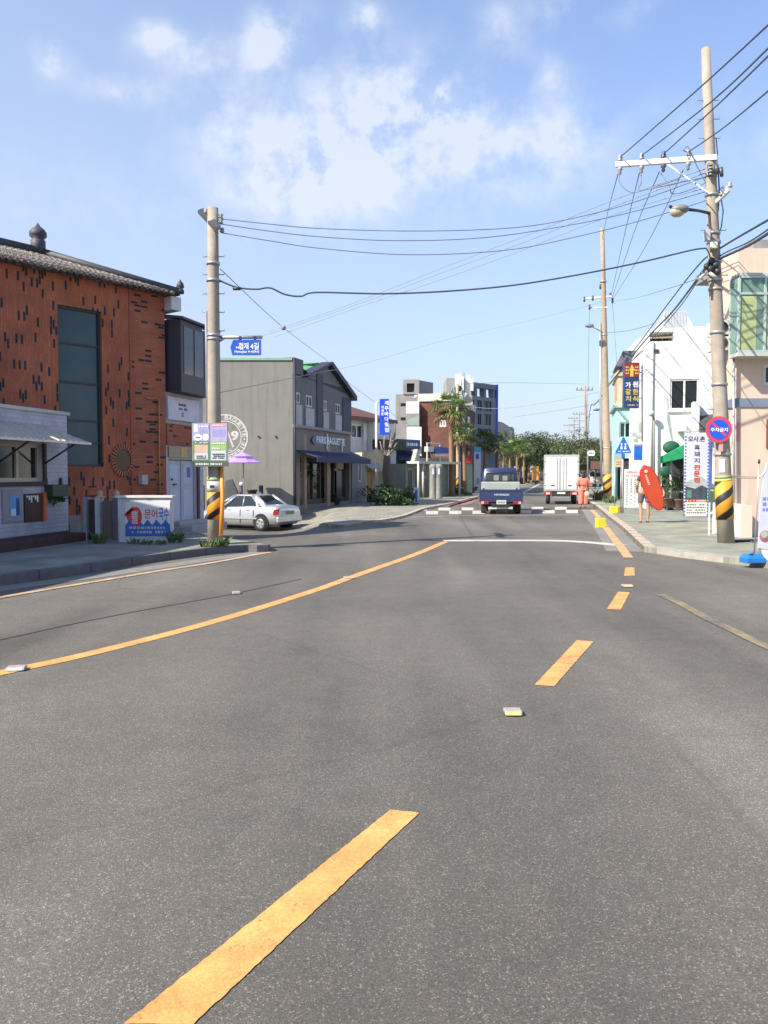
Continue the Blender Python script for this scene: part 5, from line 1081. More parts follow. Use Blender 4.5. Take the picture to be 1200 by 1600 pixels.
# ------------------------------------------------------------------ right: pink building
PINK = M('pink_plaster', (.66, .50, .40), .85, .07, 1.2, streak=.16, bump=.1)
GB = M('grey_blue_band', (.18, .21, .28), .7, .1)
f = Fr((8.08, 19.2, 0), (1, 0)); tz = P(1147, 388, 19.2).z
t = thing('pink_building', 'pink plastered building with a green glass bay at the right edge', 'building', (8.08, 19.2, .1))
r1 = f.R(1193, 569, 1240, 602); r1 = (r1[0], r1[1], r1[2], r1[3])
m = MB(); side = [(8.08, 19.2), (8.08, 20.25), (9.6, 24), (17, 24), (17, 19.2)]
vs = [Vector((x, y, z)) for z in (-.1, tz) for x, y in side]
m.mesh(vs, [(0, 1, 6, 5), (1, 2, 7, 6), (2, 3, 8, 7), (3, 4, 9, 8)], False); m.face([vs[i] for i in (5, 6, 7, 8, 9)]); m.build('side_wall', PINK, t, recalc=False)
m = MB(); As = [0, r1[0], r1[1], 8.9]; Cs = [-.1, r1[2], r1[3], tz]
for i in range(3):
    for j in range(3):
        b = -.12 if i == 1 and j == 1 else 0; m.face([f.pt(As[i], b, Cs[j]), f.pt(As[i + 1], b, Cs[j]), f.pt(As[i + 1], b, Cs[j + 1]), f.pt(As[i], b, Cs[j + 1])])
q = [(r1[0], r1[2]), (r1[1], r1[2]), (r1[1], r1[3]), (r1[0], r1[3])]
for k in range(4): (x, z), (x2, z2) = q[k], q[(k + 1) % 4]; m.face([f.pt(x, 0, z), f.pt(x2, 0, z2), f.pt(x2, -.12, z2), f.pt(x, -.12, z)])
m.build('front_wall', PINK, t, recalc=False)
window(t, f, r1, 2, 1, M('white_frame', (.66, .66, .64)), GLASS, fw=.07)
z0, z1 = P(1170, 636, 19.2).z, P(1170, 622.5, 19.2).z
part('band', GB, t, lambda m: [m.box(f, -.02, 8.9, .003, .03, z0, z1), m.bx(8.05, 8.077, 19.172, 20.25, z0, z1)])
part('parapet', M('grey_parapet', (.25, .25, .26), .8, .15), t, lambda m: m.bx(8.5, 17, 19.4, 23, tz + .002, tz + .25))
BAYG = M('bay_green_glass', (.16, .25, .20), .06, .25, 1.3)
rb = f.R(1152, 431, 1235, 551, .45)
by = part('bay', M('bay_sill', (.48, .50, .46), .6), t, lambda m: [m.box(f, rb[0], rb[1], .003, .5, rb[2] - .08, rb[2]), m.box(f, rb[0], rb[1], .003, .5, rb[3], rb[3] + .06)])
part('frame', M('bay_pale_frame', (.46, .56, .5), .4, .1, metal=.2), by, lambda m: [m.box(f, x, x + .05, .44, .5, rb[2], rb[3]) for x in (rb[0], rb[0] + .58, rb[1] - .05)] + [m.box(f, rb[0], rb[1], .445, .495, z, z + .05) for z in (rb[2] + .002, rb[3] - .42, rb[3] - .052)] + [m.box(f, rb[0], rb[0] + .05, .003, .06, rb[2], rb[3])])
part('pane', BAYG, by, lambda m: [m.box(f, rb[0] + .02, rb[1] - .02, .455, .47, rb[2] + .01, rb[3] - .01), m.box(f, rb[0] + .015, rb[0] + .03, .02, .45, rb[2] + .01, rb[3] - .01)])
part('curtain', M('yellow_green_curtain', (.36, .42, .20), .8, .2, 4), by, lambda m: [m.box(f, rb[0] + .07 + k * .58, rb[0] + .42 + k * .58, .471, .475, rb[2] + .06, rb[3] - .45) for k in range(2)])
part('conduit', STEEL, t, lambda m: m.tube([P(1147.5, 838, 19.1), P(1146.5, 700, 19.1), P(1146.5, 560, 19.1)], .03, 8)); 
for i, (y0, y1) in enumerate(((503, 526), (528, 550))):
    za, zb = P(1140, y1, 19.9).z, P(1140, y0, 19.9).z
    ac = part('air_conditioner', M('ac_white', (.6, .6, .58), .5), t, lambda m: m.bx(7.72, 8.07, 19.55, 20.1, za, zb - .02), .01); part('grille', DARKM, ac, lambda m: m.lathe((7.9, 19.545, (za + zb) / 2), [(.11, 0), (.11, -.012)], 16, 'Y'))
part('pink_stripe', M('pink_sticker', (.65, .25, .27), .6), t, lambda m: m.box(f, .02, .1, .004, .012, P(600, 690, 19.2).z, P(600, 660, 19.2).z))
part('shutter', M('red_brown_jamb', (.12, .05, .045)), t, lambda m: m.box(f, *f.R(1197, 655, 1215, 700)[:2], .004, .1, *f.R(1197, 655, 1215, 700)[2:]))
r = FC(18.7).R(1157, 790, 1176, 842); t = thing('wall_stub', 'low cream wall block in front of the pink building', 'wall', (r[0], 18.7, .1))
part('block', M('cream_block', (.66, .56, .46), .85, .06, 3, bump=.1), t, lambda m: m.hexa([Vector((x, y, z)) for x, zt in ((r[0], r[3] + .04), (r[1], r[3] - .02)) for y, z in ((18.7, .05), (19.19, .05), (19.19, zt), (18.7, zt))]), .01)

# ------------------------------------------------------------------ white building
WB = M('white_plaster_wall', (.76, .76, .73), .85, .05, 1.2, streak=.2, bump=.1)
f = Fr((P(1007, HOR, 34.5).x, 34.5, 0), (.977, -.215)); WR = f.hit(1170, 600)[0]; tz = f.hit(1080, 511)[1]
t = thing('white_building', 'white rendered building with a big two pane window and a ribbed white attic', 'building', f.pt(0, 0, .1))
rw = f.R(1047, 592, 1092, 640); rs = f.R(1034, 716, 1072, 790); z534 = f.hit(1010, 534)[1]; rs = (rs[0], rs[1], .12, rs[3])
bldg(t, f, 0, WR, -.1, z534, 9, [rw, rs], WB, rev=.2)
zb = f.hit(1034, 536)[1]; a16, a53 = f.hit(1015.5, 520)[0], f.hit(1053, 520)[0]
part('upper_wall', WB, t, lambda m: [m.box(f, a53, WR, -8, 0, z534 + .001, tz), m.box(f, 0, a16, -8, -.0, z534 + .001, f.hit(1010, 522)[1]), m.box(f, a16, a53, -8, -1.2, z534 + .001, tz - .05), m.box(f, a16, a53, -8, -.05, tz - .14, tz - .002)])
window(t, f, (a16 + .05, a53 - .05, zb + .05, f.hit(1034, 517)[1]), 3, 1, M('brownish_frame', (.32, .26, .2), .6), GLASS, b=-1.18, fw=.05)
part('rail', M('brownish_frame', (.32, .26, .2)), t, lambda m: m.box(f, a16, a53, -.06, -.02, zb + .2, zb + .26))
window(t, f, rw, 2, 1, M('white_frame', (.66, .66, .64)), GLASS, b=-.1, fw=.07)
part('sill', WB, t, lambda m: m.box(f, rw[0] - .05, rw[1] + .05, .003, .1, rw[2] - .1, rw[2]))
f3 = Fr(f.pt(0, -1.5, 0), f.u); tr = [f3.hit(*q) for q in ((1018, 516), (1038, 487), (1071, 487), (1093, 513))]; tr[0] = (tr[0][0], tz - .2); tr[3] = (tr[3][0], tz - .2)
at_ = part('attic', M('corrugated_white', (.62, .64, .66), .5, .06, 4, metal=.1), t, lambda m: m.prism(f3, tr, -3, 0))
def ribs(m):
    for k in range(15):
        a = tr[1][0] + (tr[2][0] - tr[1][0]) * k / 14; m.box(f3, a, a + .035, .002, .035, tz - .2, tr[1][1])
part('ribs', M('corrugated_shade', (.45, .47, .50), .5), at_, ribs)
part('pilaster', WB, t, lambda m: m.box(f, *f.R(1080, 629, 1090, 680)[:2], .003, .5, *f.R(1080, 629, 1090, 680)[2:]), .01)
part('dark_awning', M('dark_awning', (.07, .065, .07), .8), t, lambda m: m.hexa([f.pt(f.hit(1091, 660)[0], .003, f.hit(1091, 672)[1]), f.pt(f.hit(1125, 660)[0], .003, f.hit(1091, 672)[1]), f.pt(f.hit(1125, 660)[0], .6, f.hit(1091, 672)[1]), f.pt(f.hit(1091, 660)[0], .6, f.hit(1091, 672)[1]), f.pt(f.hit(1091, 660)[0], .003, f.hit(1091, 650)[1]), f.pt(f.hit(1125, 660)[0], .003, f.hit(1091, 645)[1]), f.pt(f.hit(1125, 660)[0], .5, f.hit(1091, 650)[1]), f.pt(f.hit(1091, 660)[0], .5, f.hit(1091, 660)[1])]))
ap = f.R(1097, 577, 1114, 650)
part('arched_panel', M('pale_relief', (.56, .62, .64), .8), t, lambda m: m.prism(f, [(ap[0], ap[2]), (ap[1], ap[2]), (ap[1], ap[3] - .6), (ap[1] - .15, ap[3] - .2), (ap[0] + .15, ap[3]), (ap[0], ap[3] - .1)], .003, .04))
part('grey_dado', M('pale_dado', (.56, .62, .64)), t, lambda m: m.prism(f, [(.6, f.hit(1030, 618)[1]), (rw[0] - .1, f.hit(1030, 618)[1]), (rw[0] - .1, rs[3] + .1), (1.2, rs[3] + .1), (1.0, 3.2)], .002, .008))
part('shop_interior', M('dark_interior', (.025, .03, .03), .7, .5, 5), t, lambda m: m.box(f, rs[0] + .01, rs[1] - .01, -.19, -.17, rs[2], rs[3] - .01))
part('air_conditioner', M('ac_white', (.6, .6, .58), .5), t, lambda m: m.box(f, *f.R(1057, 661, 1071, 675)[:2], .05, .4, *f.R(1057, 661, 1071, 675)[2:]), .02)
part('wall_vent', DARKM, t, lambda m: m.box(f, *f.R(1020, 546, 1029, 551)[:2], .003, .06, *f.R(1020, 546, 1029, 551)[2:]))
part('downpipe', M('grey_pipe', (.42, .42, .42), .5), t, lambda m: m.tube([f.pt(.25, .06, .2), f.pt(.25, .06, z534)], .045, 8))
fs = Fr((P(1000, HOR, 34.2).x, 34.2, 0), (1, 0)); r = f.R(987, 646, 1004, 694)
part('wall_pipe', M('grey_pipe', (.42, .42, .42), .5), t, lambda m: [m.tube([P(1022, 745, 34.2), P(1022, 654, 34.2), P(1019, 648, 34.2)], .05, 8), m.ball(P(1018, 646, 34.1), .13)])

# ------------------------------------------------------------------ mint shop with the beige upper floor
f = Fr((P(962, HOR, 45.5).x, 45.5, 0), (.975, -.22)); MW_ = f.hit(1012, 600)[0]; MINT = M('mint_wall', (.38, .60, .56), .8, .08, 2, streak=.12); BEI = M('beige_wall', (.60, .47, .32), .8, .06, 2, streak=.1)
t = thing('mint_shop', 'mint green shop with a beige upper storey beside the white building', 'shop building', f.pt(0, 0, .1))
rw = f.R(968, 660, 985, 684); ro = f.R(965, 716, 1000, 782); z1, z2 = f.hit(975, 637)[1], f.hit(975, 577)[1]
bldg(t, f, 0, MW_, -.1, z1, 5, [rw, (ro[0], ro[1], .15, ro[3])], MINT); window(t, f, rw, 2, 1, MINT, GLASS, fw=.06)
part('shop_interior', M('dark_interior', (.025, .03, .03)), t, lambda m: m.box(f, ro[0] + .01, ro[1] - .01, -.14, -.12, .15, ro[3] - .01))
part('cornice', MINT, t, lambda m: m.box(f, -.15, MW_, -5.1, .15, z1 + .002, z1 + .14))
part('upper_floor', BEI, t, lambda m: m.box(f, .05, MW_, -4.9, -.05, z1 + .145, z2))
part('upper_cornice', BEI, t, lambda m: m.box(f, -.05, MW_, -5, .05, z2 - .35, z2 - .15))
part('side_window', M('brownish_frame', (.32, .26, .2)), t, lambda m: [m.hexa([f.pt(.048, -b_, z) for z in (z1 + .5, z1 + 1.5) for b_ in (.6, 1.1)][:2] + [f.pt(.048, -1.1, z1 + 1.5), f.pt(.048, -.6, z1 + 1.5)] + [f.pt(.02, -.6, z1 + .5), f.pt(.02, -1.1, z1 + .5), f.pt(.02, -1.1, z1 + 1.5), f.pt(.02, -.6, z1 + 1.5)]), m.hexa([f.pt(.048, -2.0, z1 + .5), f.pt(.048, -2.5, z1 + .5), f.pt(.048, -2.5, z1 + 1.5), f.pt(.048, -2.0, z1 + 1.5), f.pt(.02, -2.0, z1 + .5), f.pt(.02, -2.5, z1 + .5), f.pt(.02, -2.5, z1 + 1.5), f.pt(.02, -2.0, z1 + 1.5)])])
p4 = [f.hit(961, 573), f.hit(973, 549), f.hit(1004, 549), f.hit(990, 560), f.hit(978, 573)]
part('dark_roof', M('dark_roof_sheet', (.13, .12, .13), .7, .2, 5), t, lambda m: m.prism(f, p4, -3, .25)); part('roof_sheet', M('corrugated_white', (.62, .64, .66)), t, lambda m: m.prism(f, [f.hit(978, 549), f.hit(994, 530), f.hit(1012, 520), f.hit(1016, 548)], -5, -.3))
part('post', MINT, t, lambda m: m.box(f, *f.R(956, 722, 960.5, 780)[:2], .1, .35, .1, f.R(956, 722, 961, 780)[3]))
p = GP(942, 772, .1); t = thing('mint_post', 'mint green gatepost left of the striped utility pole', 'post', p); part('post', MINT, t, lambda m: m.box(FC(p.y), *FC(p.y).R(940.5, 725, 944.5, 772)[:2], -.1, .1, .1, FC(p.y).hit(942, 725)[1])); part('cap', MINT, t, lambda m: m.box(FC(p.y), FC(p.y).hit(940, 725)[0] - .03, FC(p.y).hit(945, 725)[0] + .03, -.15, .15, FC(p.y).hit(942, 725)[1] + .002, FC(p.y).hit(942, 723)[1]))

# signs on and in front of them
YT = M('sign_yellow', (.62, .47, .10), .5)
f = FC(31.0); r = f.R(974, 567, 997.5, 638)
t = thing('projecting_sign', 'tall projecting sign in red, navy and yellow on the corner of the white building', 'sign', f.pt(r[0], 0, r[2]))
bo = quickbox('box', M('sign_navy2', (.018, .055, .15), .4), t, f, r, -.12, .12, .01); rr_ = f.R(974.3, 567.5, 997.2, 590); quickbox('top_panel', M('sign_dark_red', (.24, .03, .03), .4), bo, f, rr_, .121, .13)
part('arrow', YT, bo, lambda m: m.prism(f, [f.hit(*q) for q in ((983, 589), (988, 589), (988, 580), (990.5, 579), (985.8, 570), (981.5, 579), (983, 580))], .131, .14))
part('small_print', YT, bo, lambda m: [scribble(m, f, *f.R(976, 572, 981, 586), 3, .131, seed=41), scribble(m, f, *f.R(990.5, 572, 996, 586), 3, .131, seed=42), scribble(m, f, *f.R(979, 631.5, 995, 635), 1, .122, seed=43)])
for ch, px, py, mt in (('가', 980, 602, VB), ('원', 991.5, 601, VB), ('갈', 980, 612.5, YT), ('한', 991.5, 612.5, YT), ('치', 980, 623.5, YT), ('식', 991.5, 623.5, YT)): text(ch, f, *f.hit(px, py), 8.6 * 31 / FPX, 9 * 31 / FPX, mt, bo, .123, bold=.03)
part('bracket', STEEL, t, lambda m: [m.tube([P(997, y, 31), P(1004, y, 31)], .02, 6) for y in (582, 622)] + [m.tube([P(1003.5, 570, 31), P(1003.5, 690, 31)], .03, 6)])
f = FC(32.5); r = f.R(986.5, 645, 1004, 697)
t = thing('hanging_sheet', 'white hanging sheet with a faded green drawing below the projecting sign', 'banner', f.pt(r[0], 0, r[2])); bo = quickbox('cloth', WS, t, f, r, -.02, .01)
part('drawing', M('faded_green', (.40, .50, .42), .7), bo, lambda m: [m.disc(f, *f.hit(991, 679), .10, .09, .012, .016, 9), m.disc(f, *f.hit(997, 683), .12, .08, .012, .017, 7), m.disc(f, *f.hit(993, 688), .09, .07, .012, .018, 8), m.disc(f, *f.hit(1000, 668), .07, .22, .012, .015, 12)])
r = f.R(991, 696, 1004, 719); t = thing('hanging_sign', 'bright blue panel hanging under the white sheet', 'panel', f.pt(r[0], 0, r[2])); quickbox('panel', M('bright_blue', (.02, .14, .60), .5), t, f, r, -.05, 0, .01); quickbox('frame', STEEL, t, f, (r[0] - .03, r[1] + .03, r[3], r[3] + .04), -.06, .02)
# crossing warning sign
b_ = GP(973, 802, .11); f = FC(b_.y)
t = thing('crossing_sign', 'blue triangular pedestrian sign on a slim grey post at the pavement edge', 'road sign', b_)
part('post', M('post_grey', (.40, .38, .35), .6), t, lambda m: m.tube([b_, P(973, 690, b_.y)], .035, 8))
tri = [f.hit(*q) for q in ((961, 706), (962, 708.5), (985, 708.5), (986, 706), (974.5, 683), (973, 683))]
pl_ = part('plate', M('road_sign_blue', (.015, .16, .58), .35), t, lambda m: m.prism(f, tri, .04, .06)); part('pictogram', VB, pl_, lambda m: [m.disc(f, *f.hit(x, 694), .035, .035, .061, .066, 10) for x in (970.5, 976.5)] + [m.prism(f, [f.hit(x - 2, 702), f.hit(x + 1.5, 702), f.hit(x + .8, 696), f.hit(x - .8, 696)], .061, .066) for x in (970.5, 976.5)])
part('small_print', VB, pl_, lambda m: scribble(m, f, *f.R(965, 704, 983, 706.8), 1, .061, seed=44)); part('lower_plate', M('road_sign_blue', (.015, .16, .58)), t, lambda m: m.box(f, *f.R(970.5, 709, 976, 716)[:2], .04, .055, *f.R(970.5, 709, 976, 716)[2:]))
f = FC(30.6); r = f.R(959.5, 708, 971.5, 730); t = thing('notice_board', 'small grey and yellow notice board left of the triangular sign post', 'notice board', f.pt(r[0], 0, r[2])); bo = quickbox('board', M('notice_grey', (.42, .44, .40), .6), t, f, r, -.03, 0); quickbox('lower_panel', M('notice_yellow', (.62, .56, .34), .6), bo, f, f.R(961, 719, 971, 729.5), .001, .006)
part('small_print', M('print_red', (.5, .12, .1), .6), bo, lambda m: scribble(m, f, *f.R(962, 720, 970, 727), 2, .007, seed=45)); part('leg', STEEL, t, lambda m: [m.tube([P(x, 730, 30.58), Vector((P(x, 730, 30.58).x, 30.58, .1))], .018, 6) for x in (961, 970.5)])
# menu board
f = FC(33.3); r = f.R(975.5, 733, 1005, 793)
t = thing('menu_board', 'big white menu board with a red headline behind the surfer', 'menu board', f.pt((r[0] + r[1]) / 2, 0, .11)); bo = quickbox('board', WS, t, f, r, -.04, 0, .005); h_ = r[3] - r[2]; w_ = r[1] - r[0]
PR = M('print_red', (.5, .12, .1)); PK = M('print_grey_dark', (.13, .15, .13), .6)
text('메뉴안내', f, (r[0] + r[1]) / 2, r[3] - h_ * .085, w_ * .7, h_ * .07, PR, bo, .002, bold=.02); part('red_line', PR, bo, lambda m: [scribble(m, f, r[0] + .06, r[1] - .06, r[3] - h_ * .20, r[3] - h_ * .15, 1, .001, seed=46)])
def cols(m):
    for i, x in enumerate((.14, .36, .56, .76, .93)):
        for k in range(15):
            if i in (1, 2, 3) and k > 7 and (k + i) % 2: continue
            m.box(f, r[0] + w_ * x - .025, r[0] + w_ * x + .025, .001, .004, r[3] - h_ * (.27 + k * .048), r[3] - h_ * (.245 + k * .048))
    m.box(f, r[0] + .1, r[1] - .1, .001, .004, r[3] - h_ * .60, r[3] - h_ * .59)
part('small_print', PK, bo, cols); part('leg', STEEL, t, lambda m: [m.tube([f.pt(x, -.1, .1), f.pt(x, -.06, r[3] - .1)], .015, 6) for x in (r[0] + .1, r[1] - .1)])
# black pork banner
f = FC(27.6); r = f.R(1070, 676, 1107, 808)
t = thing('standing_banner', 'tall white restaurant banner with a red and black title and a blue scalloped edge', 'banner', f.pt((r[0] + r[1]) / 2, 0, .11)); h_ = r[3] - r[2]; w_ = r[1] - r[0]
r = (r[0], r[1], .13, r[3]); bo = quickbox('cloth', M('banner_cloth', (.62, .65, .72), .6, .04), t, f, r, -.03, 0, .004)
part('edge', M('navy_edge', (.10, .16, .42), .6), bo, lambda m: [m.disc(f, x, r[2] + h_ * (k + .5) / 26, .035, .034, .001, .003, 8) for k in range(25) for x in (r[0] + .01, r[1] - .01)])
part('bottom_patch', WS, bo, lambda m: m.box(f, r[0] + .03, r[1] - .03, .001, .003, r[2] + .03, r[2] + h_ * .17)); part('red_band', M('banner_red', (.62, .05, .04)), bo, lambda m: m.box(f, r[0] + .03, r[1] - .03, .004, .006, r[2] + h_ * .17, r[2] + h_ * .205))
part('photo_dark', M('photo_dark', (.06, .08, .10), .6, .5, 5), bo, lambda m: m.prism(f, [(r[0] + .03, r[2] + h_ * .205), (r[1] - .03, r[2] + h_ * .205), (r[1] - .03, r[2] + h_ * .34), (r[0] + w_ * .72, r[2] + h_ * .37), (r[0] + w_ * .45, r[2] + h_ * .33), (r[0] + .03, r[2] + h_ * .36)], .001, .003))
part('photo_green', M('photo_green', (.10, .25, .20), .6), bo, lambda m: m.box(f, r[0] + .08, r[0] + .24, .004, .006, r[2] + h_ * .22, r[2] + h_ * .31)); part('photo_hill', M('photo_pale', (.40, .45, .48), .6, .3, 5), bo, lambda m: m.prism(f, [(r[0] + .03, r[2] + h_ * .365), (r[0] + w_ * .45, r[2] + h_ * .34), (r[1] - .03, r[2] + h_ * .36), (r[1] - .03, r[2] + h_ * .42), (r[0] + w_ * .7, r[2] + h_ * .47), (r[0] + w_ * .3, r[2] + h_ * .44), (r[0] + .03, r[2] + h_ * .4)], .001, .0028))
NV = M('ink_navy', (.05, .06, .18), .6)
text('모사.촌', f, r[0] + w_ * .47, r[3] - h_ * .075, w_ * .72, h_ * .065, NV, bo, .003, bold=.03)
for i, ch in enumerate('흑돼지'): text(ch, f, r[0] + w_ * .5, r[3] - h_ * (.175 + .078 * i), w_ * .24, h_ * .062, NV, bo, .003, bold=.025)
RB = M('banner_red', (.62, .05, .04))
for i, ch in enumerate('전문점'): text(ch, f, r[0] + w_ * .5, r[3] - h_ * (.41 + .075 * i), w_ * .26, h_ * .064, RB, bo, .008, bold=.025)
part('small_print', PK, bo, lambda m: scribble(m, f, r[0] + .08, r[1] - .08, r[2] + .08, r[2] + h_ * .155, 4, .0035, .5, .8, seed=47)); part('small_print', WS, bo, lambda m: scribble(m, f, r[0] + .08, r[1] - .08, r[2] + h_ * .173, r[2] + h_ * .2, 1, .0065, seed=48))
part('pole', STEEL, t, lambda m: [m.tube([f.pt(x, -.05, .1), f.pt(x, -.05, r[3] + .1)], .018, 6) for x in (r[0], r[1])] + [m.tube([f.pt(r[0], -.05, r[3] + .05), f.pt(r[1], -.05, r[3] + .05)], .015, 6)])
# blue strip banner behind and small sign stand
f = FC(26.5); r = f.R(1108, 690, 1113, 760); t = thing('blue_flag', 'narrow blue and white flag banner squeezed between the restaurant banner and the pole', 'flag', f.pt(r[0], 0, .11)); quickbox('cloth', M('flag_blue', (.10, .16, .45), .6, .5, 3), t, f, r, -.02, 0); part('pole', STEEL, t, lambda m: m.tube([f.pt(r[1], -.03, .1), f.pt(r[1], -.03, r[3] + .1)], .012, 6))
p = GP(1113, 836, .11); f = FC(p.y); t = thing('sign_stand', 'small dark green sign on a worn white stand left of the no parking pole', 'standing sign', p)
quickbox('panel', M('deep_green_panel', (.06, .12, .09), .5), t, f, f.R(1107.5, 762, 1118.5, 785), -.03, 0, .005); part('trim', M('pale_trim', (.62, .64, .58), .7), t, lambda m: [m.box(f, *f.R(1107.5, 785.5, 1109.5, 834)[:2], -.03, 0, .11, f.hit(1110, 785)[1]), m.box(f, *f.R(1114, 785.5, 1118, 834)[:2], -.03, 0, .13, f.hit(1110, 785)[1]), m.box(f, *f.R(1107.5, 800, 1118, 803)[:2], -.031, .001, *f.R(1107, 800, 1118, 803)[2:])])
part('small_print', M('pale_trim', (.62, .64, .58)), t, lambda m: scribble(m, f, *f.R(1110, 764, 1116, 768), 1, .001, seed=49))

# green canopy with plants below
GCN = M('green_canvas', (.02, .33, .13), .6, .08, 4); DGC = M('dark_green_canvas', (.012, .09, .05), .7, .15, 4)
a_, b_ = P(1031, 716, 31.0), P(1070, 692, 31.0); gz_ = .11
t = thing('green_canopy', 'bright green canvas canopy on a pale pole beside the restaurant banner', 'canopy', Vector((P(1048, 790, 33.0).x, 33.0, gz_)))
part('cloth', GCN, t, lambda m: [m.hexa([P(1031, 724, 31.6), P(1070, 716, 31.6), P(1070, 716, 33.8), P(1036, 724, 33.8), P(1031, 714, 31.6), P(1070, 694, 31.6), P(1070, 693, 33.8), P(1036, 712, 33.8)])], .02); part('pole', M('pale_pole', (.55, .53, .48)), t, lambda m: m.tube([Vector((P(1048.5, 760, 32.9).x, 32.9, .1)), P(1048.5, 715, 32.9)], .05, 8)); part('foot', DARKM, t, lambda m: m.lathe(Vector((P(1048.5, 760, 32.9).x, 32.9, .1)), [(.16, 0), (.15, .06), (.05, .1)], 12))
p = P(1046, 740, 34.0); t = thing('green_parasol', 'folded dark green parasol behind the green canopy', 'parasol', Vector((p.x, 34.0, gz_)))
part('canopy', DGC, t, lambda m: [m.ball(P(1049, 699, 34.0), .3, sz=(1.2, .6, .9)), m.ball(P(1040, 737, 34.1), .26, sz=(1.1, .5, .9))]); part('pole', DARKM, t, lambda m: m.tube([Vector((p.x, 34, .1)), P(1049, 699, 34)], .025, 6))
for i, (px, py, hh, lb) in enumerate(((1060, 794, 1.3, 'leafy plant under the right side of the green canopy'), (1041, 792, .8, 'low plant in a pot left of the canopy pole'))): pot(lb, px, py, 32.6, .25, .35, M('brown_pot', (.15, .09, .06), .7), WEED if i else DL, hh, grp='plants under the green canopy')
p = P(1057, 738, 33.2)
t = thing('table', 'dark table with pale cloth under the green canopy', 'table', (p.x, 33.4, gz_)); part('tabletop', M('pale_cloth', (.6, .6, .56), .8), t, lambda m: m.bx(p.x - .5, p.x + .5, 33.1, 33.8, .78, .83), .01)
for sx in (-.45, .43):
    for sy in (33.14, 33.72): part('leg', DARKM, t, lambda m: m.bx(p.x + sx, p.x + sx + .04, sy, sy + .04, .11, .78))

# ------------------------------------------------------------------ right utility pole with everything on it
b1r = GP(1134.5, 848, .11); RY = b1r.y; t1r = P(1102.5, 76, RY)
t = pole_base('utility_pole', 'tallest leaning utility pole at the right with a wide pale crossarm', b1r, t1r, .172, .088, 24)
op = lambda py: onp(b1r, t1r, py, RY)
hazard(t, b1r, t1r, 752, 811, RY, .178, .42, -1)
part('wrap', M('yellow_green_wrap', (.55, .60, .12), .5, .15, 8), t, lambda m: m.tube([op(752), op(748)], .176, 24)); part('wrap', M('dull_green_wrap', (.25, .33, .16), .6), t, lambda m: m.tube([op(747.5), op(743)], .176, 24))
part('sticker', M('torn_paper', (.75, .75, .72), .7, .1, 12), t, lambda m: m.hexa([op(738) + Vector((-.13, -.135, 0)), op(738) + Vector((-.03, -.172, 0)), op(738) + Vector((-.03, -.165, 0)), op(738) + Vector((-.13, -.125, 0)), op(718) + Vector((-.13, -.135, 0)), op(718) + Vector((-.03, -.172, 0)), op(718) + Vector((-.03, -.165, 0)), op(718) + Vector((-.13, -.125, 0))]))
for y, r_ in ((710, .18), (601, .165), (452, .15), (409, .148), (379, .142), (365, .142), (305, .135), (275, .125), (520, .155), (438, .15)): band(t, b1r, t1r, op(y).z, r_, .05)
rungs(t, b1r, t1r, [op(y).z for y in (157, 186, 216)], .10, .12)
rungs(t, b1r, t1r, [op(y).z for y in (360, 430, 640)], .14, .12)
f = FC(RY - .16); fl_ = Fr((0, RY - .16, 0), (1, 0))
L_, R_ = P(962, 257.5, RY + .9), P(1121, 246, RY - .14)
def arm(m, A, B, h, d):
    u = (B - A).normalized(); n = Vector((-u.y, u.x, 0)).normalized() * d; z = Vector((0, 0, h)); m.hexa([A - n - z, A + n - z, A + n + z, A - n + z, B - n - z, B + n - z, B + n + z, B - n + z])
ca = part('crossarm', M('arm_white', (.58, .60, .62), .5, .15, 8), t, lambda m: arm(m, L_, R_, .055, .045), .006)
arm_pt = lambda px: L_ + (R_ - L_) * ((px - 962) / 159)
for px, mt in ((969, INS), (1004, INS), (1039, INSD), (1077, INS)):
    q = arm_pt(px); part('insulator', mt, ca, lambda m: (m.lathe(q + Vector((0, 0, .055)), [(.05, 0), (.07, .03), (.035, .05), (.06, .08), (.03, .11), (.045, .14), (0, .15)], 12), m.lathe(q - Vector((0, 0, .06)), [(.045, 0), (.06, -.05), (.03, -.08), (.04, -.14), (0, -.17)], 10)))
part('brace', STEEL, ca, lambda m: arm(m, arm_pt(1045) - Vector((0, 0, .06)), op(306) + Vector((-.08, -.12, 0)), .018, .018))
ub = part('side_arm', M('arm_white', (.58, .60, .62)), t, lambda m: [arm(m, op(318) + Vector((.05, -.1, 0)), P(1140, 296, RY - .5), .035, .03), arm(m, op(306) + Vector((.05, 0, 0)), P(1130, 293, RY + .3), .03, .02)])
part('insulator', INS, ub, lambda m: [m.lathe(P(x, y, RY - .3), [(.04, 0), (.06, .04), (.03, .07), (.05, .1), (0, .13)], 10) for x, y in ((1128, 306), (1136, 300), (1140, 294))])
part('fuse_holder', INSD, t, lambda m: [m.tube([P(x, y, RY - .2), P(x + 2, y + 14, RY - .2)], [.05, .035], 8) for x, y in ((1126, 262), (1119, 258))] + [m.tube([P(1108, 256, RY - .18), P(1110, 276, RY - .18)], .045, 8)])
part('spool', INS, t, lambda m: [m.lathe(P(1110, 259 + 5 * k, RY - .2), [(.05, 0), (.05, .015), (.03, .02), (.03, .04)], 10) for k in range(4)])
part('junction_box', M('box_grey', (.45, .46, .45), .5), t, lambda m: m.box(f, *f.R(1099, 360, 1107, 378)[:2], 0, .12, *f.R(1099, 360, 1107, 378)[2:]), .01)
part('junction_box', M('box_cream', (.62, .60, .48), .5), t, lambda m: m.box(f, *f.R(1107, 380, 1118, 390)[:2], .01, .12, *f.R(1107, 380, 1118, 390)[2:]), .01)
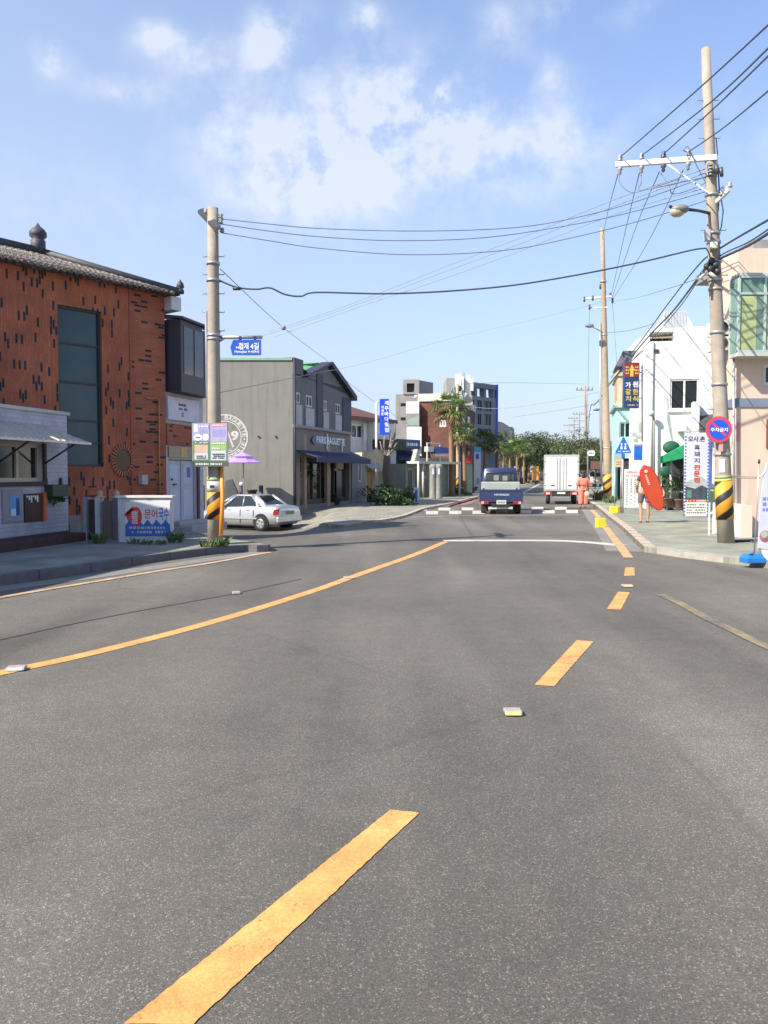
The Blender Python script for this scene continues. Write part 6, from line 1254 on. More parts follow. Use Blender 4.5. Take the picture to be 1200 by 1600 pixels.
part('clamp', DARKM, t, lambda m: [m.ball(P(x, y, RY - .2), s_) for x, y, s_ in ((1112, 408, .07), (1118, 414, .08), (1110, 420, .07), (1121, 424, .07), (1104, 416, .06), (1098, 428, .06), (1094, 433, .05))] + [m.tube([P(1125, 300, RY), P(1130, 330, RY), P(1127, 355, RY), P(1120, 372, RY)], .012, 6), m.tube([P(1122, 260, RY), P(1124, 300, RY), P(1122, 330, RY)], .014, 6), m.tube([P(1119, 216, RY), P(1121, 240, RY), P(1120, 260, RY)], .01, 6)])
part('grip', M('box_grey', (.45, .46, .45)), t, lambda m: [m.tube([P(1092, 436, RY - .3), P(1104, 425, RY - .2)], .03, 8), m.tube([P(1108, 426, RY - .2), P(1122, 436, RY - .2)], .04, 8)])
la = part('lamp_arm', DARKM, t, lambda m: m.tube([op(334), P(1090, 329, RY - .3), P(1073, 327, RY - .6)], [.035, .03, .035], 8))
part('lamp_head', M('lamp_shell', (.20, .20, .19), .5), la, lambda m: m.ball(P(1062, 327, RY - .7), .16, sz=(1.15, .8, .6))); part('lamp_bowl', M('lamp_glass', (.45, .38, .27), .35, .1), la, lambda m: m.ball(P(1058, 331, RY - .7), .14, sz=(1.05, .75, .75)))
part('lamp_tail', DARKM, la, lambda m: m.tube([P(1050, 324, RY - .7), P(1046, 322, RY - .72)], .03, 6))
# no parking sign
f = FC(RY - .24); a_, c_ = f.hit(1123.5, 671); s = (RY - .24) / FPX
t = thing('no_parking_sign', 'round red and blue no parking sign strapped to the right utility pole', 'road sign', f.pt(a_, 0, c_))
part('rim', M('sign_ring_red', (.60, .06, .10), .35), t, lambda m: m.disc(f, a_, c_, 20.5 * s, 20.5 * s, -.02, .0, 48)); d_ = part('face', M('no_parking_blue', (.02, .09, .62), .35), t, lambda m: m.disc(f, a_, c_, 15.5 * s, 15.5 * s, .001, .006, 48))
c45, s45 = math.cos(R(-42)), math.sin(R(-42)); L2 = 15.3 * s; W2 = 1.7 * s
part('slash', M('sign_ring_red', (.60, .06, .10)), d_, lambda m: m.prism(f, [(a_ + x * c45 - y * s45, c_ + x * s45 + y * c45) for x, y in ((-L2, -W2), (L2, -W2), (L2, W2), (-L2, W2))], .0065, .009))
text('주차금지', f, a_, c_ - .005, 27 * s, 6.2 * s, VB, d_, .0105, bold=.03); part('bracket', M('pink_bracket', (.55, .32, .28), .6), t, lambda m: m.box(f, a_ + .02, a_ + .1, -.06, -.021, c_ - 34 * s, c_))

# second right pole
b2 = GP(949.5, 783, .11); Y2 = b2.y; t2 = P(941, 357, Y2)
PT = M('pole_tan', (.35, .275, .20), .9, .12, 4, bump=.2, streak=.15)
t = pole_base('utility_pole', 'second tall tan utility pole behind the yellow kerb blocks', b2, t2, .215, .10, 18, mat=PT)
hazard(t, b2, t2, 741, 770, Y2, .225, .5, -1)
op2 = lambda py: onp(b2, t2, py, Y2)
part('conduit', STEEL, t, lambda m: m.tube([op2(505) + Vector((-.2, 0, 0)), op2(620) + Vector((-.28, 0, 0)), op2(760) + Vector((-.3, 0, 0))], .06, 8))
ca = part('crossarm', STEEL, t, lambda m: [arm(m, P(911, 467, Y2 + .5), P(957, 463, Y2 - .2), .05, .05), arm(m, P(918, 481, Y2 + .4), P(950, 480, Y2 - .2), .03, .03)])
part('insulator', INSD, ca, lambda m: [m.lathe(P(x, y, Y2), [(.03, 0), (.07, .08), (.04, .16), (.07, .24), (.0, .3)], 8) for x, y in ((913, 472), (926, 470), (953, 466), (957, 474), (921, 484), (938, 452))])
la = part('lamp_arm', STEEL, t, lambda m: m.tube([op2(520), P(932, 514, Y2 - .3), P(926, 511, Y2 - .5)], .03, 6)); part('lamp_head', M('lamp_shell', (.20, .20, .19)), la, lambda m: m.ball(P(921, 509, Y2 - .6), .24, sz=(1, .6, .45)))
for y in (523, 440, 700): band(t, b2, t2, op2(y).z, .2 if y > 600 else .165, .08)
# farther poles
for i, (px, py, tx, ty, r_, lb) in enumerate(((918, 760, 914, 603, .17, 'third utility pole with a small crossarm, left of the tan pole'), (906, 753, 905, 643, .16, 'thin distant utility pole right of the white truck'), (897, 752, 897, 650, .15, 'thin distant utility pole over the right edge of the white truck'), (889, 750, 889, 662, .14, 'farthest thin utility pole over the white truck'))):
    b_ = GP(px, py, .02); t_ = P(tx, ty, b_.y); t = pole_base('utility_pole', lb, b_, t_, r_, r_ * .7, 10, mat=PT); Yk = b_.y
    q = t_ - Vector((0, 0, .5)); wd = (14, 10, 9, 8)[i] * Yk / FPX
    ca = part('crossarm', STEEL, t, lambda m: [m.bx(q.x - wd, q.x + wd * .9, q.y - .08, q.y + .08, q.z - .06 - k * 1.2, q.z + .06 - k * 1.2) for k in range((1, 3, 2, 2)[i])])
    part('insulator', INS, ca, lambda m: [m.lathe(q + Vector((wd * x, 0, .06)), [(.07, 0), (.12, .2), (0, .4)], 6) for x in (-.9, -.4, .4, .8)])
    if i == 0: la = part('lamp_arm', STEEL, t, lambda m: m.tube([P(916, 655, Yk), P(926, 642, Yk), P(931, 640, Yk)], .05, 6)); part('lamp_head', M('lamp_shell', (.20, .20, .19)), la, lambda m: m.ball(P(932, 640, Yk), .4, sz=(1, .6, .4)))
b_ = GP(918.5, 772, .1); t = thing('round_sign', 'small white sign on a dark grey post left of the tan pole', 'road sign', b_); f = FC(b_.y)
part('post', M('dark_post', (.10, .11, .13), .6), t, lambda m: m.tube([b_, P(918.5, 702, b_.y)], .07, 8)); part('plate', WS, t, lambda m: m.prism(f, [f.hit(*q) for q in ((917, 707), (920, 704), (928, 704), (929.5, 708), (928, 712.5), (919, 712.5))], .08, .12), .01); part('small_print', PK, t, lambda m: scribble(m, f, *f.R(920, 706, 927, 710), 1, .121, seed=50))
p = GP(931, 765, .1); t = thing('brown_sign', 'brown rectangular sign above the parked white van', 'sign', p); f = FC(p.y); quickbox('panel', M('sign_brown', (.17, .08, .06), .6), t, f, f.R(923, 720.5, 938.5, 733), -.05, .05); part('post', DARKM, t, lambda m: m.tube([f.pt(f.hit(930.5, 730)[0], -.1, .1), f.pt(f.hit(930.5, 730)[0], -.1, f.hit(930, 726)[1])], .05, 6))

# yellow kerb blocks
YB = M('yellow_block_paint', (.85, .58, .03), .55, .1, 5, streak=.15)
def yblock(lb, px, py, off, s_, rz, bits=((0, 0),)):
    p = GP(px, py, off); t = thing('kerb_block', lb, 'kerb block', (p.x, p.y, off), rz, 'yellow kerb blocks')
    m = MB(); m.bx(-s_ / 2, s_ / 2, -s_ / 2, s_ / 2, 0, s_ * 1.15); m.build('block', YB, t, .012, local=True)
    m = MB(); m.bx(-s_ / 2 - .01, s_ / 2 + .01, -s_ / 2 - .01, s_ / 2 + .01, -.01, .012); m.build('base', M('block_base', (.3, .25, .12), .9), t, .004, local=True)
yblock('bright yellow concrete block standing on the road edge line', 938, 824, 0, .23, R(8)); yblock('yellow concrete block on the pavement, left one of the touching pair', 957.5, 802, .11, .22, R(-5)); yblock('duller yellow concrete block on the pavement, right one of the touching pair', 965.5, 801, .11, .20, R(20))
DRYL = leafmat('dry_leaf', (.12, .07, .035), (.26, .16, .08))
weeds('dry_bush', 'brown dry bush left of the foot of the tan pole', 937, 781, .11, .38, 160, .55, 90, None, DRYL, 'bush'); weeds('weed', 'green weeds at the right foot of the tan pole', 953, 786, .11, .3, 120, .35, 91); weeds('weed', 'low weeds left of the brown dry bush', 927, 779, .05, .3, 100, .3, 92)

# feather banner with the blue water base, rail and rope
p = GP(1180, 880, .08); f = FC(p.y)
t = thing('water_base', 'blue water filled plastic base under the pale banner at the right edge', 'banner base', p)
def tank(m):
    r = f.R(1162.5, 868, 1197, 881); a0, a1, c0, c1 = r[0], r[1], .08, .08 + .15
    m.mesh([f.pt(a, b, c) for c, k in ((c0, 0), (c0 + .08, 0), (c1, .05)) for a, b in ((a0 + k + .02, .05 - k), (a1 - k - .02, .05 - k), (a1 - k, -.2 + k), (a0 + k, -.2 + k))], [(0, 1, 2, 3), (11, 10, 9, 8)] + [(4 * j + i, 4 * j + (i + 1) % 4, 4 * j + 4 + (i + 1) % 4, 4 * j + 4 + i) for j in (0, 1) for i in range(4)], False)
tk = part('tank', M('blue_plastic', (.02, .16, .48), .35, .06), t, tank, .015); part('cap', M('blue_plastic', (.02, .20, .62)), tk, lambda m: m.lathe(f.pt(f.hit(1173, 870)[0], 0, .225), [(.03, 0), (.03, .03), (0, .035)], 12))
t = thing('feather_banner', 'pale lavender banner on grey poles standing in the blue plastic base', 'banner', p + Vector((0, 0, .15)))
bn = part('cloth', M('lavender_cloth', (.52, .55, .72), .6, .12, 3), t, lambda m: m.prism(f, [f.hit(*q) for q in ((1184, 856), (1212, 860), (1225, 860), (1225, 722), (1200, 722), (1193, 745), (1187, 790))], -.01, .01)); part('picture', M('food_red', (.36, .13, .15), .6, .5, 7), bn, lambda m: [m.disc(f, *f.hit(1195, 838), .09, .10, .011, .014, 18)]); part('picture', M('food_green', (.30, .38, .28), .6, .5, 8), bn, lambda m: [m.disc(f, *f.hit(1194, 835), .055, .06, .015, .017, 14)]); part('lettering', M('ink_blue2', (.16, .22, .55), .6), bn, lambda m: scribble(m, f, *f.R(1191, 775, 1200, 800), 3, .012, seed=51))
part('pole', STEEL, t, lambda m: [m.tube([f.pt(f.hit(1179, 868)[0], -.02, .2), P(1183, 790, p.y + .02), P(1186, 721, p.y + .02)], .012, 8), m.tube([f.pt(f.hit(1188, 868)[0], -.02, .2), P(1188, 848, p.y + .02)], .012, 8)]); part('tip', DARKM, t, lambda m: m.lathe(P(1186, 724, p.y + .02), [(.02, 0), (.02, .06), (0, .07)], 8))
part('ring', WS, t, lambda m: m.tube(smoothline([P(1186, 745, p.y), P(1191, 742, p.y), P(1196, 734, p.y), P(1198, 724, p.y)], 4), .018, 6))
t = tag(MB().tube([P(1140, 743, RY), P(1160, 744.5, 16), P(1186, 745, p.y)], .012, 6).tube([P(1140, 745, RY), P(1160, 747, 16), P(1186, 747, p.y)], .012, 6).build('rope', M('grey_rope', (.28, .24, .22), .8), None, wloc=P(1140, 743, RY)), 'grey double rope tied from the right pole to the banner pole', 'rope')
t = thing('wheel_stop', 'low black bar lying at the foot of the right utility pole', 'wheel stop', GP(1160, 848, .11)); part('bar', M('black_bar', (.06, .05, .05), .7), t, lambda m: m.tube([GP(1143, 847.5, .11) + Vector((0, 0, .03)), GP(1177, 846.5, .11) + Vector((0, 0, .03))], .028, 8)); part('foot', DARKM, t, lambda m: [m.lathe(GP(x, 847.2, .11), [(.05, 0), (.05, .02), (.03, .03)], 8) for x in (1145, 1175)])
p = GP(1199, 880, .05); t = thing('paper_sheet', 'white board leaning at the right edge beside the blue base', 'board', p); part('board', WS, t, lambda m: m.hexa([P(1193, 868, p.y + .1), P(1215, 882, p.y - .2), P(1215, 884, p.y - .2), P(1193, 870, p.y + .1), P(1190, 860, p.y + .3), P(1215, 860, p.y + .3), P(1215, 862, p.y + .32), P(1190, 862, p.y + .32)])); part('prop', STEEL, t, lambda m: m.tube([P(1191, 861, p.y + .3), Vector((P(1191, 861, p.y + .5).x, p.y + .5, .1))], .01, 5))
# ------------------------------------------------------------------ vehicles
TYRE = M('tyre', (.018, .018, .019), .85, .2, 20); RIM = M('wheel_rim', (.45, .46, .48), .35, .1, 8, metal=.8)
TLR = M('tail_lamp_red', (.30, .02, .02), .2, .15, 20); TLO = M('tail_lamp_clear', (.6, .35, .3), .2); PLT = M('number_plate', (.6, .6, .56), .5)
def wheel(parent, c, r, w, mat=RIM, side=1):
    m = MB(); m.lathe(c, [(r * .62, -w / 2), (r * .93, -w / 2), (r, -w / 2 + .03), (r, w / 2 - .03), (r * .93, w / 2), (r * .62, w / 2)], 28, 'X' if parent.get('axis') == 'X' else 'Y')
    o = m.build('wheel', TYRE, parent, local=True); ax = 'X' if parent.get('axis') == 'X' else 'Y'
    m = MB(); s = side; m.lathe(c, [(r * .66, s * w * .48), (r * .62, s * w * .56), (r * .5, s * w * .52), (r * .2, s * w * .56), (0, s * w * .57)], 24, ax)
    m.build('rim', mat, o, local=True); m = MB()
    for k in range(5):
        a = 2 * math.pi * k / 5; p = Vector((math.cos(a), math.sin(a), 0)) * r * .42; d = .02
        q = Vector(c) + (Vector((s * w * .57, p.x, p.y)) if ax == 'X' else Vector((p.x, s * w * .57, p.y)))
        m.ball(q, r * .1, 6, (.25 if ax == 'X' else 1, 1 if ax == 'X' else .25, 1))
    m.build('rim_hole', DARKM, o, local=True)
def paint(name, col, metal=.5): return M(name, col, .28, .03, 2, metal=metal, coat=.8)
def loftm(m, rings, closed_caps=True):
    n = len(rings[0]); vs = [v for r in rings for v in r]
    m.mesh(vs, [(i * n + k, i * n + (k + 1) % n, (i + 1) * n + (k + 1) % n, (i + 1) * n + k) for i in range(len(rings) - 1) for k in range(n)], True)
    m.mesh(rings[0], [tuple(range(n))], True); m.mesh(rings[-1], [tuple(range(n))], True)
def make_sedan(label, loc, rz, pm, s=1.0, group=None):
    t = thing('car', label, 'car', loc, rz, group)
    # x forward, y left
    st = [(-2.0, .42, .72, .66, .80), (-1.97, .32, .76, .78, .92), (-1.85, .24, .80, .82, .97), (-1.3, .19, .82, .84, 1.0), (-.6, .18, .83, .85, .99), (.3, .18, .83, .85, .96), (.95, .19, .82, .84, .92), (1.5, .22, .80, .80, .84), (1.85, .26, .74, .72, .72), (1.98, .34, .62, .60, .60)]
    rings = []
    for x, zb, hw, zs, zt in st:
        half = [(0, zb), (hw * .8, zb), (hw * .97, zb + .06), (hw, (zb + zs) / 2 + .03), (hw * .985, zs - .06), (hw * .93, zt - .08), (hw * .85, zt - .015), (hw * .5, zt + .015), (0, zt + .02)]
        rings.append([Vector((x, y, z)) for y, z in half] + [Vector((x, -y, z)) for y, z in half[-2:0:-1]])
    m = MB(); loftm(m, rings); body = m.build('body', pm, t, local=True)
    # glasshouse: bottom and top outlines
    bt = [(-1.42, .66), (-1.15, .74), (.65, .74), (1.0, .66)]; tp_ = [(-.78, .50), (-.6, .54), (.15, .54), (.33, .48)]
    zb_, zt_ = .92, 1.36
    vb = [Vector((x, y, zb_)) for x, y in bt] + [Vector((x, -y, zb_)) for x, y in bt[::-1]]; vt = [Vector((x, y, zt_)) for x, y in tp_] + [Vector((x, -y, zt_)) for x, y in tp_[::-1]]
    m = MB(); m.mesh(vb + vt, [(i, (i + 1) % 8, 8 + (i + 1) % 8, 8 + i) for i in range(8)] + [tuple(range(8, 16))], False); m.build('window', M('car_glass', (.02, .025, .03), .05, .1), t, local=True)
    m = MB(); out = lambda v, k: Vector((v.x * k + (-.2) * (1 - k), v.y * k, v.z))
    rr_ = [[out(v, 1.02) + Vector((0, 0, -.03)) for v in vt], [out(v, 1.0) + Vector((0, 0, .015)) for v in vt], [out(v, .85) + Vector((0, 0, .045)) for v in vt]]
    loftm(m, rr_); roof = m.build('roof', pm, t, local=True)
    m = MB()
    for i in range(8):
        if i in (0, 3, 4, 7): pass
        a, b = out(vb[i], 1.012), out(vt[i], 1.02); m.tube([a, b + Vector((0, 0, -.01))], .04 if i in (3, 4) else .06, 6)
    for sy in (1, -1): m.tube([Vector((-.28, sy * .745, zb_)), Vector((-.24, sy * .55, zt_))], .03, 6)
    # solid rear quarter
    for sy in (1, -1): m.mesh([Vector((-1.45, sy * .70, .93)), Vector((-1.0, sy * .755, .93)), Vector((-.66, sy * .555, 1.35)), Vector((-.80, sy * .51, 1.35))], [(0, 1, 2, 3)])
    m.build('pillar', pm, t, local=True)
    for x in (-1.22, 1.25):
        for sy in (1, -1):
            a = MB(); a.lathe((x, sy * .80, .33), [(.35, -.05), (.35, .035)], 28, 'Y'); a.build('wheel_arch', M('arch_black', (.015, .015, .016), .9), t, local=True)
            wheel(t, Vector((x, sy * .78, .29)), .29, .18, RIM, sy)
    for sy in (1, -1):
        m = MB(); m.hexa([Vector((x, y * sy, z)) for x in (-1.985, -1.80) for y, z in ((.50 if x < -1.9 else .66, .62), (.76 if x < -1.9 else .835, .64), (.74 if x < -1.9 else .80, .86), (.50 if x < -1.9 else .66, .86))]); m.build('tail_light', TLR, t, .01, local=True)
        m = MB(); m.hexa([Vector((x, y * sy, z)) for x in (1.75, 1.93) for y, z in ((.40, .52), (.76 if x < 1.8 else .66, .52), (.74 if x < 1.8 else .62, .68), (.40, .68))]); m.build('headlight', M('headlamp', (.6, .6, .6), .15), t, .01, local=True)
        m = MB(); m.ball((.62, sy * .90, .98), .09, 10, (.7, 1, .7)); m.build('mirror', pm, t, local=True)
        m = MB(); m.box(Fr((0, sy * .842, 0), (-sy, 0)), -1.2 if sy > 0 else -1.2, 1.2, -.0, .018, .46, .52); m.build('side_moulding', pm, t, local=True)
        m = MB(); [m.bx(x, x + .16, sy * .83 - .01, sy * .83 + .01, .80, .83) for x in (-.65, .25)]; m.build('door_handle', pm, t, local=True)
        m = MB(); [m.bx(x, x + .012, sy * .836 - .01, sy * .836 + .01, .26, .9) for x in (-.86, -.22, .62)]; m.build('door_gap', DARKM, t, local=True)
    m = MB(); m.bx(-2.03, -1.9, -.78, .78, .34, .56); m.build('bumper', pm, t, .04, local=True)
    m = MB(); m.bx(-2.02, -1.99, -.26, .26, .64, .78); m.build('number_plate', M('plate_green', (.10, .20, .16), .5), t, local=True)
    t.matrix_basis = Matrix.Translation(Vector(loc)) @ Matrix.Rotation(rz, 4, 'Z') @ Matrix.Scale(s, 4); return t
SILV = paint('silver_paint', (.52, .53, .55), .6)
cx = P(389, 800, 33.3).x
make_sedan('silver saloon car parked beside the bakery behind the striped left pole', (cx, 33.3, zg(cx, 33.3)), math.pi - R(29), SILV, 1.0)
p = GP(821, 751, 0); make_sedan('dark distant car on the left side of the road beyond the pickup', (p.x, p.y, .01), R(100), paint('black_paint', (.02, .02, .025), .2), 1.0)

def make_pickup():
    Y0 = 31.6; xc = P(783, 790, Y0).x
    t = thing('pickup_truck', 'navy blue cab over pickup truck seen from behind at the crosswalk', 'pickup truck', (xc, Y0, 0)); t['axis'] = 'X'
    NB = paint('navy_truck_paint', (.026, .040, .115), .1); NB2 = NB
    def b(name, mat, args, bev=.01, par=None):
        m = MB(); [m.bx(*a) for a in args]; return m.build(name, mat, par or t, bev, local=True)
    W = .82
    m = MB(); rings = []
    for y, k, zt in ((2.55, .94, 1.74), (2.62, .99, 1.79), (3.5, 1.0, 1.79), (4.0, .97, 1.66), (4.35, .93, 1.1), (4.42, .90, .5)):
        w = .76 * k; rings.append([Vector((x, y, z)) for x, z in ((-w, .42), (w, .42), (w * 1.03, 1.05), (w * .93, zt - .12), (w * .82, zt), (-w * .82, zt), (-w * .93, zt - .12), (-w * 1.03, 1.05))])
    loftm(m, rings); cab = m.build('cab', NB, t, local=True)
    b('rear_window', M('truck_glass', (.05, .06, .06), .06), [(-.58, .58, 2.52, 2.56, 1.24, 1.58)], .02, cab)
    b('headrest', M('pale_seat', (.22, .24, .22), .8), [(-.30, -.06, 2.505, 2.519, 1.26, 1.48), (.08, .30, 2.505, 2.519, 1.26, 1.46)], .004, cab)
    b('window_guard', DARKM, [(x, x + .02, 2.44, 2.46, .95, 1.66) for x in (-.7, -.36, 0, .34, .68)] + [(-.7, .7, 2.44, 2.459, 1.64, 1.67)], 0, cab)
    b('cargo_bed', NB, [(-W, W, .03, 2.45, .46, .56), (-W, -W + .04, .03, 2.45, .56, .92), (W - .04, W, .03, 2.45, .56, .92), (-W + .04, W - .04, 2.40, 2.45, .56, .95)])
    tg = b('tailgate', NB, [(-W, W, -.02, .025, .47, .94)], .012)
    b('tailgate_rim', NB, [(-W - .005, W + .005, -.035, -.021, .88, .95), (-W, W, -.03, -.021, .47, .51)] + [(x, x + .03, -.03, -.021, .51, .88) for x in (-W, W - .03)], .004, tg)
    f = Fr((0, -.03, 0), (1, 0)); text('HYUNDAI', f, .02, .75, .54, .07, M('badge_silver', (.5, .52, .58), .4), tg, .006, 'lettering', bold=.03, local=True)
    b('cargo_cover', M('pale_cover', (.32, .36, .34), .7, .12, 4), [(-.76, .76, 1.3, 2.3, .6, 1.22)], .03); b('strap_knob', BLACK, [(-.70, -.64, 1.27, 1.3, .92, .98), (.60, .66, 1.27, 1.3, .92, .98)], .01)
    b('chassis', M('chassis_black', (.02, .02, .022), .8), [(-.5, .5, .1, 4.0, .30, .45), (-.74, .74, .0, .12, .36, .45)])
    b('bumper', M('chassis_black', (.02, .02, .022)), [(-.34, .34, -.03, .02, .26, .40)])
    for sx in (-1, 1):
        l_ = b('tail_light', TLR, [(sx * .62 - .16, sx * .62 + .16, -.05, .02, .385, .50)], .015); b('lamp_segment', TLO, [(sx * .70 - .05, sx * .70 + .05, -.055, -.051, .40, .49)], 0, l_)
        b('mud_flap', BLACK, [(sx * .62 - .14, sx * .62 + .14, .52, .535, .08, .42)], .004); b('mirror', DARKM, [(sx * .93 - .07, sx * .93 + .07, 4.0, 4.05, 1.1, 1.38)], .02)
        for y in (.95, 3.75): wheel(t, Vector((sx * .66, y, .28)), .28, .2, M('steel_rim', (.2, .2, .2), .5), sx)
    pl = b('number_plate', PLT, [(-.17, .19, -.055, -.031, .385, .54)], .006); b('plate_marks', M('plate_green_mark', (.05, .22, .14), .5), [(-.13 + .06 * k, -.09 + .06 * k, -.058, -.0555, .42, .50) for k in range(5)], 0, pl)
    t.matrix_basis = Matrix.Translation((xc, Y0, 0)) @ Matrix.Rotation(R(-7), 4, 'Z'); return t
make_pickup()
def make_box_truck():
    Y0 = 42.0; xc = P(877, 760, Y0).x
    t = thing('box_truck', 'white box truck seen from behind right of the navy pickup', 'box truck', (xc, Y0, 0)); t['axis'] = 'X'
    WP = M('truck_white', (.66, .67, .66), .5, .04, 2, streak=.1); GRM = M('frame_grey', (.34, .37, .38), .5)
    def b(name, mat, args, bev=.01, par=None):
        m = MB(); [m.bx(*a) for a in args]; return m.build(name, mat, par or t, bev, local=True)
    W = .87
    bx = b('cargo_box', WP, [(-W, W, 0, 3.1, .68, 2.50)], .015)
    b('rear_frame', GRM, [(-W, -W + .07, -.03, -.001, .68, 2.50), (W - .07, W, -.03, -.001, .68, 2.50), (-W + .07, W - .07, -.03, -.001, 2.40, 2.50), (-W + .07, W - .07, -.03, -.001, .68, .75)], .004, bx)
    for sx in (-1, 1):
        d = b('rear_door', WP, [(min(sx * .03, sx * .79), max(sx * .03, sx * .79), -.035, -.002, .76, 2.39)], .01)
        b('lock_bar', GRM, [(sx * x - .015, sx * x + .015, -.07, -.045, .80, 2.36) for x in (.10, .22)], .003, d); b('hinge', GRM, [(sx * .80 - .06, sx * .80 + .04, -.06, -.036, z, z + .05) for z in (.95, 1.5, 2.15)], .003, d); b('latch', DARKM, [(sx * .42 - .10, sx * .42 + .10, -.06, -.036, .93, .98)], .003, d)
        l_ = b('tail_light', TLR, [(sx * .66 - .19, sx * .66 + .19, -.06, .02, .47, .64)], .02); b('lamp_segment', M('lamp_pale', (.62, .45, .40), .2), [(sx * .66 - .10, sx * .66 + .10, -.066, -.061, .50, .60)], 0, l_)
        b('mirror', DARKM, [(sx * 1.02 - .06, sx * 1.02 + .06, 4.2, 4.25, 1.3, 1.65)], .02)
        for y in (.7, 3.7): wheel(t, Vector((sx * .66, y, .27)), .27, .2, M('steel_rim', (.2, .2, .2)), sx)
    b('chassis', M('chassis_black', (.02, .02, .022)), [(-.45, .45, .05, 4.3, .42, .67), (-.45, .45, -.0, .06, .40, .67)]); pl = b('bumper', M('bumper_grey', (.2, .21, .22), .6), [(-.42, .42, -.05, -.003, .30, .38)]); b('number_plate', PLT, [(-.20, .20, -.04, -.002, .52, .62)], .004)
    m = MB(); loftm(m, [[Vector((x, y, z)) for x, z in ((-w, .5), (w, .5), (w, zt), (-w, zt))] for y, w, zt in ((3.15, .78, 1.85), (4.2, .78, 1.85), (4.7, .75, 1.1), (4.75, .74, .5))]); m.build('cab', WP, t, local=True)
    t.matrix_basis = Matrix.Translation((xc, Y0, 0)) @ Matrix.Rotation(R(-11.5), 4, 'Z'); return t
make_box_truck()
# parked white van far right, white van far left
def make_van(label, loc, s=1.0):
    t = thing('van', label, 'van', loc, 0, 'white vans parked far down the road'); t['axis'] = 'X'; WP = M('truck_white', (.66, .67, .66))
    def b(name, mat, args, bev=.01, par=None):
        m = MB(); [m.bx(*a) for a in args]; return m.build(name, mat, par or t, bev, local=True)
    m = MB(); loftm(m, [[Vector((x, y, z)) for x, z in ((-w, .3), (w, .3), (w * 1.02, .95), (w * .86, zt), (-w * .86, zt), (-w * 1.02, .95))] for y, w, zt in ((0, .80, 1.75), (.1, .84, 1.85), (3.4, .84, 1.85), (4.1, .80, 1.2), (4.4, .76, .7))]); bd = m.build('body', WP, t, local=True)
    b('rear_window', GLASS, [(-.66, .66, -.02, .05, 1.12, 1.6)], .03, bd); b('bumper', M('bumper_grey', (.2, .21, .22)), [(-.78, .78, -.1, .0, .3, .5)], .03); b('number_plate', PLT, [(-.26, .26, -.115, -.101, .62, .74)])
    for sx in (-1, 1):
        b('tail_light', TLR, [(sx * .74 - .06, sx * .74 + .06, -.03, .03, .7, 1.1)])
        for y in (.8, 3.4): wheel(t, Vector((sx * .70, y, .3)), .3, .18, RIM, sx)
    return t
p = GP(931, 761, .1); make_van('white van parked on the right under the brown sign', p); p = GP(844, 750, 0); make_van('tiny white van at the far end beyond the road centre line', p)

# ------------------------------------------------------------------ people
def skin(name, mat, parent, nodes, edges, root=0, sub=2):
    """nodes: list of (x, y, z, r); one continuous skinned surface"""
    me = bpy.data.meshes.new(name + '_s'); me.from_pydata([n[:3] for n in nodes], edges, []); o = bpy.data.objects.new(name + '_s', me); COL.objects.link(o)
    md = o.modifiers.new('s', 'SKIN'); md.branch_smoothing = .5; md.use_smooth_shade = True
    for i, v in enumerate(me.skin_vertices[0].data): v.radius = (nodes[i][3], nodes[i][3] if len(nodes[i]) < 5 else nodes[i][4]); v.use_root = (i == root)
    s2 = o.modifiers.new('b', 'SUBSURF'); s2.levels = sub; s2.render_levels = sub
    bpy.context.view_layer.update(); m2 = bpy.data.meshes.new_from_object(o.evaluated_get(bpy.context.evaluated_depsgraph_get())); m2.name = name
    bpy.data.objects.remove(o); m2.materials.clear(); m2.materials.append(mat)
    for p_ in m2.polygons: p_.use_smooth = True
    r = bpy.data.objects.new(name, m2); link(r, parent); return r
def chain(nodes, edges, start, pts):
    k = start
    for p_ in pts: nodes.append(p_); edges.append((k, len(nodes) - 1)); k = len(nodes) - 1
    return k
def hand(nodes, edges, wrist, dirv, palm_n, s=1.0):
    """palm and five fingers, bent towards palm_n"""
    w = Vector(nodes[wrist][:3]); d = Vector(dirv).normalized(); n = Vector(palm_n).normalized(); sd = d.cross(n).normalized()
    pm = w + d * .05 * s; k = chain(nodes, edges, wrist, [(*pm, .028 * s)])
    for i, (o_, ln) in enumerate(((-.03, .062), (-.01, .075), (.01, .07), (.028, .055))):
        b0 = pm + d * .035 * s + sd * o_ * s; b1_ = b0 + (d * .75 + n * .3).normalized() * ln * .5 * s; b2_ = b1_ + (d * .35 + n * .8).normalized() * ln * .5 * s
        chain(nodes, edges, k, [(*b0, .011 * s), (*b1_, .009 * s), (*b2_, .008 * s)])
    a = pm - sd * .03 * s - d * .01; b_ = a + (d * .5 - sd * .7 + n * .4).normalized() * .03; c_ = b_ + (d * .8 + n * .6).normalized() * .028; chain(nodes, edges, k, [(*a, .012 * s), (*b_, .010 * s), (*c_, .008 * s)])
SKIN = M('skin', (.42, .23, .15), .6, .06, 6); HAIR = M('dark_hair', (.02, .014, .013), .6, .3, 25)
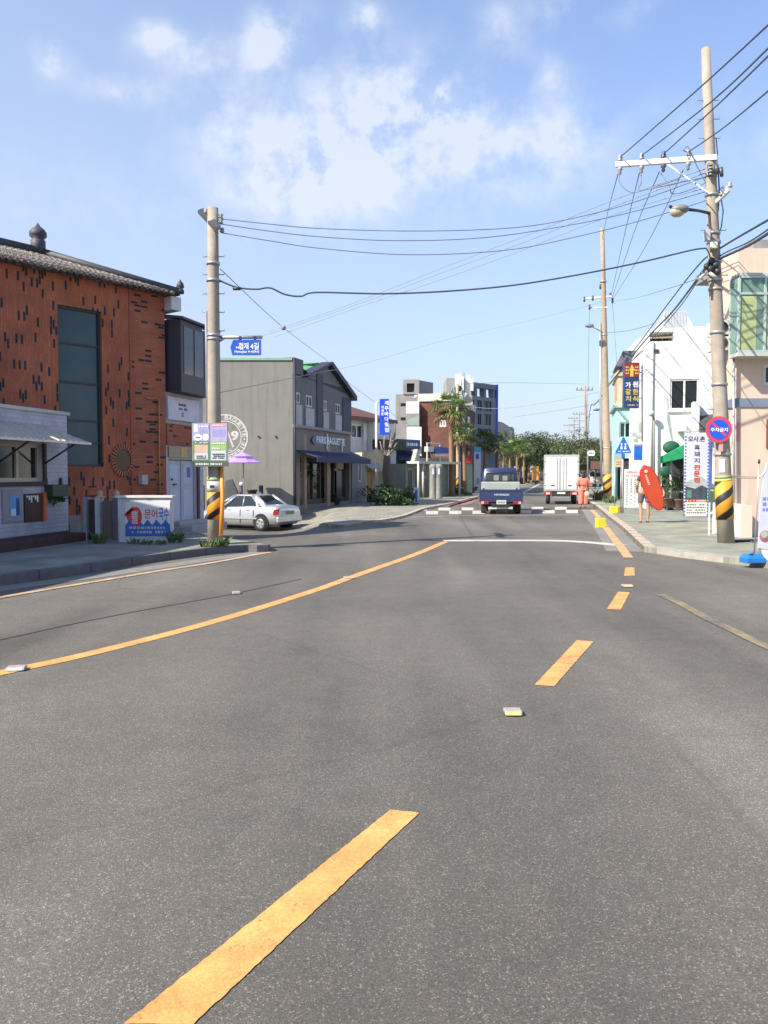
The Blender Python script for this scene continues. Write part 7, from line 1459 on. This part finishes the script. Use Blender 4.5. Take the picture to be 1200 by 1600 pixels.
def body(t, hgt, legs, armL, armR, handL, handR, lean=0):
    s = hgt / 1.70; N_ = [(0, 0, .93 * s, .12, .10)]; E_ = []
    ch = chain(N_, E_, 0, [(0, .0, 1.10 * s, .115, .09), (0, .0, 1.27 * s, .13, .10)]); nk = chain(N_, E_, ch, [(0, -.005, 1.41 * s, .07, .06), (0, .0, 1.48 * s, .052, .052)])
    hd = chain(N_, E_, nk, [(0, .01, 1.55 * s, .068, .078), (0, .005, 1.62 * s, .074, .085), (0, .0, 1.68 * s, .05, .06)])
    for sx, arm_, hn in ((-1, armL, handL), (1, armR, handR)):
        k = chain(N_, E_, 2, [(sx * .15, 0, 1.37 * s, .06)] + [(x, y, z, r_) for (x, y, z), r_ in zip(arm_, (.045, .04, .034, .026))]); hand(N_, E_, k, hn[0], hn[1])
    for sx, lg in ((-1, legs[0]), (1, legs[1])):
        k = chain(N_, E_, 0, [(sx * .09, 0, .86 * s, .088)] + [(x, y, z, r_) for (x, y, z), r_ in zip(lg, (.075, .056, .05, .036))])
        a = Vector(N_[k][:3]); chain(N_, E_, k, [(a.x, a.y - .03, .045, .034), (a.x, a.y + .08, .03, .032), (a.x, a.y + .15, .022, .024)])
    bd = skin('body', SKIN, t, N_, E_)
    z = 1.60 * s
    part('nose', SKIN, bd, lambda m: m.ball((0, .092, z - .03), .014, 8, (.8, 1.2, 1.4)), local=True)
    for sx in (-1, 1):
        part('ear', SKIN, bd, lambda m: m.ball((sx * .078, 0, z - .01), .024, 8, (.4, .8, 1.2)), local=True)
        part('eye', DARKM, bd, lambda m: m.ball((sx * .03, .083, z), .009, 8), local=True)
    part('mouth', M('lip', (.3, .1, .09), .5), bd, lambda m: m.ball((0, .084, z - .068), .018, 8, (1.1, .4, .3)), local=True)
    return s
# surfer seen from behind, local +y is away from the camera
b_ = GP(1006.5, 816.5, .11); t = thing('person', 'person in dark top and grey shorts carrying a red bodyboard on the right pavement', 'person', b_)
s = body(t, 1.66, (((-.10, .03, .68), (-.10, .04, .47), (-.105, -.02, .28), (-.11, -.05, .09)), ((.10, -.02, .68), (.11, -.0, .47), (.12, .0, .28), (.12, .03, .09))),
         ((-.20, -.02, 1.22), (-.24, -.05, 1.10), (-.21, .06, 1.0), (-.18, .14, .93)), ((.26, -.04, 1.22), (.38, -.08, 1.10), (.45, -.2, 1.0), (.47, -.27, .90)), ((.2, .5, -.5), (.6, .2, .2)), ((-.05, -.25, -.9), (-.7, -.2, 0)))
N_ = [(0, 0, .98, .135, .11)]; E_ = []; c_ = chain(N_, E_, 0, [(0, 0, 1.12, .13, .105), (0, 0, 1.27, .145, .115)]); chain(N_, E_, c_, [(0, 0, 1.37, .09, .08)])
chain(N_, E_, 2, [(-.15, 0, 1.34, .075), (-.21, -.02, 1.20, .062)]); chain(N_, E_, 2, [(.15, 0, 1.34, .075), (.265, -.04, 1.20, .062)]); skin('shirt', M('dark_shirt', (.055, .05, .065), .85, .2, 8), t, N_, E_)
N_ = [(0, 0, .93, .135, .115)]; E_ = []; chain(N_, E_, 0, [(-.085, .0, .83, .105), (-.105, .03, .66, .098), (-.105, .03, .57, .095)]); chain(N_, E_, 0, [(.085, 0, .83, .105), (.105, -.02, .66, .098), (.108, -.02, .57, .095)]); skin('shorts', M('grey_shorts', (.12, .11, .14), .85, .25, 10), t, N_, E_)
part('hair', HAIR, t, lambda m: (m.ball((0, -.012, 1.585), .105, 14, (.95, 1.0, 1.05)), m.ball((0, -.06, 1.50), .075, 10, (1, .6, 1.2))), local=True)
part('sandal', M('dark_sandal', (.06, .04, .04), .8), t, lambda m: m.ball((-.11, .0, .018), .06, 10, (.8, 2.0, .35)), local=True); part('sandal', M('dark_sandal', (.06, .04, .04)), t, lambda m: m.ball((.12, .08, .018), .06, 10, (.8, 2.0, .35)), local=True)
# the board
Yb = b_.y - .30; A_, B_ = P(1006.5, 729, Yb), P(1031.5, 796, Yb + .1); ax_ = (B_ - A_); Lb = ax_.length; ax_.normalize(); nb = Vector((-.12, -1, .05)).normalized(); nb = (nb - ax_ * nb.dot(ax_)).normalized(); sb = ax_.cross(nb)
t = thing('bodyboard', 'red bodyboard with pale lettering held against the walking person', 'bodyboard', (A_ + B_) / 2)
def board(m, k=1.0, th=.028, off=0):
    n = 40; o1 = []; o2 = []
    for i in range(n):
        a = 2 * math.pi * i / n; u = -math.cos(a); v = math.sin(a); wd = .225 * (1 - .10 * u) ; q = A_ + ax_ * (Lb / 2 * (1 + u * k)) + sb * v * wd * k * (abs(1 - abs(u) ** 2.6) ** .5 / (abs(math.sin(a)) + 1e-6) if abs(math.sin(a)) > .05 else 1)
        o1.append(q + nb * (th + off)); o2.append(q - nb * (th - off))
    m.mesh(o1 + o2, [tuple(range(n)), tuple(range(2 * n - 1, n - 1, -1))] + [(i, (i + 1) % n, n + (i + 1) % n, n + i) for i in range(n)], False)
bo = part('deck', M('board_red', (.46, .05, .02), .3, .08, 3, coat=.5), t, lambda m: board(m), .01); 
part('rim', M('board_rim', (.45, .03, .03), .4), t, lambda m: m.tube([A_ + ax_ * (Lb / 2 * (1 - math.cos(2 * math.pi * i / 30))) + sb * math.sin(2 * math.pi * i / 30) * .225 * (1 + .10 * math.cos(2 * math.pi * i / 30)) * (abs(1 - abs(math.cos(2 * math.pi * i / 30)) ** 2.6) ** .5 / (abs(math.sin(2 * math.pi * i / 30)) + 1e-6) if abs(math.sin(2 * math.pi * i / 30)) > .05 else 1) for i in range(31)], .03, 6))
def blet(m):
    for k in range(6): q = A_ + ax_ * (.24 + .055 * k) - sb * -.05 + nb * .04; m.hexa([q + ax_ * dx - sb * dy + nb * dz for dz in (0, .003) for dx, dy in ((0, -.03), (.035, -.03), (.035, .03), (0, .03))])
part('lettering', M('board_pale', (.75, .45, .36), .5), bo, blet); part('logo', M('board_pale', (.75, .45, .36)), bo, lambda m: m.ball(A_ + ax_ * .15 + nb * .03, .055, 14, (1, .25, 1)))
# figure in coral
b_ = GP(911, 793, 0.0); CO = M('coral_cloth', (.78, .20, .15), .8, .1, 6)
t = thing('person', 'person in loose coral pink top and trousers standing beside the white box truck', 'person', b_)
body(t, 1.66, (((-.09, .0, .68), (-.10, .0, .47), (-.10, .0, .28), (-.10, .0, .09)), ((.09, .03, .68), (.10, .05, .47), (.11, .02, .28), (.11, .0, .09))),
     ((-.22, 0, 1.22), (-.26, .0, 1.08), (-.27, .06, .95), (-.27, .10, .84)), ((.22, 0, 1.22), (.27, .0, 1.08), (.26, .08, .97), (.22, .17, .90)), ((0, .2, -1), (1, .1, 0)), ((-.2, .6, -.3), (-.6, 0, 0)))
N_ = [(0, 0, .96, .20, .17)]; E_ = []; c_ = chain(N_, E_, 0, [(0, 0, 1.12, .23, .19), (0, 0, 1.28, .20, .16)]); chain(N_, E_, c_, [(0, 0, 1.40, .10, .09)])
chain(N_, E_, 2, [(-.17, 0, 1.32, .10), (-.24, 0, 1.15, .095), (-.27, .04, .98, .08)]); chain(N_, E_, 2, [(.17, 0, 1.32, .10), (.24, 0, 1.15, .095), (.265, .06, 1.0, .08)]); skin('top', CO, t, N_, E_)
N_ = [(0, 0, 1.0, .17, .15)]; E_ = []; chain(N_, E_, 0, [(-.09, 0, .80, .13), (-.10, .0, .45, .12), (-.11, .0, .10, .11)]); chain(N_, E_, 0, [(.09, 0, .80, .13), (.10, .03, .45, .12), (.12, .0, .10, .11)]); skin('trousers', CO, t, N_, E_)
part('hair', HAIR, t, lambda m: (m.ball((0, -.01, 1.585), .12, 14, (1, 1, 1.05)), m.ball((0, -.07, 1.45), .10, 10, (1.1, .6, 1.4))), local=True)
part('shoe', BLACK, t, lambda m: [m.ball((x, .05, .03), .06, 10, (.8, 2.0, .5)) for x in (-.1, .11)], local=True)
q = b_ + Vector((.12, -.22, .62)); t = thing('hand_bag', 'small pale pink bag hanging at the side of the person in coral', 'bag', q)
part('pouch', M('pale_pink_bag', (.75, .42, .34), .7), t, lambda m: m.ball(q, .11, 12, (1, .5, 1.2))); part('strap', M('pale_pink_bag', (.75, .42, .34)), t, lambda m: m.tube([q + Vector((-.08, 0, .1)), q + Vector((0, .06, .42)), q + Vector((.08, .04, .1))], .012, 6))

# ------------------------------------------------------------------ overhead cables
CB = M('cable_black', (.055, .07, .10), .6, .2); CBG = M('cable_grey', (.16, .18, .22), .6, .2); CBT = M('cable_thin_grey', (.25, .29, .36), .6, .2)
def cable(label, pts, r=.012, mat=CB, grp='overhead cables'):
    q = [P(*p) for p in pts]; q2 = smoothline(q, 6) if len(q) > 2 else [q[0], q[1]]
    o = MB().tube(q2, r, 5).build('cable', mat, None, wloc=q[0]); tag(o, label, 'cable', grp); return o
D = lambda x: LY + (RY - LY) * (x - 340) / 765
def across(l, pts, r=.010, mat=CBG): cable(l, [(x, y, D(x)) for x, y in pts], r, mat)
across('top grey cable spanning the street from the left pole head', [(345, 342), (420, 350), (500, 357), (650, 361), (800, 356), (900, 340), (1000, 313), (1108, 274)])
across('second grey cable spanning the street just below the top one', [(345, 350), (420, 361), (500, 370), (620, 376), (760, 371), (900, 350), (1000, 328), (1108, 298)])
across('third and lowest sagging grey cable from the left pole head', [(347, 364), (420, 376), (500, 388), (640, 398), (790, 391), (900, 370), (1000, 345), (1108, 312)])
across('thick wavy dark cable crossing the street from the middle of the left pole', [(342, 438), (370, 449), (400, 452), (422, 450), (445, 460), (470, 463), (495, 457), (600, 459), (700, 455), (800, 446), (900, 430), (1000, 410), (1080, 391), (1104, 388)], .018, CB)
part_l = [(372, 448), (374, 452)]
tag(MB().tube([P(364, 451, D(370)), P(376, 451, D(370))], .035, 6).build('cable_clamp', DARKM, None, wloc=P(370, 450, D(370))), 'dark clamp on the thick cable just right of the left pole', 'cable clamp')
cable('long thin cable from the right pole down to the left, upper of three', [(1108, 262, RY), (960, 312, 22), (830, 365, 27), (700, 415, 30), (540, 478, 34), (420, 518, 37)], .010, CBT)
cable('long thin cable from the right pole down to the left, middle of three', [(1108, 268, RY), (960, 322, 22), (820, 378, 27), (680, 430, 30), (540, 482, 34), (400, 528, 37)], .010, CBT)
cable('long thin cable from the right pole down to the left, lowest of three', [(1108, 292, RY), (960, 335, 22), (800, 397, 27), (680, 440, 30), (560, 480, 34), (430, 526, 37)], .009, CBT)
cable('thin guy cable from the left pole down to the bakery gable', [(344, 420, LY), (443, 512, 26), (512, 564, 39.2)], .009, CBT)
tag(MB().ball(P(443, 512, 26), .08, 10).build('cable_ball', INS, None, wloc=P(443, 512, 26)), 'small pale joint on the guy cable above the street name sign', 'cable joint')
cable('faint beaded cable running from the bakery gable across to the tan pole', [(430, 594, 36), (560, 570, 39), (700, 530, 42), (830, 500, 43), (955, 468, 43.8)], .006, CBT)
cable('faint low cable from the concrete block towards the tan pole', [(640, 620, 60), (760, 638, 55), (860, 628, 50), (946, 610, 43.8)], .012, CBT)
cable('faint cable dropping from the bakery wall past the blue vertical sign', [(510, 565, 39), (560, 610, 46), (640, 665, 60)], .010, CBT)
cable('faint cable in front of the bakery gable', [(335, 615, 25), (430, 596, 33), (520, 578, 38.5)], .012, CBG)
cable('upper lane cable from the far left pole line to the third pole', [(720, 600, 60), (800, 598, 75), (914, 600, 100)], .015, CBT)
cable('dark cable dipping from the tan pole to the third pole', [(948, 610, 43.8), (930, 630, 60), (880, 640, 90), (800, 652, 100)], .018, CBG)
AP = lambda px: arm_pt(px)
def pc(label, a, pts, r, mat):
    q = [a] + [P(*p) for p in pts]; o = MB().tube(smoothline(q, 6), r, 5).build('cable', mat, None, wloc=a); tag(o, label, 'cable', 'overhead cables')
up_ = Vector((0, 0, .15)); dn = Vector((0, 0, -.2))
pc('highest cable entering from the upper right corner to the left end of the crossarm', AP(969) + up_, [(1090, 140, 13), (1210, 30, 9)], .012, CB)
pc('cable entering from the right to the second crossarm insulator', AP(1004) + up_, [(1110, 160, 13), (1210, 66, 9)], .012, CB)
pc('cable entering from the right to the third, dark crossarm insulator', AP(1039) + up_, [(1120, 165, 13), (1210, 78, 9)], .012, CB)
pc('lowest cable entering from the right to the crossarm insulator nearest the pole', AP(1077) + up_, [(1130, 200, 14), (1210, 134, 10)], .012, CB)
pc('cable from the left end of the crossarm to the top of the tan pole', AP(966) + dn, [(950, 330, 32), (941, 372, 43.6)], .012, CBG)
pc('cable from the second crossarm insulator down to the tan pole arms', AP(1001) + dn, [(975, 370, 30), (955, 462, 43.6)], .012, CBG)
pc('cable from the third crossarm insulator down to the tan pole arms', AP(1033) + dn, [(990, 365, 30), (957, 464, 43.6)], .012, CBG)
pc('cable from the innermost crossarm insulator down to the tan pole arms', AP(1070) + dn, [(1035, 335, 24), (1000, 400, 32), (957, 468, 43.6)], .012, CBG)
pc('looped jumper cable hanging under the left end of the crossarm', AP(969) + dn, [(968, 285, RY + .6), (985, 300, RY + .4), (1010, 296, RY + .2), (1060, 280, RY)], .012, CBG)
pc('looped jumper cable under the middle of the crossarm', AP(1004) + dn, [(1002, 285, RY + .4), (1000, 297, RY + .3), (1040, 290, RY), (1105, 276, RY)], .012, CBG)
pc('small jumper loop near the brace of the crossarm', AP(1077) + up_, [(1068, 235, RY), (1074, 229, RY), (1080, 240, RY), (1090, 262, RY), (1105, 290, RY)], .010, CBG)
pc('jumper cable hanging between the brace and the lamp arm', AP(1033) + dn, [(1045, 290, RY), (1052, 303, RY), (1080, 296, RY), (1106, 284, RY)], .010, CBG)
cable('upper dark cable passing behind the right pole from the right edge', [(1215, 335, 12), (1125, 388, RY + .1), (1090, 416, 21), (1040, 480, 28), (1000, 535, 34), (955, 590, 43.6)], .020, CB)
cable('thick dark cable bundle clamped to the right pole from the right edge', [(1215, 355, 12), (1170, 383, 14.5), (1125, 404, RY - .1), (1105, 416, RY - .1), (1090, 436, 19), (1050, 488, 25), (1010, 530, 31), (952, 600, 43.6)], .027, CB)
cable('thinner cable following the thick bundle from the right edge', [(1215, 348, 12), (1170, 378, 14.5), (1125, 400, RY), (1095, 432, 19), (1045, 500, 26), (950, 604, 43.6)], .014, CB)
cable('cable sagging from the right pole to the tan pole above the mint shop', [(1094, 434, RY), (1040, 452, 24), (990, 466, 33), (957, 470, 43.6)], .012, CBT)
cable('vertical drop cable down the left side of the right pole', [(1104, 389, RY - .17), (1109, 400, RY - .2), (1109, 420, RY - .2), (1095, 432, RY - .2)], .014, CB)
cable('thin white cable from the white building roof to the right pole', [(1040, 512, 33), (1080, 518, 24), (1112, 527, RY)], .010, M('cable_white', (.5, .5, .5), .6))
cable('cable from the tan pole to the roof edge of the mint shop', [(948, 520, 43.6), (985, 516, 38), (1020, 506, 33)], .014, CBG)
cable('dark cable bundle from the tan pole down to the third pole', [(947, 610, 43.6), (930, 632, 55), (922, 640, 70), (918, 690, 95)], .03, CB)
cable('two tone service cable from the tan pole along the mint shop roof', [(952, 600, 43.6), (975, 575, 38), (1005, 548, 34.3)], .02, CB)
for i, (x, y, yy, lb) in enumerate(((921, 484, 700, 'left'), (957, 474, 640, 'right'))): cable('faint vertical drop wire on the %s side of the tan pole' % lb, [(x, y, Y2), (x + (-2, 6)[i], (y + yy) / 2, Y2 + 8), (x + (-4, 10)[i], yy, Y2 + 20)], .010, CBT)
